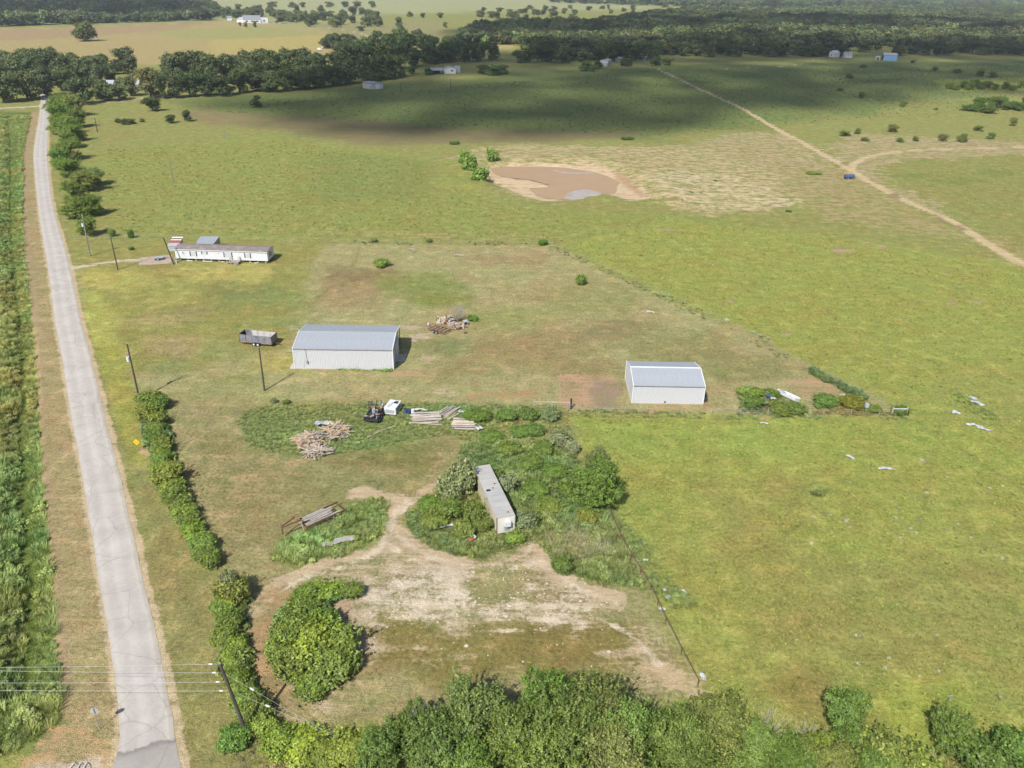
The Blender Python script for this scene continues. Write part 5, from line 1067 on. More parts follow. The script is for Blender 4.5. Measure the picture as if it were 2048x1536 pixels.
MB().box((L / 2, -1.6, 1.3), (L * 1.1, 3.0, 2.6)).build('lean_to', M_GALV, t)
house('pale_shed', 'low pale-roofed shed half hidden in the wood, right of the blue-grey shed', 'shed', (1228, 123), (1243, 124), 7, 2.8, 3.8, M_GREY, M_WHITE)
house('pale_shed', 'low grey shed half hidden in trees at the head of the dirt track', 'shed', (1273, 121), (1290, 122), 7, 2.8, 3.8, M_GREY, M_GALV)
t, L = house('blue_barn', 'blue barn with pale grey roof and dark open end at the far right', 'barn', (1766, 121), (1793, 122), 14, 5, 6.6, M_BBLUE, M_VANROOF)
MB().box((-.06, 5, 2.2), (.1, 8, 4.2)).build('bay_shade_panel', M_DARK, t); MB().box((-4.5, 5, 1.8), (4, 3, 3.6)).build('side_store', M_VANROOF, t); MB().box((-4.5, 3.45, 1.2), (2, .1, 2.2)).build('store_door', M_DARK, t)  # dark panel on the closed wall paints the shade of an open end
house('cottage', 'small white cottage left of the round dark tree near the blue barn', 'house', (1657, 114), (1667, 115), 9, 4, 6.2, M_WHITE, M_WHITE, [(.5, 2, 1.2, 1.2)], along=False)
house('cottage', 'small grey cottage right of the round dark tree near the blue barn', 'house', (1692, 115.5), (1704, 115.5), 8, 3.6, 5.4, M_WHITE, M_VANROOF, [(.3, 1.8, 1.2, 1), (.75, 1.8, 1.2, 1)])
t, L = house('villa', 'big white house with grey hipped roof in the far fields', 'house', (487, 46), (522, 46), 22, 5, 10, M_WHITE, M_GREY, [(.2, 2.5, 3, 2), (.5, 2.5, 3, 2), (.8, 2.5, 3, 2)])
MB().box((L + 5, 8, 3.5), (11, 12, 7)).build('wing', M_WHITE, t); MB().box((L + 5, 1.9, 3), (2, .2, 3)).build('window', M_GLASS, t)
house('villa_garage', 'white garage left of the big white house in the far fields', 'house', (474, 45), (487, 45.5), 16, 4, 7, M_WHITE, M_VANROOF)
house('outbuilding', 'small grey outbuilding at the far left of the big white house', 'shed', (455, 41), (464, 41), 12, 4, 6, M_WHITE, M_GREY)
t, L = house('hidden_house', 'white house half hidden by trees at the end of the road', 'house', (199, 183), (227, 183), 9, 3.4, 6.0, M_WHITE, M_GALV, [(.25, 1.8, 1.2, 1.2), (.7, 1.8, 1.2, 1.2)], .5)
house('hidden_house', 'grey-roofed house behind the broad tree at the end of the road', 'house', (257, 180), (278, 180), 9, 3.2, 5.4, M_VANROOF, M_VANROOF, [(.4, 1.8, 1.4, 1.1)])
house('roadside_barn', 'low white barn with dark front at the edge of the pale field', 'barn', (649, 97), (690, 96), 10, 4, 6, M_WHITE, M_VANROOF, [(.25, 1.8, 8, 2.4)])
t = thing('parked_van', 'small white van parked left of the low white barn', 'van', G(639, 101), .1)
MB().box((0, 0, 1.1), (4.6, 1.9, 1.1)).build('body', M_WHITE, t); MB().box((-.3, 0, 2.0), (3.2, 1.7, .9)).build('cabin', M_WHITE, t)
for x in (-1.5, 1.5):
    for y in (-.9, .9): MB().tube((x, y - .1, .4), (x, y + .1, .4), .4, n=10).build('wheel', M_BLACK, t)
for x, lb in ((560, 'white car parked right of the big white house'), (588, 'grey car on the drive right of the big white house')):
    t = thing('parked_car', lb, 'car', G(x, 47), .1); MB().box((0, 0, .8), (4.6, 1.9, .9)).build('body', M_WHITE if x == 560 else M_GALV, t); MB().box((-.2, 0, 1.5), (2.6, 1.7, .6)).build('cabin', M_GLASS, t)
    for u in (-1.4, 1.4):
        for y in (-.9, .9): MB().tube((u, y - .1, .36), (u, y + .1, .36), .36, n=10).build('wheel', M_BLACK, t)
# ------------------------------------------------------------------ trailers and junk
def wheel(parent, loc, r=.38, w=.24, rim=None, axis='y'):
    o = place('wheel', None, parent, loc)
    d = Vector((0, w / 2, 0)) if axis == 'y' else Vector((w / 2, 0, 0))
    MB().tube(-d, d, r, n=16).build('tyre', M_BLACK, o)
    for s in (-1, 1): MB().tube(d * s * .9, d * s * 1.06, r * .58, r * .5, n=12).build('rim', rim or M_WHITE, o)
    return o
a, rz, L = frame((481, 689), (544, 695))
t = thing('dump_trailer', 'grey tall-sided open dump trailer on two white wheels, left of the large metal building', 'trailer', a, rz)
TL, TW, Z0, Z1 = 6.7, 2.4, .75, 2.25
MB().box((TL / 2, TW / 2, Z0 - .05), (TL, TW, .1)).build('floor', M_WEATH, t); MB().bar((0, .1, Z0 - .2), (TL, .1, Z0 - .2), .12, .2).build('chassis_rail', M_RUST, t); MB().bar((0, TW - .1, Z0 - .2), (TL, TW - .1, Z0 - .2), .12, .2).build('chassis_rail', M_RUST, t)
n = 5; pwid = TL / n; m_side = mk('dull_grey_sheet', (.17, .18, .20), .6, var=.25, scale=1.5, col2=(.13, .12, .13)); m_in = mk('pale_inside', (.42, .40, .38), .8, var=.15, scale=1, col2=(.34, .31, .30))
for k in range(n):
    p = MB().box((pwid * (k + .5), 0, (Z0 + Z1) / 2), (pwid - .05, .05, Z1 - Z0)).build('side_panel', m_side, t); MB().box((pwid * (k + .5), .045, (Z0 + Z1) / 2), (pwid - .06, .03, Z1 - Z0 - .04)).build('lining', m_in, p)
    p = MB().box((pwid * (k + .5), TW, (Z0 + Z1) / 2), (pwid - .05, .05, Z1 - Z0)).build('side_panel', m_side, t); MB().box((pwid * (k + .5), TW - .045, (Z0 + Z1) / 2), (pwid - .06, .03, Z1 - Z0 - .04)).build('lining', m_side if k == 0 else m_in, p)
for k in range(n + 1):
    for y in (-.05, TW + .05): MB().box((pwid * k, y, (Z0 + Z1) / 2 - .1), (.08, .08, Z1 - Z0 + .25)).build('stake', M_RUST if k in (0, 5, 1) else m_side, t)
MB().box((TL, TW / 2, (Z0 + Z1) / 2), (.06, TW, Z1 - Z0)).build('front_panel', m_side, t); MB().box((0, TW / 2, (Z0 + Z1) / 2), (.06, TW, Z1 - Z0)).build('tail_gate', M_DARK, t)
for x in (2.95, 3.8):
    for y in (-.12, TW + .12): wheel(t, (x, y, .38), .38, .22)
MB().bar((TL, TW / 2, .55), (TL + 1.1, TW / 2, .5), .14, .14).build('drawbar', M_RUST, t); MB().box((3.4, -.12, .86), (1.9, .28, .05)).build('mudguard', m_side, t)

# old van body
vz = 2.9
r0, r1, r2, r3 = G(994, 1036, vz), G(1028.5, 1030.5, vz), G(979, 928, vz), G(948, 941, vz)
ax = ((r3 - r0) + (r2 - r1)) / 2; rz = math.atan2(ax.y, ax.x) - math.pi / 2; VL, VW = 12.4, 2.42
t = thing('old_van_body', 'old cream box van body with grey roof, half swallowed by shrubs', 'van body', (r0.x, r0.y, 0), rz)
MB().box((VW / 2, VL / 2, vz / 2 + .1), (VW, VL, vz - .3)).build('body', M_TAN, t); rf = MB().box((VW / 2, VL / 2, vz - .02), (VW + .06, VL + .06, .08)).build('roof', M_VANROOF, t)
for x, y, w, d_ in ((.55, 6.2, .55, .4), (1.3, 6.6, .2, .2), (1.8, 7.5, .2, .22), (1.75, .8, .18, .18)): MB().box((x, y, vz + .04), (w, d_, .06)).build('vent', M_DARK, rf)
for k in range(9): MB().box((VW / 2, .7 + k * 1.38, vz + .028), (VW, .03, .012)).build('roof_seam', M_GREY, rf)
for x in (0, VW):
    for y in (0, VL): MB().box((x, y, vz / 2), (.1, .1, vz)).build('corner_post', M_RUST if x == 0 else M_TAN, t)
u = MB().box((VW * .58, -.25, 1.9), (.75, .5, .75)).build('cooling_unit', M_WHITE, t); MB().box((VW * .58, -.15, 1.45), (1.0, .3, .1)).build('unit_bracket', M_GALV, u); MB().box((VW * .58, -.03, 1.0), (.8, .03, .8)).build('patch_sheet', M_GALV, t)
MB().box((VW / 2, -.03, .2), (VW, .06, .2)).build('sill', M_RUST, t); MB().box((VW / 2, -.018, vz / 2 + .12), (VW - .14, .03, vz - .5)).build('end_panel', mk('cream_white_panel', (.56, .545, .49), .6, var=.1, scale=1), t)
for k in range(10): MB().box((-.015, .6 + k * 1.25, vz / 2), (.03, .06, vz - .4)).build('side_rib', M_TAN, t)

# gooseneck trailer
b0, b1 = G(612, 1062), G(668, 1036); dd = b1 - b0; rz = math.atan2(dd.y, dd.x)
t = thing('gooseneck_trailer', 'rusty gooseneck flatbed trailer with a bleached plank deck in the tall weeds', 'trailer', (b0.x, b0.y, 0), rz)
for k in range(6): MB().box((2.6 - (k % 2) * .5, -.15 + k * .36, .92 + random.uniform(-.03, .03)), (5.0 - (k % 3) * .9, .24, .06), (0, 0, random.uniform(-.03, .03))).build('plank', M_GREYW if k % 3 else M_WEATH, t)
for y in (-.4, 1.85): MB().bar((-.2, y, .78), (6.0, y, .78), .1, .22).build('side_rail', M_RUST, t)
for k in range(6): MB().bar((.2 + k * 1.1, -.4, .72), (.2 + k * 1.1, 1.85, .72), .08, .12).build('cross_member', M_RUST, t)
for y in (.35, 1.1):
    MB().path([(0, y + (0 if y < .7 else .4), .8), (-.5, y + (0 if y < .7 else .4), 1.8), (-2.9, .72 + (y - .72) * .3, 1.7)], .1, .1, 4).build('neck_beam', M_RUST, t)
MB().bar((-.5, .3, 1.8), (-.5, 1.5, 1.8), .14, .14).build('neck_cross', M_RUSTL, t); MB().tube((-2.9, .72, 1.8), (-2.9, .72, .55), .1).build('kingpin', M_RUST, t); MB().bar((-.45, -.4, .3), (-.45, .2, 1.7), .1, .1).build('brace', M_WEATH, t)
for x in (3.2, 4.1): wheel(t, (x, -.55, .4), .4, .25, M_RUST)
def slab(name, label, cat, px, size, rz, mat, z=.1, tilt=(0, 0), parts=None, bend=0.12, nx=6):
    """a dented sheet lying on the ground"""
    p = G(*px); r = np.random.default_rng(int(px[0] * 7 + px[1])); mb = MB(); w, d = size[0] * .72, size[1] * .72; V = []
    ny = 4
    for j in range(ny + 1):
        for i in range(nx + 1): V.append(((i / nx - .5) * w * 1.25 * (1 - .22 * r.random() * (j in (0, ny))), (j / ny - .5) * d * 1.35 * (1 - .35 * r.random() * (i in (0, nx))) + .08 * w * math.sin(i * .6), bend * r.normal() * .35 + bend * .4 * math.sin(i * .9)))
    o = len(V); V2 = V + [(x, y, z_ - .05) for x, y, z_ in V]; F = []
    for j in range(ny):
        for i in range(nx):
            q = j * (nx + 1) + i; F += [(q, q + 1, q + nx + 2, q + nx + 1), (o + q + nx + 1, o + q + nx + 2, o + q + 1, o + q)]
    edge = [i for i in range(nx + 1)] + [j * (nx + 1) + nx for j in range(1, ny + 1)] + [ny * (nx + 1) + i for i in range(nx - 1, -1, -1)] + [j * (nx + 1) for j in range(ny - 1, 0, -1)]
    F += [(edge[k], o + edge[k], o + edge[(k + 1) % len(edge)], edge[(k + 1) % len(edge)]) for k in range(len(edge))]
    mb.add(V2, F); ob = mb.build(name, mat, None, (p.x, p.y, z + .1)); ob.rotation_euler = (tilt[0], tilt[1], rz); return tag(ob, label, cat)
slab('metal_sheet', 'crumpled grey sheet lying in the weeds below the gooseneck trailer', 'sheet', (688, 1084), (3.4, 1.0), .45, M_GREYW, .3)
slab('metal_sheet', 'short pale sheet left of the crumpled grey sheet in the weeds', 'sheet', (655, 1092), (1.5, .8), .3, M_GREYW, .25)
t = thing('car_bonnet', 'red and white scrap car bonnet lying in the weeds left of the old van', 'scrap', G(938, 1078), -.9); t.rotation_euler = (.25, .1, -.9)
MB().box((0, 0, .7), (2.0, .7, .06)).build('red_panel', M_RED, t); MB().box((-1.15, 0, .72), (.55, 1.0, .06), (0, .3, 0)).build('white_end', M_WHITE, t); MB().box((.2, .5, .68), (1.5, .4, .05), (.4, 0, 0)).build('grey_flange', M_GALV, t)
slab('plastic_sheet', 'scattered white plastic sheet in the weeds left of the old van', 'debris', (870, 1058), (1.6, .7), .2, M_PLAST, .3); slab('plastic_sheet', 'ragged white strip in the weeds between the old van and the dirt drive', 'debris', (895, 1056), (2.4, .5), .35, M_PLAST, .35)
slab('plastic_sheet', 'white plastic bag in the weeds below the flat post stack', 'debris', (958, 862), (1.3, .9), .7, M_PLAST, .5, bend=.25)

# lumber
def board_set(mats, dims): return [[MB().box((0, 0, 0), d).mesh('board', m) for d in dims] for m in mats]
BOARDS = sum(board_set([M_PALEW, M_WEATH, M_GREYW, mk('orange_board', (.52, .34, .19), .9, var=.2, scale=1)], [(2.6, .14, .06), (3.2, .10, .10), (1.9, .20, .05)]), [])
def heap(name, label, px, rx, ry, h, n, seed, pick=None):
    r = random.Random(seed); c = G(*px); t = thing(name, label, 'lumber pile', c)
    for i in range(n):
        a = r.uniform(0, 6.28); q = math.sqrt(r.random()) * .8; x, y = math.cos(a) * q * rx, math.sin(a) * q * ry; z = h * (1 - q) ** .8 * r.uniform(.5, 1) + .12
        lean = -q * r.uniform(.05, .4); b = r.choice(pick or BOARDS)
        o = place('board', b, t, (x, y, z)); o.rotation_euler = (r.uniform(-.25, .25), -lean if r.random() < .5 else r.uniform(-.35, .35), a + r.uniform(-.6, .6) if r.random() < .25 else r.uniform(0, 3.14)); o.scale = (r.uniform(.45, .95), r.uniform(.8, 1.3), 1)
    return t
heap('lumber_heap', 'left heap of jumbled grey and tan boards in the weeds', (618, 884), 2.6, 2.6, 1.5, 150, 1); heap('lumber_heap', 'right heap of jumbled boards with orange-brown ends', (673, 868), 2.4, 2.6, 1.7, 150, 2); heap('lumber_heap', 'lowest heap of jumbled pale tan boards, nearest the camera', (634, 906), 2.5, 1.9, .9, 90, 3, BOARDS[:6])
slab('plastic_sheet', 'pale grey plaster rubble behind the left lumber heap', 'debris', (645, 852), (2.6, 1.2), .5, M_GALV, .5, bend=.3)
PM = [MB().tube((-1.9, 0, 0), (1.9, 0, 0), .13, .11, 10).mesh('post', m) for m in (M_PALEW, mk('pale_pole', (.42, .36, .29), .9, var=.25, scale=2), M_WEATH, M_GREYW)]
def stack(label, px, rz, rows, ln, seed, step=.29, jit=.06):
    r = random.Random(seed); c = G(*px); t = thing('post_stack', label, 'post stack', c, rz)
    for k, n in enumerate(rows):
        for i in range(n):
            o = place('post', r.choice(PM), t, (r.uniform(-.4, .4), (i - n / 2 + .5) * step + r.uniform(-.08, .08), .14 + k * .24 + r.uniform(0, .12))); o.rotation_euler = (0, r.uniform(-.05, .05), r.uniform(-jit, jit)); o.scale = (ln / 3.8 * r.uniform(.9, 1.08), 1, 1)
    return t
stack('flat stack of pale round posts, rightmost of the three post stacks', (930, 850), -.02, (9, 6), 3.6, 5, .44); stack('steeply angled stack of round posts, uppermost of the three post stacks', (899, 826), .95, (8, 4), 3.4, 6, .40); stack('loose messy stack of long weathered posts, leftmost of the three post stacks', (853, 838), .06, (9, 6), 4.6, 7, .46, .17)
t = place('loose_post', PM[0], None, G(916, 843) + Vector((0, 0, .2)), .5, (.5, .8, .8)); tag(t, 'short single post sticking out left of the flat post stack', 'post')
# rusty flat trailer loaded with junk + white truck cap + drums
a0, a1 = G(729, 847), G(748, 818); dd = a1 - a0; rz = math.atan2(dd.y, dd.x)
t = thing('junk_trailer', 'dark flat trailer piled with orange and black scrap, left of the white camper shell', 'trailer', a0, rz)
MB().box((2.2, -1.1, .65), (4.4, 2.4, .14)).build('bed', M_DARK, t)
for y in (.05, -2.25): MB().bar((0, y, .8), (4.4, y, .8), .1, .25).build('side_rail', M_DARK, t)
for x in (.8, 1.7):
    for y in (.2, -2.4): wheel(t, (x, y, .35), .35, .22, M_DARK)
r = random.Random(9)
for k in range(26): MB().box((r.uniform(.3, 4.0), r.uniform(-2.0, -.2), .8 + r.random() * .5), (r.uniform(.2, .9), r.uniform(.1, .5), r.uniform(.1, .4)), (r.uniform(-.5, .5), r.uniform(-.5, .5), r.uniform(0, 3))).build('scrap_piece', r.choice([M_RUSTL, M_RUST, M_DARK, M_DARK, M_GREY, mk('orange_scrap', (.5, .2, .05), .8) if k == 0 else M_RUSTL]), t)
for y in (-.6, -1.5): MB().bar((3.6, y, .8), (4.7, y - .1, 1.9), .12, .12).build('frame_arm', M_DARK, t)
MB().tube((4.5, -1.9, 1.25), (4.5, -1.5, 1.25), .32, n=12).build('drum', M_GREY, t)
for x, lb, m in ((742, 'dark ramp plate standing behind the junk trailer, left one', M_DARK), (765, 'brown ramp grid standing left of the white camper shell', M_WEATH)):
    p = G(x, 815); t = thing('ramp_plate', lb, 'ramp', p, .1)
    for k in range(4): MB().box((-.35 + k * .23, 0, .6), (.1, .08, 1.2), (-.2, 0, 0)).build('bar', m, t)
    for z in (.1, .6, 1.1): MB().box((0, .02, z), (.85, .06, .1), (-.2, 0, 0)).build('cross_bar', m, t)
a0, a1 = G(768, 829), G(794, 833); dd = a1 - a0; rz = math.atan2(dd.y, dd.x) + .05
t = thing('camper_shell', 'white pickup camper shell with a dark roof hatch standing in the weeds', 'camper shell', a0, rz)
MB().add([(0, 0, .2), (2.1, 0, .2), (2.15, 3.0, .2), (.05, 3.0, .2), (.05, .1, 1.35), (2.05, .1, 1.35), (2.1, 2.9, 1.35), (.1, 2.9, 1.35)], [(3, 2, 1, 0), (4, 5, 6, 7), (0, 1, 5, 4), (1, 2, 6, 5), (2, 3, 7, 6), (3, 0, 4, 7)]).build('shell', M_WHITE, t)
MB().box((1.5, 2.1, 1.4), (.62, .7, .1)).build('roof_hatch', M_DARK, t); MB().bar((1.1, 2.2, 1.38), (.7, .3, 1.38), .09, .06).build('roof_rib', M_GREY, t); MB().bar((.85, 2.2, 1.37), (.45, .3, 1.37), .05, .04).build('roof_rib', M_GALV, t)
MB().box((2.12, 1.5, .8), (.03, 1.8, .5)).build('side_window', M_GLASS, t); MB().box((1.05, -.02, .75), (1.5, .04, .6)).build('tail_door', M_GALV, t)
def drum(label, px, m, h=.88, r=.29, name='drum'):
    t = thing(name, label, 'drum', G(*px)); b = MB().tube((0, 0, 0), (0, 0, h), r, r, 16).build('body', m, t, smooth=False)
    for z in (.3, .6): MB().tube((0, 0, h * z * 1.1), (0, 0, h * z * 1.1 + .04), r + .02, n=16).build('hoop', m, b)
    MB().tube((0, 0, h), (0, 0, h + .02), r * .9, n=16).build('lid', M_DARK if m is M_BLUE else m, t)
drum('left blue drum right of the white camper shell', (811, 827), M_BLUE); drum('right blue drum right of the white camper shell', (818, 827), mk('dark_blue_plastic', (.04, .06, .12), .5)); drum('white drum beside the two blue drums', (826, 827), M_WHITE, .8)
slab('plastic_sheet', 'pale debris between the drums and the leftmost post stack', 'debris', (842, 823), (2.6, .5), .05, M_PLAST, .3, bend=.2); slab('plastic_sheet', 'greenish white rags right of the upper post stack', 'debris', (922, 826), (1.4, .5), .1, M_PLAST, .2)
p0, p1 = G(735, 875, .15), G(790, 852, .15); tag(MB().path([p0, (p0 + p1) / 2 + Vector((0, .3, .05)), p1], .10, .10, 8).build('fallen_pole', M_WEATH), 'long fallen pole lying in the grass below the junk trailer', 'pole')
# scrap heap by the leafless tree
def scrap(name, label, px, rx, ry, h, n, seed, mats):
    r = random.Random(seed); t = thing(name, label, 'scrap heap', G(*px))
    for k in range(n):
        a, q = r.uniform(0, 6.28), math.sqrt(r.random()); s = (r.uniform(.2, 1.1), r.uniform(.1, .6), r.uniform(.06, .4))
        MB().box((0, 0, 0), s).build('scrap_piece', r.choice(mats), t, (math.cos(a) * q * rx, math.sin(a) * q * ry, .12 + h * (1 - q) * r.uniform(.3, 1))).rotation_euler = (r.uniform(-.8, .8), r.uniform(-.8, .8), r.uniform(0, 3))
    for k in range(n // 4):
        a = r.uniform(0, 6.28); o = place('board', r.choice(BOARDS), t, (r.uniform(-.6, .6) * rx, r.uniform(-.6, .6) * ry, h * .6)); o.rotation_euler = (0, r.uniform(-.6, .6), a); o.scale = (.6, 1, 1)
    return t
scrap('scrap_heap', 'heap of brown scrap and boards left of the leafless tree', (893, 644), 2.1, 1.7, 1.4, 60, 4, [M_RUST, M_WEATH, M_PALEW, M_GREYW, M_PALEW, M_DARK, M_PLAST]); scrap('scrap_heap', 'heap of rusty scrap in front of the leafless tree', (914, 655), 1.8, 1.5, .9, 44, 5, [M_RUST, M_RUSTL, M_WEATH, M_GREYW, M_PALEW])
a0, a1 = G(855, 662), G(893, 673); dd = a1 - a0; rz = math.atan2(dd.y, dd.x)
t = thing('flat_trailer', 'rusty skeletal flat trailer below the scrap heaps', 'trailer', a0, rz)
for y in (0, .8, 1.6, 2.4): MB().bar((0, y, .6), (4.3, y, .6), .1, .16).build('frame_rail', M_RUST, t)
for k in range(10): MB().bar((.1 + k * .46, 0, .66), (.1 + k * .46, 2.4, .66), .12, .05).build('slat', M_RUST if k % 2 else M_WEATH, t)
for x in (1.6, 2.5): wheel(t, (x, -.15, .34), .34, .2, M_GALV); wheel(t, (x, 2.55, .34), .34, .2, M_GALV)
MB().bar((0, 1.2, .55), (-1.3, 1.2, .5), .12, .12).build('drawbar', M_RUST, t)
t = thing('old_cabinet', 'grey metal cabinet dumped at the right end of the scrap heap', 'cabinet', G(931, 650), .4); MB().box((0, 0, .5), (.9, .8, 1.0), (.2, 0, 0)).build('body', M_GALV, t); MB().box((-.1, -.45, .55), (.6, .04, .6), (.2, 0, 0)).build('opening_shade', M_DARK, t)  # dark plate on the front paints the shaded inside of the cabinet
t = thing('discarded_wheel', 'black discarded wheel lying alone right of the rusty flat trailer', 'wheel', G(931, 666), 0); MB().tube((0, 0, 0), (0, 0, .22), .34, n=16).build('tread', M_BLACK, t); MB().tube((0, 0, .2), (0, 0, .235), .17, n=12).build('rim', M_GALV, t)
t = thing('white_jug', 'white plastic jug standing left of the rusty flat trailer', 'jug', G(857, 653)); MB().tube((0, 0, 0), (0, 0, .7), .24, n=12).build('body', M_PLAST, t); MB().tube((0, 0, .7), (0, 0, .9), .24, .08, n=12).build('neck', M_PLAST, t)
# things on and around the pad
a0, a1 = G(307, 523), G(326, 521); dd = a1 - a0; rz = math.atan2(dd.y, dd.x)
t = thing('utility_trailer', 'small grey flat utility trailer on the concrete pad', 'trailer', a0 + Vector((0, 0, .1)), rz); MB().box((1.2, .7, .6), (2.4, 1.5, .1)).build('bed', M_GALV, t); MB().bar((2.4, .7, .5), (3.5, .7, .42), .1, .1).build('drawbar', M_DARK, t); wheel(t, (1.1, -.15, .3), .3, .18); wheel(t, (1.1, 1.55, .3), .3, .18)
for y in (0, 1.4): MB().bar((0, y, .8), (2.4, y, .8), .05, .05).build('side_rail', M_GREY, t)
# boat hull and plastic by the small building
def hull(label, px, rz, L, W, mat, tilt=0.0, name='boat_hull', thwarts=3, h=.7, lift=.25):
    t = thing(name, label, 'boat', G(*px) + Vector((0, 0, lift)), rz); t.rotation_euler = (tilt, 0, rz); S = 11; V, F = [], []
    for i in range(S):
        u = i / (S - 1); w = W / 2 * (1 - .9 * max(0, (u - .5) / .5) ** 2.2) * (.86 + .14 * min(1, u * 4)); x = (u - .5) * L
        V += [(x, -w, h), (x, -w * .82, h * .3), (x, -w * .3, 0), (x, w * .3, 0), (x, w * .82, h * .3), (x, w, h)]
    for i in range(S - 1):
        for j in range(5): q = i * 6 + j; F.append((q, q + 1, q + 7, q + 6))
    F.append((0, 5, 4, 3, 2, 1)); m = MB(); m.add(V, F); o = m.build('hull', mat, t); md = o.modifiers.new('thick', 'SOLIDIFY'); md.thickness = .05
    for s in (0, 5): MB().path([Vector(V[i * 6 + s]) for i in range(S)], .06, .06, 5).build('gunwale', mat, t)
    for k in range(thwarts): MB().box((-L * .3 + k * L * .22, 0, h * .65), (.28, W * .8, .06)).build('thwart', M_PLAST, t)
    MB().box((L * .30, 0, h * .97), (L * .26, W * .55, .05)).build('foredeck', mat, t); return t
hull('white open boat hull lying among bushes right of the small metal building', (1572, 797), 2.2, 4.4, 2.0, M_WHITE, .3)
t = hull('upturned white dinghy half hidden behind the rounded bush by the small building', (1500, 788), .05, 2.6, 1.2, M_WHITE, math.pi, 'dinghy', 0, .5, 1.0)
slab('plastic_sheet', 'white plastic sheets piled right of the first rounded bush', 'debris', (1527, 808), (1.6, 1.3), 1.0, M_PLAST, .3, bend=.3); slab('blue_tarp', 'blue tarpaulin scrap between the rounded bush and the boat hull', 'tarpaulin', (1537, 799), (1.4, .9), .8, M_BLUE, .7, bend=.2); slab('plastic_sheet', 'small white bag beside the blue tarpaulin', 'debris', (1545, 803), (.9, .6), .2, M_PLAST, .6, bend=.2)
for px, sz, rz, lb in [((1684, 792), (1.4, .6), .2, 'white scraps behind the second rounded bush, left part'), ((1704, 795), (1.6, .6), -.5, 'white scraps behind the second rounded bush, right part'), ((1528, 848), (1.5, .4), -.1, 'small white sheet lying in the green field below the boat hull'), ((1605, 825), (1.0, .5), 0, 'white rag at the near fence below the boat hull'),
    ((1700, 916), (1.6, .5), -.9, 'narrow pale sheet lying in the green field'), ((1771, 939), (2.6, .55), 0, 'long pale sheet lying in the open green field'), ((1945, 798), (1.6, .8), -.7, 'upper whitish rubble in the weed patch at the right'), ((1955, 808), (2.4, .9), -.6, 'lower grey rubble in the weed patch at the right'),
    ((1912, 827), (1.5, .9), -.2, 'rounded grey sheet left of the white boat-like debris'), ((1948, 852), (2.8, .8), -.25, 'long grey-white panel in the field at the right'), ((1968, 860), (2.2, .5), -.45, 'bright white bent panel right of the long grey-white panel'), ((1336, 1196), (.8, .5), .9, 'grey sheet on the weeds beside the rusty pipe fence'),
    ((1330, 1182), (.5, .4), .3, 'white scrap on the weeds beside the rusty pipe fence'), ((1324, 1220), (.9, .4), 0, 'tan and white scraps at the foot of the rusty pipe fence'), ((1291, 1122), (.7, .3), .2, 'white scraps in the weeds along the upper pipe fence'), ((1406, 1356), (.6, 1.1), .2, 'pale slab at the lower end of the rusty pipe fence'), ((1368, 1184), (.7, .3), -.6, 'grey pipe scrap at the far edge of the fence weeds'),
    ((1738, 199), (5.0, 1.0), 0, 'white stones beside the dark bush on the right pasture'), ((1300, 625), (2.0, 1.0), .1, 'heap of pale straw in the middle of the yard slope'), ((823, 500), (2.2, 1.0), 0, 'small heap of brown brush near the far yard fence'), ((918, 512), (3.0, .9), .1, 'low heap of grey brush near the far yard fence')]:
    slab('brush_heap' if 'brush' in lb or 'straw' in lb else 'plastic_sheet' if 'white' in lb or 'pale' in lb else 'metal_sheet', lb, 'debris', px, sz, rz, {'heap of pale straw': M_PALEW, 'small heap of': M_WEATH, 'low heap of g': M_GREYW}.get(lb[:18], M_WEATH if 'brush' in lb else M_PALEW if 'straw' in lb else M_PLAST if ('white' in lb or 'pale' in lb) else M_GALV), .12, bend=.16 if sz[1] > .7 else .08)
t = thing('water_drum', 'grey-white drum on a post at the near fence, left of the fence corner', 'drum', G(1731, 826)); MB().tube((0, 0, 0), (-.1, 0, 1.1), .07).build('post', M_PALEW, t); MB().box((-.1, 0, 1.5), (.6, .5, .7)).build('box', M_GALV, t)
# blue tank on a cart
t = thing('tank_cart', 'dark blue tank with a yellow frame beside the fork of the dirt tracks', 'tank cart', G(1698, 358), .1)
MB().path([(-1.9, 0, 1.0), (-1.6, 0, 1.0), (1.4, 0, 1.0), (1.7, 0, 1.0)], .8, .8, 14).build('tank', M_BLUE, t)
for x in (-1.2, 0, 1.0): MB().tube((x - .04, 0, 1.0), (x + .04, 0, 1.0), .84, n=14).build('band', M_DARK, t)
for x in (-1.6, -.4): MB().bar((x, 1.3, 0), (x, 1.2, 2.1), .1, .1).build('post', M_YEL, t)
MB().bar((-1.8, 1.25, 2.1), (.4, 1.25, 2.1), .12, .12).build('top_rail', M_YEL, t); MB().box((.1, 1.4, 1.9), (.9, .6, .5)).build('hopper', M_YEL, t); MB().bar((-2.0, .0, .35), (2.6, 0, .35), .14, .14).build('chassis', M_DARK, t)
for x in (-.9, .9): wheel(t, (x, -.85, .35), .35, .2)
# cattle grid at the lower left
t = thing('cattle_grid', 'three pale pipes of a cattle grid at the bottom left beside the road', 'cattle grid', G(155, 1538), 0)
for k, (xa, xb) in enumerate(((130, 146), (148, 158), (160, 170))):
    o = G(155, 1538); p, q = G(xa + 4, 1545) - o, G(xb + 4, 1527) - o; MB().tube(p + Vector((0, 0, .12)), q + Vector((0, 0, .12)), .05).build('pipe', M_WHITE, t)
    a_ = [G(xb + 4 + dx, 1527 + dy) - o + Vector((0, 0, .1)) for dx, dy in ((0, 0), (6, 4), (8, 12))]; MB().path(a_, .025, .025, 5).build('pipe_end', M_GREY, t)

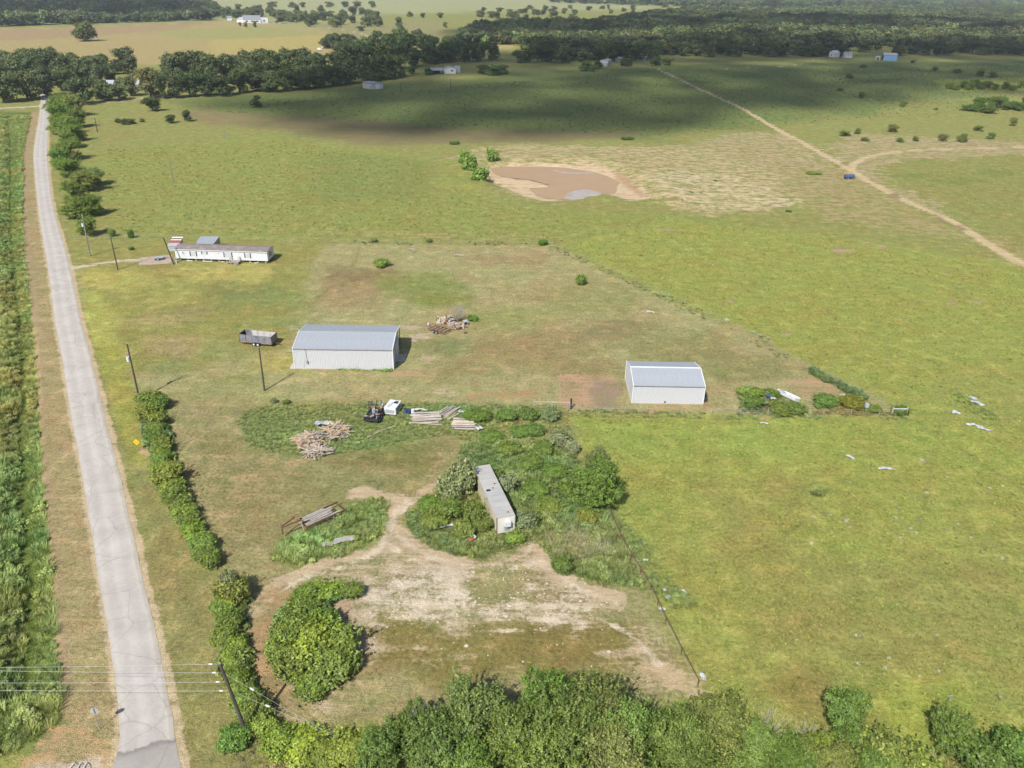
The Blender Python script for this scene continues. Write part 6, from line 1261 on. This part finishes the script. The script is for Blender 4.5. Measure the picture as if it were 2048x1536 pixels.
# ------------------------------------------------------------------ signs
t = thing('stop_sign', 'grey back of an eight-sided road sign on a post beside the road junction', 'road sign', G(200, 1459), .15)
MB().tube((0, 0, 0), (0, 0, 2.9), .035).build('post', M_GREY, t)
m = MB(); pts = [(math.cos(math.pi / 8 + k * math.pi / 4) * .41, math.sin(math.pi / 8 + k * math.pi / 4) * .41) for k in range(8)]
m.add([(x, .05, 2.5 + z) for x, z in pts] + [(x, .08, 2.5 + z) for x, z in pts], [tuple(range(8)), tuple(range(15, 7, -1))] + [(k, 8 + k, 8 + (k + 1) % 8, (k + 1) % 8) for k in range(8)]).build('plate', M_GALV, t)
t = thing('warning_sign', 'yellow diamond warning sign on a short post beside the roadside hedge', 'road sign', G(277, 901), -.1)
MB().tube((0, 0, 0), (0, 0, 1.6), .035).build('post', M_GREY, t)
pl = MB().box((0, -.05, 1.55), (.72, .03, .72), (0, math.pi / 4, 0)).build('plate', M_SIGN, t)
MB().path([(-.2, -.075, 1.5), (.0, -.075, 1.6), (.2, -.075, 1.56)], .035, .035, 4).build('arrow', M_DARK, pl)

# ------------------------------------------------------------------ power poles and lines
def pole(name, label, base, top, h, mat, r=.13, tx=None, arm=False, extra=None):
    b = G(*base); tp = G(*top, h); t = thing(name, label, 'utility pole', b); d = tp - b
    MB().path([(0, 0, -.3), d * .5, d], r * 1.15, r * .8, 10).build('pole', mat, t, smooth=False)
    if tx: q = d * tx; MB().tube(q + Vector((-.35, -.1, -.45)), q + Vector((-.35, -.1, .4)), .24, n=14).build('transformer', M_WHITE, t); MB().tube(q + Vector((-.5, -.1, .4)), q + Vector((-.5, -.1, .7)), .04).build('bushing', M_GALV, t); MB().bar(q + Vector((-.35, -.1, 0)), q, .06, .1).build('bracket', M_GREY, t); MB().bar(q + Vector((-.7, 0, 1.1)), q + Vector((0, 0, 1.0)), .05, .06).build('fuse_arm', M_GALV, t)
    if arm: MB().bar(d * .95 + Vector((-1, 0, 0)), d * .95 + Vector((1, 0, 0)), .1, .12).build('crossarm', mat, t)
    MB().tube(d, d + Vector((0, 0, .15)), .04).build('insulator', M_WHITE, t)
    return t, b, d
pf, bf, df = pole('power_pole', 'dark leaning power pole with four wires at the bottom left', (496, 1474), (440, 1328), 9.5, M_POLE, .17)
pole('power_pole', 'dark power pole with a white transformer rising from the roadside hedge', (279, 799), (254, 688), 10.3, M_POLE, .15, .74)
py, by, dy = pole('power_pole', 'dark power pole in the yard left of the large metal building', (529, 781), (518, 695), 8.3, M_POLE, .14)
p1b, p1d = G(279, 799), G(254, 688, 10.3)
ph, bh, dh = pole('power_pole', 'grey transformer pole by the road at the mobile home drive', (180, 512), (165, 432), 10.5, M_POLEG, .17, .78)
pole('power_pole', 'dark pole beside the gravel drive of the mobile home', (236, 540), (221, 474), 8.2, M_POLE, .15); pole('power_pole', 'dark leaning meter pole at the left end of the mobile home', (348, 529), (326, 474), 7.0, M_POLE, .18)
pole('power_pole', 'grey pole alone in the pasture beyond the mobile home', (347, 363), (338, 313), 8.6, M_POLEG, .14); pole('power_pole', 'dark short pole by the roadside row in the far pasture', (195, 264), (189, 235), 6.3, M_POLE, .2)
pole('power_pole', 'thin grey pole standing on the burnt strip of pasture', (449, 276), (447, 243), 7, M_POLEG, .1); pole('power_pole', 'pole with a white lamp right of the far white shed', (803, 187), (801, 166), 6.2, M_POLE, .2); pole('power_pole', 'thin pole in front of the far white house', (902, 177), (901, 158), 6.2, M_POLE, .16)
t = thing('meter_base', 'white meter box at the foot of the leaning pole by the mobile home', 'meter', G(352, 527)); MB().box((0, 0, .4), (.5, .35, .8)).build('box', M_WHITE, t); MB().tube((0, -.2, .55), (0, -.26, .55), .14, n=12).build('dial', M_GREY, t)
def wire(label, a, b, sag, r=.012, mat=None, n=10, name='power_line', cat='wire'):
    a, b = Vector(a), Vector(b); pts = [a.lerp(b, k / n) + Vector((0, 0, -sag * 4 * (k / n) * (1 - k / n))) for k in range(n + 1)]
    return tag(MB().path(pts, r, r, 4).build(name, mat or M_WIRE), label, cat)
names = ['topmost', 'second', 'third', 'lowest']
for k, (tt, yl) in enumerate([(1.0, 1331), (.885, 1338), (.765, 1362), (.645, 1377)]):
    p = bf + df * tt; e = G(0, yl, p.z); e = p + (e - p) * 2.3
    wire(f'{names[k]} of the four wires running left from the leaning power pole', p, e, .25, .013)
    q = p + (e - p).normalized() * .9; MB().tube(q - (e - p).normalized() * .22, q + (e - p).normalized() * .1, .07).build('insulator', M_WHITE, pf, q * 0 - bf if False else tuple(-bf))
for k, (tt, px, nm) in enumerate([(.885, (620, 1444), 'upper'), (.66, (580, 1431), 'lower')]):
    p = bf + df * tt; e = G(*px, 3.0); e = p + (e - p) * 1.9
    wire(f'{nm} of the two wires slanting down right from the leaning power pole', p, e, .1, .011)
    u = (e - p).normalized(); q = p + u * (3.0 + k * .8); MB().tube(q - u * .2, q + u * .2, .09).build('insulator', M_WHITE, pf, tuple(-bf))
wire('sagging line between the hedge transformer pole and the yard pole', p1d - Vector((0, 0, 1.5)), by + dy, .8, .014, M_DWIRE); wire('sagging service line from the yard pole to the large metal building', by + dy, G(600, 703, 4.0), .5, .016, M_DWIRE)
wire('service line between the drive pole and the meter pole of the mobile home', G(221, 474, 8.2), G(326, 474, 7.0), .4, .012, M_DWIRE); wire('service line between the roadside transformer pole and the drive pole', bh + dh * .85, G(221, 474, 8.2), .4, .012, M_DWIRE)

# ------------------------------------------------------------------ fences
def fence(name, label, px, spacing, hgt, pm, wires=(.4, .8, 1.15), pr=.06, rail=None, seed=1, r=.007):
    P = [G(x, y) for x, y in px]; t = thing(name, label, 'fence', P[0]); rnd = random.Random(seed); o = P[0]
    mesh = MB().tube((0, 0, -.2), (0, 0, hgt), pr, n=6).mesh('post', pm)
    for a, b in zip(P[:-1], P[1:]):
        n = max(1, round((b - a).length / spacing))
        for k in range(n):
            q = a.lerp(b, k / n) - o; x = place('post', mesh, t, q); x.rotation_euler = (rnd.uniform(-.06, .06), rnd.uniform(-.06, .06), 0); x.scale = (1, 1, rnd.uniform(.85, 1.1))
    place('post', mesh, t, P[-1] - o)
    for z in wires: MB().path([q - o + Vector((0, 0, z)) for q in P], r, r, 4).build('wire', M_GALV, t)
    if rail:
        for z in rail[0]: MB().path([q - o + Vector((0, 0, z)) for q in P], rail[1], rail[1], 8).build('rail', rail[2], t)
    return t
fence('wire_fence', 'wire fence running diagonally from the far yard corner to the right corner', [(1105, 490), (1240, 550), (1480, 661), (1630, 746), (1812, 831)], 4.5, 1.25, M_WEATH, seed=1)
fence('wire_fence', 'straight wire fence along the near side of the yard, below the small building', [(1135, 823), (1480, 829), (1812, 832)], 4.5, 1.25, M_WEATH, seed=2)
fence('wire_fence', 'wire fence along the far side of the yard behind the mobile home', [(150, 480), (300, 476), (650, 486), (1105, 490)], 6, 1.2, M_WEATH, seed=3)
fence('pipe_fence', 'rusty pipe fence between the dirt lot and the green field', [(1212, 1012), (1240, 1078), (1262, 1118), (1300, 1180), (1330, 1245), (1362, 1308), (1395, 1372)], 3.2, .95, M_RUST, (.3,), .05, ((.88,), .05, M_RUST), 4, .012)
fence('wire_fence', 'weathered fence round the far shed paddock', [(765, 182), (800, 190), (860, 188), (960, 174), (1045, 164)], 9, 1.3, M_DARK, (.6, 1.2), .10, seed=5)
fence('wire_fence', 'fence along the lower right hedge row by the dirt branch track', [(1690, 270), (1745, 288), (1850, 286), (2048, 280)], 8, 1.3, M_WEATH, (.6, 1.2), .08, seed=6)
t = thing('pipe_gate', 'white pipe rail with a dark post at the corner of the green field', 'gate', G(1068, 817)); o = G(1068, 817); e = G(1140, 818) - o
MB().tube(Vector((0, 0, 1.3)), e + Vector((0, 0, 1.3)), .06).build('top_rail', M_PALEW, t)
for k in (0, .5, 1): MB().tube(e * k, e * k + Vector((0, 0, 1.35)), .07).build('post', M_GALV, t)
MB().tube(e * 1.02, e * 1.02 + Vector((0, 0, 2.0)), .16).build('gate_post', M_DARK, t)
t = thing('corner_brace', 'white pipe brace at the right corner of the yard fences', 'fence brace', G(1783, 830)); o = G(1783, 830); e = G(1812, 830) - o
MB().tube(Vector((0, 0, 1.2)), e + Vector((0, 0, 1.2)), .07).build('rail', M_WHITE, t); MB().tube(Vector((0, 0, .1)), e + Vector((.0, 0, 1.3)), .05).build('stay', M_PALEW, t)
for k in (0, 1): MB().tube(e * k, e * k + Vector((0, 0, 1.5)), .09).build('post', M_PALEW, t)
# ------------------------------------------------------------------ weeds and grass (nobody could count them)
def tuft_mesh(name, seed, n=14, h=.45, w=.35, bw=.05, base=(1, 1, 1), lean=.5):
    """a grass tuft: narrow bent blades"""
    r = np.random.default_rng(seed); V, F, Cc = [], [], []
    for i in range(n):
        a = r.uniform(0, 6.28); p = np.array([math.cos(a), math.sin(a), 0]) * w * .5 * math.sqrt(r.random()); d = np.array([math.cos(a), math.sin(a), 0]) * lean * r.uniform(.2, 1)
        hh = h * r.uniform(.5, 1.1); s = np.array([-math.sin(a), math.cos(a), 0]) * bw * r.uniform(.7, 1.3); o = len(V)
        m = p + d * hh * .4 + np.array([0, 0, hh * .6]); t = p + d * hh * 1.1 + np.array([0, 0, hh])
        V += [p - s, p + s, m - s * .8, m + s * .8, t]; F += [(o, o + 1, o + 3, o + 2), (o + 2, o + 3, o + 4)]
        k = r.uniform(.75, 1.25); Cc += [np.array(base) * k] * 5
    me = bpy.data.meshes.new(name); me.from_pydata([tuple(v) for v in V], [], F); me.materials.append(LEAF_I)
    a = me.color_attributes.new('Leaf', 'FLOAT_COLOR', 'POINT'); a.data.foreach_set('color', np.column_stack([np.array(Cc), np.ones(len(V))]).astype(np.float32).ravel())
    me.update(); return me
def weed_mesh(name, seed, H=.8, W=1.0, nclump=26, per=9, leaf=.13):
    r = np.random.default_rng(seed)
    P, N, tone = crown_points(r, [((0, 0, H * .4), (W * .45, W * .45, H * .5)), ((W * .2, 0, H * .5), (W * .3, W * .3, H * .45)), ((-W * .15, W * .2, H * .35), (W * .3, W * .3, H * .4))], nclump, per, .1, .4)
    k = P[:, 2] > 0; P, N, tone = P[k], N[k], tone[k]
    return leaf_mesh(name, P, N, r.uniform(.7, 1.3, len(P)) * leaf, leaf_cols(r, len(P), (1, 1, 1), tone, .15), LEAF_I, rnd=r)
TUFT = [tuft_mesh('tuft', 5 + i, 14, .42, .5, .035) for i in range(3)]
TALL = [tuft_mesh('tall_grass', 15 + i, 64, .85, 1.05, .017, lean=.55) for i in range(3)]
WEED = [weed_mesh('weed', 25 + i) for i in range(4)]

def in_poly(P, x, y): return poly_sd(x, y, P) < 0
def weeds(name, label, poly, spacing, seed, h=(.5, 1.1), col=(.085, .12, .032), protos=None, var=.3, keep=None):
    q, r = fill(poly, spacing, seed); n = len(q)
    k = fbm(q[:, 0], q[:, 1], 5, seed + 3, 3)
    if keep is not None: m = keep(q, r, k); q, k = q[m], k[m]; n = len(q)
    hh = r.uniform(*h, n) * (1 + k * 1.3); ww = hh * r.uniform(.9, 1.5, n) + .25
    tn = np.array(col) * np.array([2.25, 2.15, 2.5]) * (r.uniform(1 - var, 1 + var, n) * (1 + k * .7))[:, None] * np.column_stack([1 + fbm(q[:, 0], q[:, 1], 9, seed + 8) * .9, np.ones(n), r.uniform(.8, 1.1, n)])
    o = scatter(name, np.column_stack([q, ground_z(q[:, 0], q[:, 1])]), np.column_stack([ww, ww, hh]), r.uniform(0, 6.28, n), np.clip(tn, 0, 1), protos or (WEED[:2] + TALL * 2))
    return stuff(o, label, 'weeds')
DL = DITCH
def off_ditch(w):
    def f(q, r, k): return line_d(q[:, 0], q[:, 1], DL) > w
    return f
weeds('ditch_weeds', 'tall green weeds filling the ditch along the left side of the road', [(-60, 232), (60, 232), (46, 300), (44, 400), (46, 500), (58, 600), (66, 700), (75, 850), (84, 1000), (96, 1100), (110, 1250), (121, 1380), (112, 1450), (40, 1500), (-120, 1560), (-260, 1300), (-180, 800), (-120, 400)], .62, 1, (.35, 1.05), (.128, .152, .040), WEED[:2] + TALL * 2, keep=off_ditch(.6))
for i, (w, lb, c, h) in enumerate([(WEEDS[0], 'rank green weeds around the lumber piles and the junk', (.112, .135, .042), (.2, .45)), (WEEDS[1], 'patch of tall weeds around the rusty gooseneck trailer', (.135, .16, .042), (.35, .75)), (WEEDS[2], 'rank weeds around the old van and along the green field', (.098, .125, .034), (.4, .9))]):
    weeds('tall_weeds', lb, w, .58, 10 + i, h, c)
weeds('fence_weeds', 'green weeds along the rusty pipe fence', [(1225, 1035), (1260, 1050), (1390, 1215), (1340, 1215), (1300, 1180)], .55, 15, (.25, .5), (.10, .125, .034), WEED[:1] + TALL * 2)
weeds('fence_weeds', 'narrow strip of weeds along the near straight fence of the yard', [(1135, 820), (1480, 826), (1815, 830), (1815, 840), (1480, 838), (1135, 834)], .8, 16, (.2, .5), (.095, .115, .04), keep=lambda q, r, k: k > -.08)
weeds('fence_weeds', 'strip of weeds along the diagonal fence of the yard', [(1100, 488), (1240, 548), (1480, 655), (1630, 740), (1815, 822), (1808, 832), (1620, 752), (1470, 668), (1230, 556), (1095, 495)], 1.0, 17, (.15, .38), (.085, .088, .034), keep=lambda q, r, k: k > -.04)
weeds('fence_weeds', 'dark strip of weeds along the lower part of the diagonal fence', [(1625, 738), (1700, 775), (1735, 795), (1722, 800), (1690, 785), (1620, 748)], .6, 27, (.7, 1.2), (.07, .10, .03))
weeds('fence_weeds', 'brownish weeds along the far fence of the yard', [(650, 482), (1100, 484), (1100, 491), (650, 489)], 1.1, 18, (.15, .4), (.068, .064, .032), keep=lambda q, r, k: k > -.02)
weeds('junk_weeds', 'bright weeds around the white debris at the right side of the field', [(1905, 788), (1925, 788), (1960, 812), (2000, 830), (1995, 842), (1965, 838), (1930, 818)], .6, 19, (.3, .5), (.105, .135, .03), WEED[:1] + TALL * 2)
weeds('wall_weeds', 'bright green weeds along the foot of the large metal building', [(640, 738), (786, 740), (786, 744), (640, 741.5)], .42, 20, (.25, .75), (.13, .22, .04), TALL, keep=lambda q, r, k: r.random(len(q)) < np.clip((q[:, 0] + 36) / 14, .12, 1))
weeds('bottom_grass', 'pale rough grass between the leaning pole and the bottom thicket', [(500, 1450), (560, 1440), (720, 1480), (760, 1560), (450, 1570)], .6, 21, (.3, .7), (.14, .145, .06))
weeds('bottom_grass', 'rough grass and weeds under the trees at the bottom right', [(1500, 1500), (1600, 1480), (1740, 1500), (2060, 1500), (2060, 1570), (1500, 1570)], .7, 22, (.3, .8), (.12, .145, .05))
weeds('dry_grass', 'pale feathery grass right of the old van', [(1090, 1075), (1140, 1030), (1215, 1060), (1240, 1110), (1180, 1130), (1110, 1110)], .5, 23, (.4, .7), (.135, .15, .07), TALL)
# pasture tufts: coloured like the sward they grow in
def sward(name, label, poly, spacing, seed, h, mul=1.0, lim=.55):
    q, r = fill(poly, spacing, seed); c, d = col_at(q[:, 0], q[:, 1])
    m = (d < lim) & (r.random(len(q)) < .5 + fbm(q[:, 0], q[:, 1], 7, seed) * 1.6)
    for w in (WEEDS): m &= ~in_poly(GP(w), q[:, 0], q[:, 1])
    q, c = q[m], c[m]; n = len(q)
    hh = r.uniform(*h, n); tn = c * (r.uniform(.95, 1.65, n) * mul)[:, None] * np.column_stack([r.uniform(.9, 1.12, n), np.ones(n), r.uniform(.8, 1.1, n)])
    o = scatter(name, np.column_stack([q, np.zeros(n)]), np.column_stack([hh * 2.4, hh * 2.4, hh * 1.5]), r.uniform(0, 6.28, n), tn, TUFT)
    return stuff(o, label, 'grass')
sward('pasture_grass', 'grass tufts of the bright green field at the right', [(1140, 838), (1810, 838), (2100, 830), (2200, 1560), (1560, 1560), (1400, 1370), (1235, 1030)], .55, 31, (.15, .36), 1.05)
sward('pasture_grass', 'grass tufts of the field beyond the diagonal fence', [(1120, 490), (1400, 440), (2060, 545), (2100, 830), (1830, 830), (1480, 655)], .95, 32, (.18, .42), 1.05)
sward('lot_grass', 'grass tufts of the mown lower lot', [(350, 810), (500, 806), (480, 870), (620, 925), (880, 880), (900, 960), (720, 990), (560, 1085), (540, 1150), (450, 1110), (380, 960)], .6, 33, (.10, .24), 1.0)
sward('yard_grass', 'grass tufts of the yard around the metal buildings', [(160, 560), (340, 540), (650, 490), (1100, 492), (1480, 664), (1800, 828), (1135, 820), (340, 800), (210, 700)], .9, 34, (.10, .26), 1.0)
sward('pasture_grass', 'grass tufts of the pasture between the yard and the pond', [(215, 300), (560, 280), (900, 330), (1000, 410), (1400, 440), (1110, 484), (240, 465), (220, 400)], 1.3, 35, (.18, .45), 1.02)
# silvery weeds dotted over the right-hand fields
def silver(name, label, poly, n, seed, h=(.25, .6)):
    P = GP(poly); r = np.random.default_rng(seed); lo, hi = P.min(0), P.max(0); q = r.uniform(lo, hi, (n * 6, 2)); k = fbm(q[:, 0], q[:, 1], 14, seed + 2)
    q = q[(poly_sd(q[:, 0], q[:, 1], P) < 0) & (k > .02)][:n]; m = len(q); hh = r.uniform(*h, m) * np.where(r.random(m) < .12, 1.5, 1)
    tn = np.array((.42, .43, .24)) * r.uniform(.7, 1.2, m)[:, None]
    return stuff(scatter(name, np.column_stack([q, np.zeros(m)]), np.column_stack([hh * 1.2, hh * 1.2, hh]), r.uniform(0, 6.28, m), tn, WEED), label, 'weeds')
silver('silver_weeds', 'small silvery weeds dotted over the right field', [(1500, 1100), (1700, 900), (2060, 950), (2060, 1480), (1800, 1380), (1560, 1330)], 48, 41, (.25, .55))
silver('silver_weeds', 'small silvery weeds dotted over the field beyond the diagonal fence', [(1200, 520), (1500, 460), (2060, 560), (2060, 860), (1880, 850), (1500, 640)], 90, 42, (.2, .42))
silver('silver_weeds', 'silvery weeds lining the diagonal fence', [(1440, 640), (1470, 640), (1640, 735), (1620, 742)], 26, 43, (.6, 1.0))
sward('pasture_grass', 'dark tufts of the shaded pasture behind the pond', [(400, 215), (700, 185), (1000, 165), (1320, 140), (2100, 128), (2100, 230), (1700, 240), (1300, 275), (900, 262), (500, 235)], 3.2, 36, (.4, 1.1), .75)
sward('pasture_grass', 'tufts of the sunny pasture at the upper right', [(1720, 330), (2100, 300), (2100, 560), (1900, 440)], 2.0, 37, (.25, .6), 1.0)
weeds('dark_weeds', 'flat dark weed patch alone in the right field', [(1618, 984), (1640, 980), (1660, 986), (1645, 993), (1622, 992)], .45, 45, (.25, .45), (.05, .062, .02), TALL)
weeds('tall_weeds', 'weeds growing through the rear of the gooseneck trailer', [(640, 1062), (690, 1030), (720, 1040), (660, 1075)], .5, 46, (.9, 1.4), (.125, .15, .04), WEED[:1] + TALL)
# pale clods and stones on the dirt lot
def rock_mesh(seed):
    r = np.random.default_rng(seed); mb = MB(); u = []
    for t in (.0, .5, 1.1, 1.57):
        for k in range(7): a = 2 * math.pi * k / 7 + t; u.append((math.cos(a) * math.cos(t) * r.uniform(.75, 1.2), math.sin(a) * math.cos(t) * r.uniform(.75, 1.2), math.sin(t) * .6))
    ix = np.arange(28).reshape(4, 7); F = [tuple(int(v) for v in q) for q in np.stack([ix[:-1], np.roll(ix[:-1], -1, 1), np.roll(ix[1:], -1, 1), ix[1:]], -1).reshape(-1, 4)]
    return mb.add(u, F).mesh('stone', STONE)
STONE = mk('pale_stone', (.44, .39, .31), .95, var=.2, scale=3)
q, r = fill([(760, 1120), (980, 1125), (1130, 1150), (1250, 1200), (1180, 1240), (760, 1240), (740, 1180)], 1.1, 51); q2, _ = fill([(520, 1200), (740, 1110), (860, 1100), (1070, 1080), (1300, 1260), (1390, 1390), (900, 1340), (560, 1420)], 2.6, 52); q = np.vstack([q, q2]); n = len(q); k = r.uniform(.04, .13, n) * np.where(r.random(n) < .05, 1.9, 1)
stuff(scatter('stones', np.column_stack([q, np.zeros(n)]), np.column_stack([k * 1.2, k, k]), r.uniform(0, 6.28, n), np.ones((n, 3)), [rock_mesh(1), rock_mesh(2)]), 'pale stones and clods strewn over the dirt lot', 'stones')
weeds('junk_weeds', 'ragged weeds around the boat hull and bushes by the small metal building', [(1478, 800), (1490, 785), (1540, 780), (1560, 790), (1610, 815), (1620, 826), (1480, 824)], .55, 61, (.3, .75), (.085, .11, .034), WEED[:2] + TALL)
weeds('junk_weeds', 'ragged reddish weeds left of the yard fence corner', [(1630, 815), (1660, 798), (1720, 800), (1760, 822), (1800, 832), (1630, 830)], .55, 62, (.3, .7), (.105, .11, .036), WEED[:2] + TALL)
weeds('hedge_vines', 'tangled vines and weeds knitting the upper roadside hedge together', [(278, 800), (325, 795), (330, 850), (345, 900), (360, 960), (390, 1040), (430, 1110), (430, 1135), (405, 1125), (360, 1040), (320, 970), (305, 910), (290, 860)], .5, 71, (.5, 1.5), (.078, .108, .028), WEED)
weeds('hedge_vines', 'tangled vines and weeds knitting the lower roadside hedge together', [(435, 1190), (490, 1180), (490, 1260), (492, 1340), (520, 1410), (545, 1460), (500, 1450), (470, 1400), (448, 1320), (435, 1240)], .5, 72, (.5, 1.4), (.085, .112, .028), WEED)
weeds('thicket_vines', 'vines and weeds between the bushes of the round thicket', [(548, 1300), (575, 1230), (640, 1180), (700, 1180), (640, 1230), (690, 1290), (705, 1340), (650, 1375), (590, 1365)], .5, 73, (.5, 1.5), (.08, .115, .03), WEED)
sward('pasture_clumps', 'rank grass clumps standing out of the bright green field at the right', [(1140, 838), (1810, 838), (2100, 830), (2200, 1560), (1560, 1560), (1400, 1370), (1235, 1030)], 1.7, 81, (.28, .5), .8)
sward('pasture_clumps', 'rank grass clumps standing out of the field beyond the diagonal fence', [(1120, 490), (1400, 440), (2060, 545), (2100, 830), (1830, 830), (1480, 655)], 2.2, 82, (.3, .6), .8)
sward('pasture_clumps', 'rank grass clumps of the pasture between the yard and the pond', [(215, 300), (560, 280), (900, 330), (1000, 410), (1400, 440), (1110, 484), (240, 465), (220, 400)], 2.6, 83, (.35, .7), .78)
# ------------------------------------------------------------------ clouds drifting behind and above the drone; their shade lies over the far pasture and the woods
def cloud(name, ground_poly, alt, seed, gap=0.0):
    r = np.random.default_rng(seed)
    P = GP(ground_poly); off = np.array([-SUN_DIR.x, -SUN_DIR.y]) / -SUN_DIR.z * -1
    lo, hi = P.min(0), P.max(0); area = (hi - lo).prod()
    n = int(min(12000, area / 160))
    q = r.uniform(lo, hi, (n, 2)); sd = poly_sd(q[:, 0], q[:, 1], P) + 30 * fbm(q[:, 0], q[:, 1], 70, seed)
    keep = r.random(n) < sstep(12, -45, sd) * (1 if not gap else sstep(gap + .05, gap - .05, fbm(q[:, 0], q[:, 1], 130, seed + 5)))
    q, sd = q[keep], sd[keep]
    mb_v, mb_f = [], []
    u = np.array([(math.cos(a) * math.sin(t), math.sin(a) * math.sin(t), math.cos(t)) for t in np.linspace(0, math.pi, 6) for a in np.linspace(0, 2 * math.pi, 8, endpoint=False)])
    for (x, y), s in zip(q, sd):
        rad = r.uniform(9, 17)
        h = alt + r.uniform(-8, 30) * min(1, -s / 40)
        t = -h / SUN_DIR.z
        c = np.array([x, y, 0]) - np.array(SUN_DIR) * t
        o = len(mb_v) and sum(len(a) for a in mb_v) or 0
        mb_v.append(c + u * rad * np.array([1, 1, .7]))
        ix = np.arange(48).reshape(6, 8)
        F = np.stack([ix[:-1], np.roll(ix[:-1], -1, 1), np.roll(ix[1:], -1, 1), ix[1:]], -1).reshape(-1, 4) + o
        mb_f.append(F)
    V = np.vstack(mb_v); F = np.vstack(mb_f)
    me = bpy.data.meshes.new(name); me.from_pydata(V.tolist(), [], F.tolist()); me.materials.append(cloud_mat)
    me.polygons.foreach_set('use_smooth', [True] * len(F)); me.update()
    return struct(place(name, me))
cloud_mat = mk('cloud_white', (.85, .85, .86), 1.0, var=.03, scale=.01, spec=0)
cloud_mat.node_tree.nodes['Principled BSDF'].inputs['Alpha'].default_value = 0.27       # thin fair-weather cloud lets part of the sun through
cloud('cloud', [(380, 196), (440, 222), (520, 242), (640, 262), (760, 280), (900, 286), (1000, 280), (1120, 276), (1290, 284), (1400, 272), (1480, 243), (1560, 222), (1680, 224), (1740, 206), (1850, 208),
                (1900, 182), (2200, 186), (2400, 160), (2400, 96), (2000, 90), (1700, 92), (1500, 82), (1300, 92), (1050, 100), (900, 104), (800, 110), (680, 150), (560, 172), (440, 186)], 2300, 3)
cloud('cloud', [(900, 88), (1000, 84), (1150, 84), (1500, 74), (1900, 74), (2300, 80), (2300, 62), (1900, 50), (1500, 40), (1250, 36), (1000, 42), (880, 60)], 2350, 5, .1)
cloud('cloud', [(-400, 52), (0, 48), (300, 42), (430, 36), (430, 18), (200, 16), (-400, 16)], 2400, 8)
# ------------------------------------------------------------------ summer haze
hz = MB().box((0, 5200, 34), (16000, 15600, 80))
hm = bpy.data.materials.new('haze'); hm.use_nodes = True
for n in list(hm.node_tree.nodes): hm.node_tree.nodes.remove(n)
pv_ = hm.node_tree.nodes.new('ShaderNodeVolumePrincipled'); ho = hm.node_tree.nodes.new('ShaderNodeOutputMaterial')
pv_.inputs['Color'].default_value = (.86, .92, 1, 1); pv_.inputs['Density'].default_value = HAZE; pv_.inputs['Anisotropy'].default_value = .2
hm.node_tree.links.new(pv_.outputs[0], ho.inputs['Volume'])
haze = stuff(hz.build('haze', hm))
